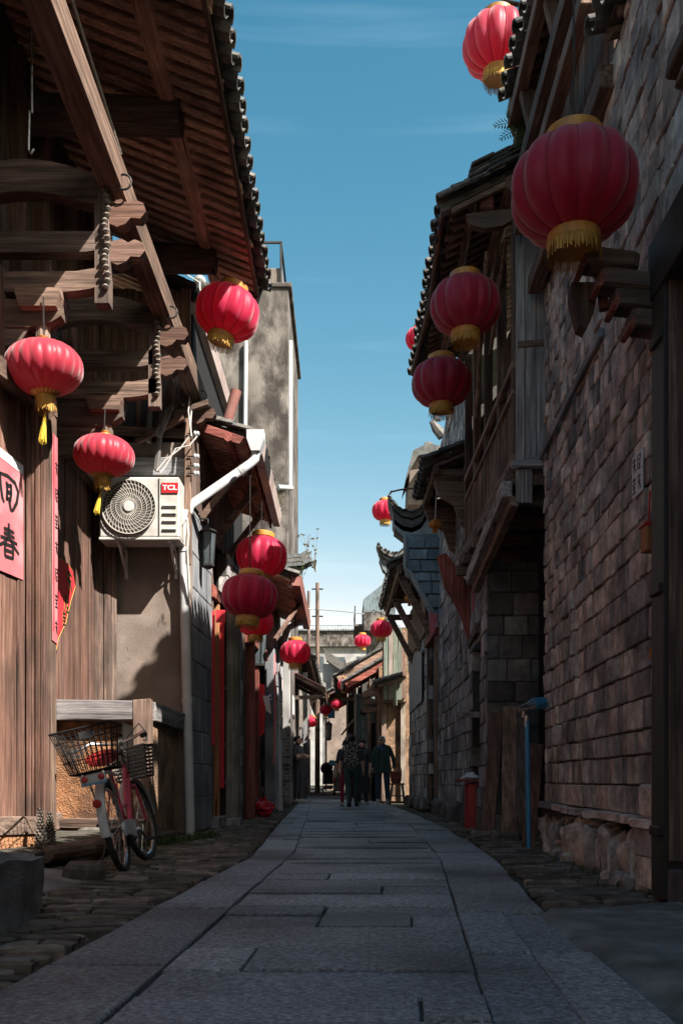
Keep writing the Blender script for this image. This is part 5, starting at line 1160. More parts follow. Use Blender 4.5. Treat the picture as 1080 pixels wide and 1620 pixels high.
# red cabinet with cloth
rb = thing('red_cabinet', 'narrow red cabinet with a ledge top beside the bricked-up doorway', 'cabinet', (1.66, 12.1, -.05))
box((1.655, 12.0, .26), (.17, .3, .62), .012).build('body', 'plastic_red', rb)
box((1.62, 11.98, .6), (.32, .5, .04), .01).build('top', 'wood_red_Y', rb)
box((1.567, 12.0, .26), (.008, .22, .5), .003).build('door', 'plastic_red', rb)
m_ = MB(); n = 8
for i in range(n + 1):
    for j in range(6): m_.v.append(V((1.5 + .26 * i / n, 11.86 + .05 * j, .625 + .09 * math.sin(math.pi * i / n) * (.6 + .4 * math.sin(j * 1.7 + i)) * math.sin(math.pi * (j + .5) / 6))))
m_.f = [(i * 6 + j, i * 6 + j + 1, (i + 1) * 6 + j + 1, (i + 1) * 6 + j) for i in range(n) for j in range(5)]; m_.m = [0] * len(m_.f)
m_.top('folded_cloth', 'cloth_white', 'crumpled white cloth lying on the red cabinet', 'cloth', (1.62, 11.98, .62), smooth=True)

# ============================================================ RIGHT: GREY STONE HOUSE
K = thing('grey_stone_house', 'long grey stone house with carved wooden canopy', 'house', (2.2, 15.2, 0))
box((2.5, 15.15, 3.5), (1.2, 4.2, 6.7), .01).build('core', 'mortar_dark', K)
courses(K, (1.80, 17.35), (1.75, 13.0), 0.25, 6.7, 0.24, (0.12, 0.36), 'stone_grey', 'mortar', 'stone_block', 0.14, near=300, gap=0.01, proud=0.03)
y = 13.0
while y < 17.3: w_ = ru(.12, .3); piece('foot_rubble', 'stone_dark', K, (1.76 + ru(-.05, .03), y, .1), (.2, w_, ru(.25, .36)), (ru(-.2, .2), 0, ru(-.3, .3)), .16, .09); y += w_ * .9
tile_roof(K, 1, 1.22, 4.95, 13.0, 14.7, .4, .62, raft=.16, raft_mat='wood_mid_X', rows_obj=1, raft_obj=True)
for yy in (13.1, 14.5):
    MB().prism([(0, 0), (-.12, .1), (-.2, .36), (-.42, .5), (-.5, .72), (-.5, .85), (0, .85)], (0, .09, 0), (1.76, yy, 4.05)).build('carved_bracket', 'wood_mid_X', K)
    tube([(1.76, yy + .04, 4.75), (1.25, yy + .04, 4.8)], .06, 8).build('bracket_arm', 'wood_dark_X', K)
bar((1.3, 13, 4.86), (1.3, 14.7, 4.86), .08, .12).build('eave_beam', 'wood_dark_Y', K)
m_ = MB(); q = P(692, 668, 17); m_.tube([P(700, 690, 17), P(690, 678, 17), P(684, 668, 17), P(690, 662, 17), P(697, 665, 17)], [.1, .09, .06, .05, .03], 8); m_.build('ridge_curl', 'tile', K, True)

# ============================================================ RIGHT: HORSE-HEAD GABLE HOUSE
Gb = thing('gable_house', 'grey house with blue-brick stepped wall end and upturned tiled ridges', 'house', (2.2, 20.8, 0))
Yc = 17.45
box((2.6, 20.9, 2.9), (1.5, 6.4, 5.8), .01).build('core', 'mortar_dark', Gb)
courses(Gb, (1.72, 24.0), (1.80, 17.5), 0.2, 4.2, .26, (.14, .42), 'stone_grey', 'mortar', 'stone_block', .14, near=300, gap=.01, proud=.03, holes=((4.75, 6.35, .2, 3.3),))
planks(Gb, (1.95, 19.3), (1.95, 17.55), .15, 3.3, .2, 'wood_dark_Z', .04)
bar((1.80, 19.3, 3.35), (1.80, 17.5, 3.35), .22, .14).build('door_lintel', 'wood_red_Y', Gb)
for yy in (19.25, 17.6): bar((1.78, yy, .1), (1.78, yy, 3.3), .1, .1).build('door_post', 'wood_mid_Z', Gb)
y = 19.4
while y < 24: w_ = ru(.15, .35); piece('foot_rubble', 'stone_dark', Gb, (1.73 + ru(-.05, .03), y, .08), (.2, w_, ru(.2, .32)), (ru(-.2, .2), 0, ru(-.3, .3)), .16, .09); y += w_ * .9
def pp(pts, Y): return [(PX(a, Y), PZ(b, Y)) for a, b in pts]
# stepped wall end facing the alley mouth
MB().prism(pp([(643, 845), (706, 845), (706, 988), (692, 976), (683, 966), (662, 925), (652, 908), (643, 902)], Yc), (0, .5, 0), (0, Yc, 0)).build('wall_end', 'brick_blue', Gb)
for (a, b, c_, d_) in ((646, 853, 670, 868), (671, 853, 704, 868), (647, 870, 675, 886), (676, 870, 704, 886), (647, 887, 664, 905), (665, 887, 704, 905), (655, 907, 680, 920), (681, 907, 704, 920), (664, 922, 682, 940), (683, 922, 704, 940), (676, 942, 704, 962), (688, 964, 704, 978)):
    piece('brick', 'brick_blue', Gb, ((PX(a, Yc) + PX(c_, Yc)) / 2, Yc - .02, (PZ(b, Yc) + PZ(d_, Yc)) / 2), (PX(c_, Yc) - PX(a, Yc) - .012, .08, PZ(b, Yc) - PZ(d_, Yc) - .012), None, .03, .008)
tr = [(640, 848), (640, 901), (650, 907), (660, 924), (671, 945), (682, 965), (693, 978), (706, 992)]
for (a, b), (c_, d_) in zip(tr[:-1], tr[1:]):
    bar(V((PX(a, Yc), Yc - .01, PZ(b, Yc))), V((PX(c_, Yc), Yc - .01, PZ(d_, Yc))), .14, .05, up=(1, 0, .3)).build('wall_end_trim', 'brick_trim', Gb)
def horsehead(parent, path, Y, th, layers, depth, m='tile'):
    for k in range(layers):
        up_, lo = [], []
        for i, (a, b) in enumerate(path):
            z = PZ(b, Y) - k * th * 1.02; x = PX(a, Y) + k * .03 * (1 if i == 0 else 0)
            up_.append((x, z)); lo.append((x + (.02 if i == 0 else 0), z - th * .8))
        MB().prism(up_ + lo[::-1], (0, depth - .1 * k, 0), (0, Y - .08 + .05 * k, 0)).build('ridge_course', m, parent)
    for i in range(len(path) - 1):
        (a, b), (c_, d_) = path[i], path[i + 1]
        n_ = max(1, int(math.hypot(c_ - a, d_ - b) / 5))
        for j in range(n_):
            u = (j + .5) / n_; x = PX(a + (c_ - a) * u, Y); z = PZ(b + (d_ - b) * u, Y); an = math.atan2(PZ(d_, Y) - PZ(b, Y), PX(c_, Y) - PX(a, Y))
            piece('ridge_tile', m, parent, (x, Y + depth / 2 - .08, z + .02), (.08, depth + .06, .035), (0, -an, ru(-.05, .05)), .15, .06)
horsehead(Gb, [(615, 787), (624, 800), (637, 810), (652, 813), (666, 806), (676, 790), (684, 772), (692, 755)], Yc, .12, 4, .62)
MB().prism(pp([(622, 812), (636, 822), (655, 826), (672, 815), (690, 790), (706, 790), (706, 846), (643, 846), (640, 850), (630, 842), (622, 828)], Yc), (0, .45, 0), (0, Yc + .02, 0)).build('neck_wall', 'brick_trim', Gb)
horsehead(Gb, [(596, 860), (606, 870), (618, 876), (630, 876), (640, 868)], 23.2, .11, 3, .6)
MB().prism(pp([(600, 884), (640, 884), (640, 905), (622, 912), (606, 900)], 23.2), (0, .4, 0), (0, 23.25, 0)).build('neck_wall', 'brick_trim', Gb)
tile_roof(Gb, 1, 1.02, 4.75, 18.3, 23.0, .45, .95, raft=.17, raft_mat='wood_mid_X', rows_obj=1)
bar((1.12, 18.2, 4.62), (1.10, 23.0, 4.62), .08, .14).build('eave_beam', 'wood_mid_Y', Gb)
for yy in (18.4, 20.6, 22.8):
    bar((1.74, yy, 3.4), (1.14, yy, 4.55), .1, .13).build('diagonal_strut', 'wood_mid_X', Gb)
    tube([(1.76, yy, 4.5), (1.1, yy, 4.5)], .07, 8).build('eave_arm', 'wood_dark_X', Gb)
planks(Gb, (1.70, 24.0), (1.72, 19.3), 3.6, 4.7, .2, 'wood_mid_Z', .03)
q = P(660, 945, 17.6)
# second storey rising behind with chimney
bq = pp([(645, 800), (648, 735), (660, 722), (690, 722), (700, 735), (700, 800)], 25)
MB().prism(bq, (0, 1.5, 0), (0, 24.9, 0)).build('attic_wall', 'plaster_beige', Gb)
MB().prism(pp([(641, 762), (642, 755), (652, 718), (674, 708), (700, 712), (705, 720), (690, 722), (660, 726), (652, 740)], 25), (0, 1.9, 0), (0, 24.7, 0)).build('attic_roof', 'tile', Gb)
MB().prism(pp([(672, 722), (672, 699), (684, 699), (684, 722)], 24.8), (0, .4, 0), (0, 24.8, 0)).build('chimney', 'stone_warm', Gb)
box(((PX(688, 24.6) + PX(676, 24.6)) / 2, 24.7, PZ(762, 24.6)), (.45, .4, .6), .02).build('vent_box', 'white_metal', Gb)
bar(P(664, 739, 24.7), P(702, 739, 24.7), .3, .06).build('attic_sill', 'wood_grey_X', Gb)
# paper sheet poster on its wall
m_ = MB(); xp = lambda y: 1.72 + (24 - y) / 6.5 * .08 - .045
m_.prism([(20.1, 2.28), (23.9, 2.25), (23.9, 3.5), (20.1, 3.38)], (-.004, 0, 0), (1.70, 0, 0), (0, 1, 0)); m_.top('wall_poster', 'paper_grey', 'large faded grey paper sheet pasted on the grey stone wall past the door', 'poster', (1.7, 22, 2.8))
q = P(683, 985, 17.4); m_ = MB(); m_.prism([(-.06, .18), (.1, .14), (.04, -.2), (-.05, -.2)], (0, .004, 0), q + V((0, -.06, 0))); m_.top('paper_scrap', 'paper_pink', 'small pink paper over the dark door under the stepped wall end', 'poster', q)

# ============================================================ RIGHT: FAR HOUSES
E_ = thing('earth_house', 'brown rammed-earth house with timber pilasters behind the old man', 'house', (1.6, 27.5, 0))
box((1.45, 26.6, 1.6), (.86, .8, 3.2), .02, None, .02).build('end_wall', 'earth', E_)
box((1.75, 28.3, 1.9), (1.4, 2.9, 3.8), .01).build('core', 'earth', E_)
for px_, w_ in ((607, .13), (637, .13)): x_ = PX(px_, 26.1); bar((x_, 26.14, 0), (x_, 26.14, 3.05), w_, .12).build('pilaster', 'wood_pale_Z' if px_ > 620 else 'wood_mid_Z', E_)
for px_, z0_, z1_, mm in ((610, 2.75, 4.7, 'wood_green_Z'), (618, 2.75, 4.75, 'wood_pale_Z'), (625, 2.6, 4.8, 'wood_green_Z'), (632, 2.75, 4.7, 'wood_green_Z'), (638, 2.8, 4.6, 'wood_mid_Z')):
    x_ = PX(px_, 25.6); box((x_, 25.7, (z0_ + z1_) / 2), (.115, .05, z1_ - z0_), .008).build('upper_board', mm, E_)
box((PX(624, 25.9), 25.95, 3.7), (.65, .4, 2.0), .01).build('upper_wall', 'earth', E_)
bar((PX(585, 26), 26.05, 3.1), (PX(645, 26), 26.0, 3.1), .14, .16).build('tie_beam', 'wood_mid_X', E_)
tile_roof(E_, 1, .95, 3.15, 25.3, 26.3, .3, .8, pitch=.2, raft=.2, raft_obj=False, rows_obj=1, raft_mat='wood_mid_X')
tile_roof(E_, 1, .12, 3.35, 27.0, 29.7, .58, 1.8, pitch=.22, raft=.2, raft_obj=False, rows_obj=2, raft_mat='wood_red_X')
bar((.14, 26.95, 3.25), (1.3, 26.95, 3.92), .06, .16).build('verge_board', 'wood_red_X', E_)
planks(E_, (.82, 29.7), (.82, 27.0), 0, 3.5, .25, 'wood_mid_Z', .03); 
box((PX(592, 27.0), 27.02, 1.1), (.26, .05, 2.2), .01).build('door', 'void', E_)
for px_ in (584, 597): x_ = PX(px_, 26.95); bar((x_, 26.95, 0), (x_, 26.95, 3.2), .1, .1).build('post', 'wood_mid_Z', E_)
for k in range(3): bar((PX(572, 27), 26.9, 2.55 + k * .22), (PX(602, 27), 26.9, 2.6 + k * .22), .12, .13).build('bracket_tier', 'wood_dark_X' if k % 2 else 'wood_mid_X', E_)
box((PX(586, 27.3), 27.3, .9), (.5, .05, 1.5), .01).build('panel', 'cement_wall', E_)
Q = thing('blue_door_house', 'far house with pale blue painted planks and a tiled gable roof', 'house', (.9, 32.5, 0))
box((1.5, 33, 2.1), (1.7, 5.6, 4.2), .01).build('core', 'mortar_dark', Q)
planks(Q, (PX(563, 30.1), 30.15), (PX(592, 30.1), 30.15), .0, 3.3, .13, 'wood_blue_Z', .04)
planks(Q, (.5, 36), (.5, 30.2), 0, 3.8, .25, 'wood_grey_Z', .03)
box((PX(574, 30), 30.08, PZ(1127, 30)), (.16, .04, .16), .01).build('vent', 'void', Q)
tile_roof(Q, 1, -.14, 3.85, 30.0, 36, .58, 2.6, pitch=.24, tl=.26, raft=.22, raft_obj=False, rows_obj=2, raft_mat='wood_mid_X')
bar((-.12, 29.95, 3.76), (1.5, 29.95, 4.7), .06, .16).build('verge_board', 'wood_mid_X', Q)
for yy in (30.3, 32.5, 35.5): bar((-.02, yy, 3.6), (.6, yy, 3.6), .1, .12).build('eave_arm', 'wood_mid_X', Q)
bar((PX(540, 31), 31, 2.05), (PX(560, 30.5), 30.6, 2.55), .05, .05).build('leaning_pole', 'wood_pale_Z', Q)
FR = far_house('timber_house', 'far shuttered house beyond the blue plank house', 1, .25, 36.5, 46, 4.2, -.55, 3.9, 'wood_pale_Z', doors=((37.5, 38.6, 2.2), (41, 42, 2.2)), postmat='wood_grey_Z', slope=.5)
wall_lamp('wall_lamp', P(515, 1158, 37) + V((.12, -.3, 0)), 1.5, 'small black lantern lamp on the far shuttered house')
# ============================================================ BACKGROUND
FL3 = far_house('timber_house', 'grey house closing the bend of the alley', 1, -.9, 50, 60, 5.0, -1.6, 4.7, 'stone_grey', slope=.5, endmat='plaster_beige')
Bw = thing('white_building', 'large pale building with roof railing closing the view', 'building', (0, 80, 0))
Yb = 80
box((PX(545, Yb), Yb + 4, PZ(1000, Yb) / 2), (9, 8, PZ(1000, Yb)), .05).build('wall', 'plaster_white', Bw)
box((PX(545, Yb), Yb - .15, PZ(1012, Yb)), (9.2, .4, 1.3), .05).build('parapet', 'concrete_old', Bw)
box((PX(545, Yb), Yb - .3, PZ(998, Yb)), (9.4, .5, .2), .05).build('coping', 'cement_wall', Bw)
rm_ = MB(); zr0, zr1 = PZ(998, Yb), PZ(990, Yb)
for i in range(40): x_ = -4.3 + i * .235; rm_.bar((x_, Yb - .2, zr0), (x_, Yb - .2, zr1), .04, .04)
rm_.bar((-4.4, Yb - .2, zr1), (4.9, Yb - .2, zr1), .06, .06); rm_.build('roof_railing', 'wood_blue_Z', Bw)
for i in range(3):
    f_ = box((PX(505 + 34 * i, Yb), Yb - .02, PZ(1050, Yb)), (.9, .1, 1.3), .02).build('window', 'wood_grey_Z', Bw); box((PX(505 + 34 * i, Yb), Yb - .08, PZ(1050, Yb)), (.7, .04, 1.1), .01).build('pane', 'glass_dark', f_)
Bg = thing('grey_building', 'grey building with a railed balcony rising above the far tiled roofs', 'building', (3.0, 52, 0))
Y0 = 50; xa, xb = PX(575, Y0), PX(625, Y0)
box(((xa + 4.5) / 2 + .3, Y0 + 3.5, PZ(990, Y0) / 2), (4.5 - xa, 6, PZ(990, Y0)), .03).build('wall', 'concrete_old', Bg)
MB().prism([(0, PZ(945, Y0)), (1.7, PZ(905, Y0)), (1.7, PZ(990, Y0)), (0, PZ(990, Y0))], (0, 4, 0), (xa, Y0 + .5, 0)).build('attic', 'wood_blue_Z', Bg)
box((xa + .6, Y0, PZ(985, Y0)), (1.2, .9, 1.0), .02).build('balcony_front', 'concrete_old', Bg)
box((xa - .25, Y0 + 2, PZ(990, Y0)), (.5, 4.4, .12), .02).build('balcony_floor', 'concrete_old', Bg)
rm_ = MB()
for i in range(16): yy = Y0 - .1 + i * .28; rm_.bar((xa - .45, yy, PZ(990, Y0)), (xa - .45, yy, PZ(960, Y0)), .03, .03)
rm_.bar((xa - .45, Y0 - .2, PZ(960, Y0)), (xa - .45, Y0 + 4.3, PZ(960, Y0)), .05, .05); rm_.build('balcony_railing', 'iron', Bg)
Bp = thing('gabled_house', 'pale far house with an upturned green-grey ridge', 'house', (-.3, 62, 0)); Y1 = 62
box((PX(537, Y1), Y1 + 2, PZ(1050, Y1) / 2), (2.2, 4, PZ(1050, Y1)), .03).build('wall', 'plaster_white', Bp)
MB().prism(pp([(512, 1027), (516, 1030), (545, 1052), (575, 1040), (575, 1060), (545, 1066), (516, 1046)], Y1), (0, 1.0, 0), (0, Y1 - .6, 0)).build('ridge', 'tile', Bp)
MB().prism(pp([(524, 1070), (536, 1060), (536, 1120), (524, 1120)], Y1), (0, .2, 0), (0, Y1 - .3, 0)).build('pier', 'concrete_old', Bp)
courses(Bp, (PX(515, Y1), Y1 - .1), (PX(560, Y1), Y1 - .1), 3.5, 5.4, .25, (.4, .6), 'stone_warm', 'mortar_pale', 'brick', .1, near=60)
# ============================================================ LANTERNS
def body_prof(h, n=16, pw=2.3, r0=.2):
    out_ = []
    for i in range(n + 1):
        t_ = -math.pi / 2 + math.pi * i / n
        c, s = math.cos(t_), math.sin(t_)
        r = .5 * (abs(c) ** (2 / pw)); z = h / 2 * (abs(s) ** (2 / pw)) * (1 if s >= 0 else -1)
        out_.append((max(r, r0), z))
    return out_
def fringe_mesh(r, z0, z1, n, seed, wob=.3):
    random.seed(seed); m_ = MB()
    for k in range(n):
        a = 2 * math.pi * k / n; l_ = (z1 - z0) * ru(.75, 1.05); w_ = .9 * math.pi * r / n; d = V((math.cos(a), math.sin(a), 0)); s = V((-math.sin(a), math.cos(a), 0)) * w_
        p = d * r + V((0, 0, z0)); q = d * (r + ru(-.02, .02)) + V((0, 0, z0 + l_)) + s * ru(-wob, wob); 
        m_.add([p - s, p + s, q + s * .7, q - s * .7], [(0, 1, 2, 3)])
    return m_
LB = {}
def lantern_body(kind, m):
    k = (kind, m)
    if k not in LB:
        b = MB()
        if kind == 'B': b.lathe(body_prof(.76, 18, 2.35, .19), 120, lobes=12, depth=.085)
        else: b.lathe(body_prof(.66, 18, 2.15, .12), 120, lobes=20, depth=.04)
        LB[k] = b.mesh('lantern_shade', m, True)
    return LB[k]
ribs = {}
for kind, n_, h_, pw, r0 in (('B', 12, .76, 2.35, .19), ('A', 20, .66, 2.15, .12)):
    b = MB(); pr = body_prof(h_, 14, pw, r0)
    for k in range(n_):
        a = 2 * math.pi * (k) / n_
        b.tube([V((r * .93 * math.cos(a), r * .93 * math.sin(a), z)) for r, z in pr], .004, 4, cap=False)
    ribs[kind] = b.mesh('lantern_ribs', 'lantern_rib')
colB = MB().lathe([(.19, .33), (.235, .37), (.235, .445), (.19, .47), (.03, .475)], 40, lobes=40, depth=.06).mesh('top_collar', 'gold')
bandB = MB().lathe([(.03, -.47), (.205, -.47), (.225, -.44), (.215, -.36), (.19, -.34)], 40, lobes=40, depth=.05).mesh('bottom_band', 'gold')
frB = fringe_mesh(.21, -.44, -.56, 90, 4).mesh('fringe', 'fringe')
colA = MB().lathe([(.12, .30), (.1, .35), (.055, .36), (.07, .39), (.03, .41)], 24).mesh('top_collar', 'gold')
bandA = MB().lathe([(.05, -.42), (.13, -.42), (.12, -.36), (.2, -.315), (.13, -.30)], 40, lobes=20, depth=.12).mesh('bottom_band', 'gold')
frA = fringe_mesh(.13, -.36, -.58, 70, 5).mesh('fringe', 'fringe')
random.seed(9); ts = MB()
for k in range(26):
    a = k * 2.4; ts.tube([V((-.01, 0, -.56)), V((-.03 + .016 * math.cos(a), .016 * math.sin(a), -.66)), V((-.07 + .045 * math.cos(a), .045 * math.sin(a), ru(-.92, -.98)))], [.004, .006, .004], 4)
tsA = ts.mesh('tassel', 'tassel')
GRP = 'red lanterns hung along the alley'
def lantern(kind, px_, py_, dia_px, Y, m, label, top=None, tilt=(0, 0), wire=True, name='red_lantern', group=GRP, seed=0):
    c = P(px_, py_, Y); D_ = dia_px * Y / F
    t_ = thing(name, label, 'lantern', c, group); rot = (R(tilt[0]), R(tilt[1]), ru(0, .39))
    o = put('lantern_shade', lantern_body(kind, m), t_, c, rot, (D_,) * 3)
    put('ribs', ribs[kind], o)
    for nm, me in ((('top_collar', colB), ('bottom_band', bandB), ('fringe', frB)) if kind == 'B' else (('top_collar', colA), ('bottom_band', bandA), ('fringe', frA), ('tassel', tsA))):
        put(nm, me, t_, c, rot, (D_,) * 3)
    if wire:
        tz = c.z + D_ * .9 if top is None else top.z
        tp = V((c.x, c.y, tz)) if top is None else top
        tube([c + V((0, 0, D_ * .38)), tp], .006 if Y < 15 else .012, 5).build('hanging_wire', 'iron', t_)
    return t_
lantern('A', 70, 582, 122, 6.72, 'lantern_satin', 'flat satin red lantern with long yellow tassel over the pink poster', V((-2.12, 6.75, 4.05)), (2, -3))
lantern('A', 165, 721, 96, 8.62, 'lantern_satin', 'flat satin red lantern hanging in front of the air conditioner', V((-2.16, 8.68, 4.02)), (2, 3))
lantern('B', 360, 495, 102, 10.3, 'lantern', 'bright red lantern hanging from the big timber eave', P(338, 432, 10.3), (0, 14))
tube([P(338, 432, 10.3), P(335, 420, 10.34), P(338, 405, 10.36)], .012, 6).build('lantern_hook', 'iron', H)
lantern('B', 414, 880, 82, 12.4, 'lantern', 'red lantern hanging highest of the three under the low corner roof', V((PX(414, 12.4), 12.4, 4.55)), (0, 4))
lantern('B', 395, 944, 90, 11.2, 'lantern', 'large red lantern on a long wire under the low corner roof', V((PX(396, 11.2), 11.2, 4.6)), (-3, 5))
lantern('B', 404, 984, 58, 13.9, 'lantern', 'red lantern half hidden behind the large long-wired lantern', V((PX(404, 13.9), 13.9, 4.6)))
lantern('B', 467, 1032, 50, 18.2, 'lantern', 'red lantern hanging under the red gutter by the brace pole', V((PX(467, 18.2), 18.2, 3.95)))
lantern('B', 460, 1138, 15, 26, 'lantern', 'tiny red lantern beside the head of the man in black', V((PX(460, 26), 26, 3.2)))
lantern('B', 787, 72, 112, 9.6, 'lantern_faded', 'dull red lantern hanging from a black iron arm above the fern', P(790, 12, 9.6), wire=True)
tube([P(790, 30, 9.6), P(789, 10, 9.6), P(796, 2, 9.6), P(815, 6, 9.6), P(832, 10, 9.55), P(855, -4, 9.4), P(900, -40, 9.0)], .022, 8).build('lantern_arm', 'cable_black', S)
lantern('B', 907, 300, 200, 5.0, 'lantern_faded', 'largest dark red lantern hanging before the gate canopy', V((PX(907, 5), 5.0, 5.2)))
bar((PX(907, 5) - .05, 5.0, 5.2), (1.74, 5.05, 5.2), .05, .06).build('lantern_bracket', 'wood_dark_X', S)
lantern('B', 736, 484, 112, 9.5, 'lantern_faded', 'red lantern hanging highest under the balcony eave', V((PX(736, 9.5), 9.5, 6.1)))
lantern('B', 698, 606, 95, 11.2, 'lantern_faded', 'red lantern hanging lower beside the balcony rail', V((PX(698, 11.2), 11.2, 6.1)))
lantern('B', 664, 536, 46, 13.4, 'lantern', 'red lantern half hidden behind the balcony eave', V((PX(672, 13.4), 13.4, 7.2)))
tube([V((PX(672, 13.4), 13.4, 7.2)), V((1.4, 13.3, 7.3)), V((1.8, 13.2, 7.0)), V((1.95, 13.2, 6.6))], .018, 6).build('lantern_arm', 'cable_black', K)
lantern('B', 609, 808, 42, 20.5, 'lantern', 'dull red lantern half behind the upturned gable ridge', P(619, 776, 20.5))
tube([P(612, 788, 20.5), P(619, 778, 20.5), P(632, 775, 20.5), P(655, 772, 20.2)], .02, 6).build('lantern_arm', 'cable_black', Gb)
lantern('B', 603, 995, 36, 24.4, 'lantern', 'deep red lantern under the carved eave past the gable', V((PX(603, 24.4), 24.4, 5.2)))
lantern('B', 573, 1014, 27, 29.6, 'lantern', 'small red lantern hanging above the far tiled roof', V((PX(573, 29.6), 29.6, 5.4)))
lantern('B', 546, 1083, 25, 29.4, 'lantern', 'red lantern at the tip of the lower tiled verge', V((PX(546, 29.4), 29.4, 4.3)))
lantern('B', 556, 1066, 15, 33, 'lantern', 'small red lantern mostly hidden behind the verge', V((PX(556, 33), 33, 4.6)))
lantern('B', 532, 1114, 20, 37, 'lantern', 'far red lantern before the shuttered house', V((PX(532, 37), 37, 4.1)))
lantern('B', 515, 1123, 20, 39, 'lantern', 'far red lantern next to a blue plastic sheet', V((PX(515, 39), 39, 4.1)))
lantern('B', 491, 1141, 21, 36, 'lantern', 'tilted far red lantern near the utility pole', V((PX(495, 36), 36, 4.0)), (0, 35))
box((PX(524, 40), 40, PZ(1125, 40)), (.3, .03, .6), .01).top('plastic_sheet', 'plastic_blue', 'blue plastic sheet hanging on the far shuttered house', 'sheet', (PX(524, 40), 40, PZ(1125, 40)))
# tiled lantern lines: supports for the far lanterns strung across
tube([P(455, 1090, 37.5) , P(490, 1098, 37), P(532, 1094, 37.5), P(560, 1088, 37.5)], .012, 5).top('lantern_line', 'cable_black', 'thin black line strung across the far alley for lanterns', 'cable', P(490, 1098, 37))
tube([P(573, 1004, 29.6), P(573, 985, 29.6), P(590, 965, 30.2), P(612, 975, 30.6)], .014, 5).build('lantern_arm', 'cable_black', Q)
# small orange paper ornaments
for i, (px_, py_, Y, d, lb) in enumerate(((688, 830, 13.6, 22, 'orange crumpled paper lantern under the carved canopy'), (648, 947, 18.6, 19, 'small orange paper lantern under the gable eave'))):
    c = P(px_, py_, Y); m_ = MB(); r = d * Y / F / 2; m_.lathe([(r * .3, -r * .75), (r * .9, -r * .3), (r, .1 * r), (r * .6, .6 * r), (r * .15, .85 * r)], 10, c, lobes=5, depth=.2)
    for q in range(4): m_.cbox(c + V((ru(-r, r) * .4, 0, -r)), (r * .2, r * .1, r * .5), .002)
    t_ = thing('orange_lantern', lb, 'lantern', c); m_.build('paper_body', 'orange_lantern', t_); tube([c + V((0, 0, r * .8)), c + V((.02, 0, r * .8 + .42))], .008, 5).build('hanging_string', 'wire', t_)

# ============================================================ RED BAG
random.seed(77); bc_ = P(417, 1287, 15.6); bc_.z = .12
m_ = MB(); n, k_ = 20, 12; vs_ = []
for i in range(k_ + 1):
    t_ = math.pi * i / k_
    for j in range(n):
        a = 2 * math.pi * j / n; r = (.165 + .02 * math.sin(3 * a + i) + ru(-.02, .02)); 
        if i == k_: r *= .2
        vs_.append(bc_ + V((r * math.sin(t_) * math.cos(a) * 1.02, r * math.sin(t_) * math.sin(a), max(-.15, -math.cos(t_) * r * .82 + .01))))
m_.add(vs_, [(i * n + j, i * n + (j + 1) % n, (i + 1) * n + (j + 1) % n, (i + 1) * n + j) for i in range(k_) for j in range(n)])
m_.cbox(bc_ + V((.02, 0, .15)), (.05, .04, .1), .01, (.3, .4, 0), .01); m_.cbox(bc_ + V((-.05, 0, .15)), (.09, .02, .06), .01, (.3, -.4, .3), .01)
m_.top('plastic_bag', 'bag_red', 'knotted red plastic rubbish bag on the edge of the paving', 'bag', (bc_.x, bc_.y, -.03))

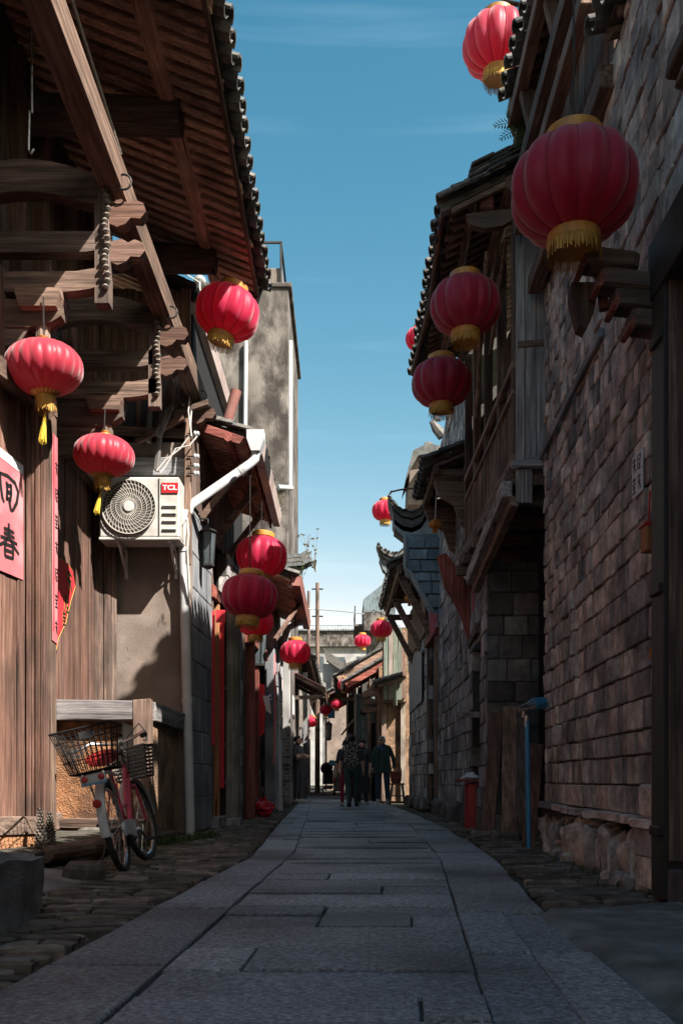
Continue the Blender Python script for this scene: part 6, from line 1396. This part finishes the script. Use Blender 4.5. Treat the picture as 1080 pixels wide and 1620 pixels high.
# ============================================================ BICYCLE
def bicycle():
    bk = bpy.data.objects.new('bicycle', None); COL.objects.link(bk)
    props(bk, 'old pink and white bicycle with wire rear basket leaning by the low wall', 'bicycle')
    BASE[bk.name] = V((0, 0, 0))
    Rw = .30; WB = 1.0                      # local: heading +y, rear axle at y=0
    def wheel(y, yaw=0):
        ax = Matrix.Rotation(R(90), 3, 'Y'); rz = Matrix.Rotation(yaw, 3, 'Z'); c = V((0, y, Rw + .022))
        pts = [c + rz @ V((0, Rw * math.cos(2 * math.pi * i / 36), Rw * math.sin(2 * math.pi * i / 36))) for i in range(37)]
        w_ = thing_part('wheel', MB().tube(pts, .022, 8, cap=False), 'rubber')
        rp = [c + rz @ V((0, (Rw - .03) * math.cos(2 * math.pi * i / 36), (Rw - .03) * math.sin(2 * math.pi * i / 36))) for i in range(37)]
        sub('rim', MB().tube(rp, .013, 6, cap=False), 'chrome', w_)
        s_ = MB()
        for i in range(28):
            a = 2 * math.pi * i / 28; s_.tube([c + rz @ V((.025 if i % 2 else -.025, .02 * math.cos(a + .5), .02 * math.sin(a + .5))), c + rz @ V((0, (Rw - .035) * math.cos(a), (Rw - .035) * math.sin(a)))], .0022, 4, cap=False)
        sub('spokes', s_, 'chrome', w_); sub('hub', MB().tube([c + rz @ V((-.05, 0, 0)), c + rz @ V((.05, 0, 0))], .022, 10), 'chrome', w_)
        # mudguard
        g_ = MB(); n = 16; prof = [(-.032, 0), (-.03, .012), (-.015, .02), (.015, .02), (.03, .012), (.032, 0)]; vs_ = []
        a0, a1 = (R(20), R(205)) if y < .5 else (R(5), R(170))
        if y < .5: a0, a1 = R(45), R(188)
        for i in range(n + 1):
            a = a0 + (a1 - a0) * i / n
            for (px_, pr_) in prof:
                r = Rw + .032 + pr_; vs_.append(c + rz @ V((px_, r * math.cos(a), r * math.sin(a))))
        k = len(prof); g_.add(vs_, [(i * k + j, i * k + j + 1, (i + 1) * k + j + 1, (i + 1) * k + j) for i in range(n) for j in range(k - 1)])
        return w_, thing_part('mudguard', g_, 'bike_white'), c, rz
    def thing_part(nm, mb, m, smooth=True): return mb.build(nm, m, bk, smooth)
    def sub(nm, mb, m, p, smooth=True): return mb.build(nm, m, p, smooth)
    wheel(0); w2, mg2, c2, rz = wheel(WB, R(-10))
    bb = V((0, .42, .27)); seat_t = V((0, .27, .72)); ht = V((0, .86, .78)); hb = V((0, .90, .62))
    f_ = MB()
    f_.tube([bb, seat_t], .016, 8); f_.tube([ht, hb], .02, 8); f_.tube([hb + V((0, -.01, .04)), V((0, .62, .36)), bb + V((0, .02, .03))], .02, 8); f_.tube([ht + V((0, -.01, -.04)), V((0, .6, .47)), V((0, .35, .45))], .016, 8)
    for s_ in (-1, 1):
        f_.tube([bb + V((s_ * .03, 0, 0)), V((s_ * .06, 0, .322))], .01, 6); f_.tube([V((s_ * .02, .3, .62)), V((s_ * .06, 0, .322))], .009, 6)
        f_.tube([hb + V((s_ * .045, .01, -.03)), c2 + rz @ V((s_ * .055, 0, 0))], .012, 6)
    f_.tube([hb + V((-.05, .01, -.02)), hb + V((.05, .01, -.02))], .016, 8)
    thing_part('frame', f_, 'bike_paint')
    # saddle and post
    sd = MB(); sp_ = [(-.13, .0, .11), (-.11, .02, .12), (-.02, .03, .115), (.06, .03, .065), (.14, .02, .032)]
    rings = []
    for (y, z, w_) in sp_:
        rings.append([V((w_ * math.cos(a) * (1), .23 + y, .80 + z + .045 * math.sin(a))) for a in [2 * math.pi * i / 12 for i in range(12)]])
    sd.add([p for r in rings for p in r], [(i * 12 + j, i * 12 + (j + 1) % 12, (i + 1) * 12 + (j + 1) % 12, (i + 1) * 12 + j) for i in range(4) for j in range(12)] + [tuple(range(12)), tuple(range(59, 47, -1))])
    thing_part('saddle', sd, 'saddle_red'); thing_part('seat_post', MB().tube([seat_t, V((0, .24, .79))], .012, 8), 'chrome')
    # handlebar
    hs = ht + V((0, -.02, .16)); thing_part('stem', MB().tube([ht, hs], .014, 8), 'chrome')
    hb_ = MB(); hb_.tube([rz @ V(p) + hs for p in ((-.29, -.24, .0), (-.27, -.12, .015), (-.22, .0, .05), (-.1, .05, .02), (0, .03, 0), (.1, .05, .02), (.22, .0, .05), (.27, -.12, .015), (.29, -.24, .0))], .012, 8)
    hbar = thing_part('handlebar', hb_, 'chrome')
    for s_ in (-1, 1):
        sub('grip', MB().tube([rz @ V((s_ * .28, -.15, .012)) + hs, rz @ V((s_ * .295, -.27, -.003)) + hs], .018, 8), 'rubber', hbar)
        sub('brake_lever', MB().tube([rz @ V((s_ * .25, -.03, .02)) + hs, rz @ V((s_ * .27, -.12, -.03)) + hs, rz @ V((s_ * .285, -.24, -.035)) + hs], .006, 6), 'chrome', hbar)
        sub('brake_cable', MB().tube([rz @ V((s_ * .25, -.02, .03)) + hs, rz @ V((s_ * .16, .12, .13)) + hs, rz @ V((s_ * .03, .16, .05)) + hs, hb + V((0, .03, .02))], .004, 5), 'cable_black', hbar)
    # front wicker basket
    wb_ = MB(); n = 9
    def rect(w_, d_, z, y0): return [V((-w_, y0, z)), V((w_, y0, z)), V((w_, y0 + d_, z)), V((-w_, y0 + d_, z)), V((-w_, y0, z))]
    for i in range(n): u = i / (n - 1); wb_.tube([rz @ (p - V((0, .9, 0))) + V((0, .9, 0)) for p in rect(.12 + .035 * u, .2 + .03 * u, .66 + .24 * u, .98)], .010 if i < n - 1 else .014, 5)
    for i in range(10):
        for yy in (0, 1):
            x_ = -1 + 2 * i / 9; wb_.tube([rz @ (V((x_ * .12, .98 + yy * .2, .66)) - V((0, .9, 0))) + V((0, .9, 0)), rz @ (V((x_ * .155, .98 + yy * .23, .90)) - V((0, .9, 0))) + V((0, .9, 0))], .006, 4)
    thing_part('front_basket', wb_, 'wicker')
    # rear rack and wire basket
    rk = MB()
    for s_ in (-1, 1): rk.tube([V((s_ * .06, .2, .68)), V((s_ * .07, -.3, .70))], .008, 6); rk.tube([V((s_ * .07, -.15, .7)), V((s_ * .065, 0, .322))], .007, 6)
    for y in (-.28, -.1, .1): rk.tube([V((-.07, y, .7)), V((.07, y, .7))], .006, 6)
    thing_part('rear_rack', rk, 'chrome')
    wbk = MB(); y0, y1 = -.33, .0
    def rr(w_, dy, z): return [V((-w_, y0 - dy, z)), V((w_, y0 - dy, z)), V((w_, y1 + dy, z)), V((-w_, y1 + dy, z)), V((-w_, y0 - dy, z))]
    wbk.tube(rr(.14, 0, .715), .005, 5); wbk.tube(rr(.2, .04, 1.0), .007, 5); wbk.tube(rr(.185, .03, .93), .004, 5); wbk.tube(rr(.16, .015, .80), .003, 5)
    for i in range(11):
        u = -1 + 2 * i / 10
        wbk.tube([V((u * .2, y0 - .04, 1.0)), V((u * .14, y0, .715)), V((u * .14, y1, .715)), V((u * .2, y1 + .04, 1.0))], .0035, 4)
    for i in range(9):
        u = i / 8; ya_ = y0 + (y1 - y0) * u; yb_ = y0 - .04 + (y1 - y0 + .08) * u
        wbk.tube([V((-.2, yb_, 1.0)), V((-.14, ya_, .715)), V((.14, ya_, .715)), V((.2, yb_, 1.0))], .0035, 4)
    rbk = thing_part('rear_basket', wbk, 'cable_black')
    sub('basket_plate', MB().cbox((0.03, y0 - .035, .95), (.1, .006, .05), .002), 'rubber', rbk)
    # tail lights, plate
    tl_ = thing_part('tail_plate', MB().cbox((0, -.315, .665), (.17, .02, .06), .006), 'bike_white', False)
    sub('plate_edge', MB().cbox((0, -.327, .632), (.17, .008, .014), .002), 'bike_blue', tl_)
    for s_ in (-1, 1): sub('tail_light', MB().lathe([(.022, 0), (.018, .012), (.004, .016)], 12, (s_ * .055, -.326, .67), ax=Matrix.Rotation(R(90), 3, 'X')), 'saddle_red', tl_)
    thing_part('reflector', MB().lathe([(.03, 0), (.028, .012), (.005, .015)], 14, (0, -.375, .50), ax=Matrix.Rotation(R(105), 3, 'X')), 'saddle_red')
    # drive
    thing_part('chain_guard', MB().prism([(-.06, .3), (0, .36), (.35, .35), (.5, .3), (.52, .24), (.46, .2), (.1, .26), (-.05, .25)], (.02, 0, 0), (.055, 0, 0), (0, 1, 0), (0, 0, 1)), 'bike_white', False)
    cr_ = MB(); cr_.tube([bb + V((-.07, 0, 0)), bb + V((.09, 0, 0))], .018, 8); cr_.tube([bb + V((.09, 0, 0)), bb + V((.1, .13, -.09))], .01, 6); cr_.tube([bb + V((-.07, 0, 0)), bb + V((-.08, -.13, .09))], .01, 6); cr_.lathe([(.08, -.003), (.08, .003)], 24, bb + V((.075, 0, 0)), ax=Matrix.Rotation(R(90), 3, 'Y'))
    thing_part('crank', cr_, 'chrome')
    for s_, p in ((1, bb + V((.15, .13, -.09))), (-1, bb + V((-.13, -.13, .09)))):
        pd = MB(); pd.cbox(p + V((0, .035, 0)), (.09, .018, .022), .004); pd.cbox(p - V((0, .035, 0)), (.09, .018, .022), .004); pd.tube([p - V((.05 * s_, 0, 0)), p + V((.04 * s_, 0, 0))], .008, 6); thing_part('pedal', pd, 'rubber', False)
    thing_part('kickstand', MB().tube([V((-.05, .05, .3)), V((-.12, -.02, .14)), V((-.245, -.03, .065))], .009, 6), 'iron')
    return bk
BK = bicycle()
a0 = P(181, 1381, 6.22); b0_ = P(221, 1361, 7.2)
yaw = math.atan2(-(b0_.x - a0.x), 1.0)
BK.rotation_euler = (0, R(-13), yaw); BK.location = (a0.x + .01, 6.5, -.028)

# ============================================================ STOOL, STROLLER, CART
sx, sy = PX(628, 23.4), 23.4
stl = thing('wooden_stool', 'small wooden stool with splayed legs beside the old man', 'stool', (sx, sy, 0))
box((sx, sy, .49), (.36, .26, .04), .01).build('seat', 'wood_mid_X', stl)
for u in (-1, 1):
    for v in (-1, 1): bar((sx + u * .19, sy + v * .14, -.02), (sx + u * .12, sy + v * .08, .48), .04, .04).build('leg', 'wood_mid_Z', stl)
    bar((sx + u * .165, sy - .115, .17), (sx + u * .165, sy + .115, .17), .025, .03).build('stretcher', 'wood_mid_Y', stl)
bar((sx - .165, sy - .115, .2), (sx + .165, sy - .115, .2), .025, .03).build('stretcher', 'wood_mid_X', stl)
bx_ = PX(626, 23.5); m_ = MB()
m_.lathe([(.1, .50), (.13, .56), (.145, .7), (.14, .8), (.12, .8), (.11, .58)], 18, (bx_, 23.45, .01), lobes=9, depth=.05)
for k in range(6): m_.lathe([(.128 + .004 * k, .545 + .042 * k), (.145 + .003 * k, .555 + .042 * k), (.128 + .004 * k, .567 + .042 * k)], 18, (bx_, 23.45, .01))
m_.tube([V((bx_ + .13 * math.cos(math.pi * t_ / 10), 23.45, .8 + .17 * math.sin(math.pi * t_ / 10))) for t_ in range(11)], .012, 6)
m_.top('woven_basket', 'wood_red_X', 'reddish woven basket with a handle standing on the wooden stool', 'basket', (bx_, 23.45, .51))
# stroller
kx, ky = PX(519, 38), 38.0
stq = thing('stroller', 'black folding baby stroller parked by the far houses', 'stroller', (kx, ky, 0))
for u, v in ((-.22, -.3), (.22, -.3), (-.22, .3), (.22, .3)):
    c = V((kx + u, ky + v, .09)); pts = [c + V((0, .09 * math.cos(t_ * .524), .09 * math.sin(t_ * .524))) for t_ in range(13)]; wq = tube(pts, .022, 6, cap=False).build('wheel', 'rubber', stq); MB().lathe([(.03, -.02), (.03, .02)], 10, c, ax=Matrix.Rotation(R(90), 3, 'Y')).build('hub', 'chrome', wq)
for u in (-.22, .22):
    tube([(kx + u, ky - .3, .1), (kx + u, ky + .05, .55), (kx + u, ky + .35, 1.05)], .014, 6).build('frame_tube', 'chrome', stq); tube([(kx + u, ky + .3, .1), (kx + u, ky, .5), (kx + u, ky - .1, .75)], .014, 6).build('frame_tube', 'chrome', stq)
MB().prism([(-.25, .45), (.15, .4), (.32, .95), (.26, .98), (.08, .5), (-.25, .53)], (.4, 0, 0), (kx - .2, ky, 0), (0, 1, 0), (0, 0, 1)).build('seat', 'black_cloth', stq)
hm = MB(); hm.lathe([(.26, 0), (.25, .1), (.18, .2), (.06, .25), (.01, .255)], 16, (kx - .05, ky + .02, 1.02), ax=Matrix.Rotation(R(-40), 3, 'X') @ Matrix.Rotation(R(-20), 3, 'Y')); hm.build('canopy', 'black_cloth', stq, True)
box((kx, ky, .28), (.38, .5, .14), .03, None, .02).build('under_basket', 'wicker', stq)
# covered cart
qx, qy = PX(536, 37.5), 37.5
ct = thing('hand_cart', 'small cart with blue cover and hanging cloths next to the stroller', 'cart', (qx, qy, 0))
box((qx, qy, .5), (.4, .6, .7), .03, None, .015).build('cart_box', 'plaster_white', ct)
m_ = MB(); m_.prism([(-.38, 1.22), (-.3, 1.36), (.0, 1.32), (.26, 1.38), (.3, 1.22), (.22, 1.1), (0, 1.16), (-.25, 1.12)], (0, .6, 0), (qx - .05, qy - .3, 0)); m_.build('blue_cover', 'cart_cloth', ct)
for i, (u, mm, l_) in enumerate(((-.14, 'cloth_white', .5), (-.05, 'wood_green_Z', .6), (.05, 'cart_cloth', .55), (.13, 'cloth_white', .45), (-.18, 'paper_red', .35))):
    box((qx + u, qy - .31 - .01 * (i % 2), 1.15 - l_ / 2 - (.35 if mm == 'paper_red' else 0)), (.09, .03, l_), .01, None, .008).build('hanging_cloth', mm, ct)
for u in (-.16, .16):
    for v in (-.22, .22):
        c = V((qx + u, qy + v, .085)); pts = [c + V((0, .085 * math.cos(t_ * .524), .085 * math.sin(t_ * .524))) for t_ in range(13)]; wq = tube(pts, .025, 6, cap=False).build('wheel', 'rubber', ct); MB().lathe([(.03, -.02), (.03, .02)], 10, c, ax=Matrix.Rotation(R(90), 3, 'Y')).build('hub', 'chrome', wq)
for u in (-.18, .18): tube([(qx + u, qy - .2, .12), (qx + u, qy - .25, 1.15)], .014, 6).build('cart_post', 'chrome', ct)
# ============================================================ PEOPLE
EDG = [('pelvis', 'waist', 'torso'), ('waist', 'chest', 'torso'), ('chest', 'neck', 'torso'), ('neck', 'jaw', 'head'), ('jaw', 'crown', 'head'), ('jaw', 'nose', 'head')]
for s_ in 'lr':
    EDG += [('chest', 'sh' + s_, 'torso'), ('sh' + s_, 'el' + s_, 'uarm'), ('el' + s_, 'wr' + s_, 'farm'), ('wr' + s_, 'pa' + s_, 'hand'),
            ('pelvis', 'hi' + s_, 'leg'), ('hi' + s_, 'kn' + s_, 'leg'), ('kn' + s_, 'an' + s_, 'leg'), ('an' + s_, 'to' + s_, 'foot')]
def default_pose():
    J = {'pelvis': (0, 0, .93, .125), 'waist': (0, 0, 1.06, .12), 'chest': (0, .01, 1.28, .135), 'neck': (0, .01, 1.43, .055), 'jaw': (0, -.02, 1.50, .068), 'crown': (0, -.005, 1.585, .088), 'nose': (0, -.105, 1.53, .016)}
    for s_, k in (('l', -1), ('r', 1)):
        J.update({'sh' + s_: (k * .165, .01, 1.365, .06), 'el' + s_: (k * .215, .02, 1.10, .045), 'wr' + s_: (k * .22, -.04, .87, .03), 'pa' + s_: (k * .22, -.06, .80, .03),
                  'hi' + s_: (k * .085, 0, .86, .092), 'kn' + s_: (k * .095, -.015, .48, .066), 'an' + s_: (k * .095, .02, .085, .045), 'to' + s_: (k * .1, -.14, .035, .034)})
    return J
def person(label, loc, rotz, height, mats_by, pose=None, hair='hair_black', hairlen=0.0, front=None, face=True, bald=False, extra=None):
    J = default_pose(); J.update(pose or {}); k = height / 1.68
    names = list(J); me = bpy.data.meshes.new('tmp'); me.from_pydata([J[n][:3] for n in names], [(names.index(a), names.index(b)) for a, b, _ in EDG], [])
    o = bpy.data.objects.new('tmp', me); COL.objects.link(o)
    o.modifiers.new('skin', 'SKIN'); 
    sv = me.skin_vertices[0].data
    for i, n in enumerate(names):
        r = J[n][3]; wide = 1.25 if n in ('pelvis', 'waist', 'chest') else 1.0
        sv[i].radius = (r * wide, r); sv[i].use_root = (n == 'pelvis')
    ss = o.modifiers.new('sub', 'SUBSURF'); ss.levels = 2; ss.render_levels = 2
    dg = bpy.context.evaluated_depsgraph_get(); bm_ = bpy.data.meshes.new_from_object(o.evaluated_get(dg)); bpy.data.objects.remove(o)
    # fingers joined in
    bmx = bmesh.new(); bmx.from_mesh(bm_)
    tags = ['torso', 'head', 'uarm', 'farm', 'hand', 'leg', 'foot']; mats_ = [mats_by[t_] for t_ in tags]
    if front: mats_ = mats_ + [front]
    slots = []
    for m_ in mats_:
        if m_ not in slots: slots.append(m_)
    segs = [(V(J[a][:3]), V(J[b][:3]), t_, (J[a][3] + J[b][3]) / 2) for a, b, t_ in EDG]
    bmx.faces.ensure_lookup_table()
    for f_ in bmx.faces:
        c = f_.calc_center_median(); best = None
        for a, b, t_, r in segs:
            ab = b - a; u = max(0, min(1, (c - a).dot(ab) / max(ab.length_squared, 1e-9))); d = (c - (a + ab * u)).length - r
            if best is None or d < best[0]: best = (d, t_)
        m_ = mats_by[best[1]]
        if front and best[1] == 'torso' and abs(c.x) < .12 - .1 * (c.z - 1.1) and c.y < -.03: m_ = front
        f_.material_index = slots.index(m_); f_.smooth = True
    for s_, sg in (('l', -1), ('r', 1)):
        wv = V(J['wr' + s_][:3]); pv = V(J['pa' + s_][:3]); d = (pv - wv).normalized(); side = d.cross(V((1, 0, 0))); 
        side = V((0, -1, 0)) if side.length < .1 else side.normalized()
        hb = MB(); nrm_ = d.cross(side)
        for i, l_ in enumerate((.07, .08, .075, .058)):
            b0 = pv + side * (.024 - .016 * i) + d * .01; hb.tube([b0, b0 + d * l_ * .55 + nrm_ * .004 * sg, b0 + d * l_ * .95 - nrm_ * .014 * sg], [.0095, .0085, .0065], 6)
        t0 = wv.lerp(pv, .6) + side * .02; hb.tube([t0, t0 + side * .022 + d * .03, t0 + side * .026 + d * .06], [.011, .01, .007], 6)
        q = len(bmx.verts); nv = [bmx.verts.new(v) for v in hb.v]
        for f_ in hb.f:
            try: nf = bmx.faces.new([nv[i] for i in f_]); nf.material_index = slots.index(mats_by['hand']); nf.smooth = True
            except ValueError: pass
    bmesh.ops.scale(bmx, vec=(k, k, k), verts=bmx.verts); 
    bm_.materials.clear()
    for m_ in slots: bm_.materials.append(MATS[m_])
    bmx.to_mesh(bm_); bmx.free()
    b = bpy.data.objects.new('person', bm_); COL.objects.link(b); b.location = loc; b.rotation_euler = (0, 0, rotz); props(b, label, 'person')
    def child(nm, mb, m_, smooth=True):
        c = mb.build(nm, m_, None, smooth); c.parent = b; c.scale = (k, k, k); return c
    cr_ = V(J['crown'][:3]); jw = V(J['jaw'][:3]); hc = jw.lerp(cr_, .55)
    up_ = (cr_ - jw).normalized(); fw = (V(J['nose'][:3]) - jw); fw = (fw - up_ * fw.dot(up_)).normalized(); rt = up_.cross(fw)
    ax = Matrix((rt, fw, up_)).transposed()
    hm = MB(); prof = []; n = 10
    for i in range(n + 1):
        t_ = R(-25 - 30 * hairlen) + (math.pi / 2 - R(-25 - 30 * hairlen)) * i / n; prof.append((max(.004,   .097 * math.cos(t_)), .104 * math.sin(t_)))
    hm.lathe(prof, 16, hc - fw * .024 + up_ * .02, ax=ax @ Matrix.Diagonal((.93, 1.02, 1)))
    # open the hair over the face: push front low vertices back
    for i, v in enumerate(hm.v):
        r = v - hc
        if r.dot(fw) > .02 and r.dot(up_) < (.062 if not bald else .085): hm.v[i] = v - fw * (r.dot(fw) * .95 + .0)
    child('hair', hm, hair)
    if face:
        for sg in (-1, 1):
            e_ = MB(); e_.lathe([(.002, -.006), (.008, 0), (.002, .006)], 8, hc + rt * sg * .032 + fw * .083 - up_ * .012); child('eye', e_, 'ink')
            er = MB(); er.lathe([(.004, -.028), (.016, -.01), (.018, .012), (.006, .03)], 8, hc + rt * sg * .088 - fw * .005 - up_ * .02, ax=ax); child('ear', er, 'skin')
        mo = MB(); mo.cbox(hc + fw * .078 - up_ * .062, (.04, .01, .008), .003, ax); child('mouth', mo, 'maroon_cloth')
    if extra: extra(child, J)
    return b
sk = 'skin'
# man in black on the left, arms folded, facing the alley
def shoes(c, J, m_='shoe_pale'):
    for s_ in 'lr':
        a = V(J['an' + s_][:3]); t_ = V(J['to' + s_][:3]); q = MB(); q.tube([a + V((0, 0, -.02)) - (t_ - a) * .25, a.lerp(t_, .3) + V((0, 0, -.03)), a.lerp(t_, .8) + V((0, 0, -.005)), t_ + (t_ - a).normalized() * .04], [.04, .05, .044, .026], 8)
        for i, v in enumerate(q.v): q.v[i].z = max(v.z, a.z - .083)
        c('shoe', q, m_)
person('heavyset man in black with folded arms standing by the brick corner', (PX(471, 24.2), 24.2, 0), R(62), 1.74,
       dict(torso='black_cloth', head=sk, uarm='black_cloth', farm=sk, hand=sk, leg='black_cloth', foot='shoe_pale'),
       dict(pelvis=(0, 0, .93, .14), waist=(0, -.03, 1.08, .15), chest=(0, 0, 1.28, .15), ell=(-.24, -.05, 1.12, .055), wrl=(.02, -.22, 1.14, .036), pal=(.1, -.23, 1.15, .032),
            elr=(.24, -.05, 1.12, .055), wrr=(-.02, -.24, 1.17, .036), par=(-.1, -.22, 1.18, .032), jaw=(0, -.03, 1.50, .072), crown=(.0, -.02, 1.585, .092), nose=(.02, -.115, 1.53, .018)), extra=lambda c, J: shoes(c, J))
# woman walking away in patterned vest
person('woman in a dotted vest and dark trousers walking away down the alley', (PX(556, 20.4), 20.4, 0), R(172), 1.6,
       dict(torso='knit_pattern', head=sk, uarm='black_cloth', farm=sk, hand=sk, leg='green_black', foot='rubber'),
       dict(pelvis=(0, 0, .92, .145), waist=(0, 0, 1.06, .135), chest=(0, .01, 1.28, .14), knl=(-.09, -.12, .50, .075), anl=(-.08, -.22, .10, .05), tol=(-.08, -.36, .05, .036),
            knr=(.07, .03, .48, .075), anr=(.03, .26, .11, .05), tor=(.02, .16, .02, .034), elr=(.25, .02, 1.1, .05), wrr=(.26, -.04, .86, .032), par=(.26, -.06, .79, .03),
            ell=(-.25, .0, 1.1, .05), wrl=(-.25, -.1, .87, .032), pal=(-.25, -.13, .80, .03), hil=(-.09, 0, .85, .105), hir=(.09, 0, .85, .105)), hairlen=.6, extra=lambda c, J: shoes(c, J, 'rubber'))
def skirt(c, J):
    m_ = MB(); m_.lathe([(.17, .32), (.19, .55), (.17, .8), (.15, 1.0), (.14, 1.08)], 18, (0, 0, 0), lobes=9, depth=.08); c('skirt', m_, 'black_cloth'); shoes(c, J)
person('woman in a long black dress half hidden behind the dotted-vest woman', (PX(573, 21.8), 21.8, 0), R(-25), 1.54,
       dict(torso='black_cloth', head=sk, uarm='black_cloth', farm=sk, hand=sk, leg='black_cloth', foot='shoe_pale'),
       dict(ell=(-.22, -.06, 1.12, .045), wrl=(-.3, -.2, .95, .03), pal=(-.32, -.25, .92, .03)), hairlen=.8, extra=skirt)
person('person in maroon trousers walking mostly hidden beside the dotted-vest woman', (PX(547, 21.2), 21.2, 0), R(185), 1.52,
       dict(torso='black_cloth', head=sk, uarm='black_cloth', farm=sk, hand=sk, leg='maroon_cloth', foot='shoe_pale'),
       dict(knl=(-.09, .02, .48, .07), anl=(-.09, .05, .085, .05), tol=(-.1, -.12, .035, .034)), hairlen=.8, extra=lambda c, J: shoes(c, J))
def coat(c, J):
    shoes(c, J, 'shoe_pale')
    for sg in (-1, 1):
        m_ = MB(); pr = [(.0, 1.40), (.155, 1.36), (.19, 1.15), (.2, .9), (.205, .76), (.13, .75), (.11, 1.0), (.07, 1.28)]
        m_.prism([(sg * x, z) for x, z in pr], (0, .03, 0), (0, -.155, 0)); c('jacket_front', m_, 'green_black')
    m_ = MB(); m_.lathe([(.19, .75), (.185, .95), (.17, 1.1), (.16, 1.3)], 20, (0, .005, 0), ax=Matrix.Diagonal((1.08, .78, 1))); c('jacket_back', m_, 'green_black')
person('old man with grey hair in an open dark jacket holding a cane', (PX(605, 23.4), 23.4, 0), R(-8), 1.7,
       dict(torso='green_black', head=sk, uarm='green_black', farm='green_black', hand=sk, leg='navy_cloth', foot='shoe_pale'),
       dict(jaw=(-.02, -.06, 1.49, .068), crown=(-.02, -.06, 1.575, .088), nose=(-.03, -.16, 1.51, .017), ell=(-.25, .0, 1.12, .055), wrl=(-.24, -.12, .89, .036), pal=(-.235, -.15, .83, .032),
            elr=(.26, .02, 1.1, .055), wrr=(.29, -.05, .88, .036), par=(.3, -.06, .81, .032), hil=(-.09, 0, .86, .1), hir=(.09, 0, .86, .1), knl=(-.11, -.02, .48, .078), knr=(.11, -.01, .48, .078), anl=(-.12, .02, .09, .055), anr=(.12, .02, .09, .055)),
       hair='hair_grey', front='blue_cloth', bald=True, extra=coat)
cn0 = P(589, 1224, 23.2); cn1 = P(582, 1272, 23.0); cn1.z = -.02
cn = MB(); cn.tube([cn1, cn0], .011, 7); cn.tube([cn0, cn0 + V((-.01, 0, .03)), cn0 + V((.04, 0, .045)), cn0 + V((.09, 0, .035))], .013, 7)
cn.top('walking_cane', 'wood_dark_Z', 'wooden walking cane held by the old man', 'cane', cn1)
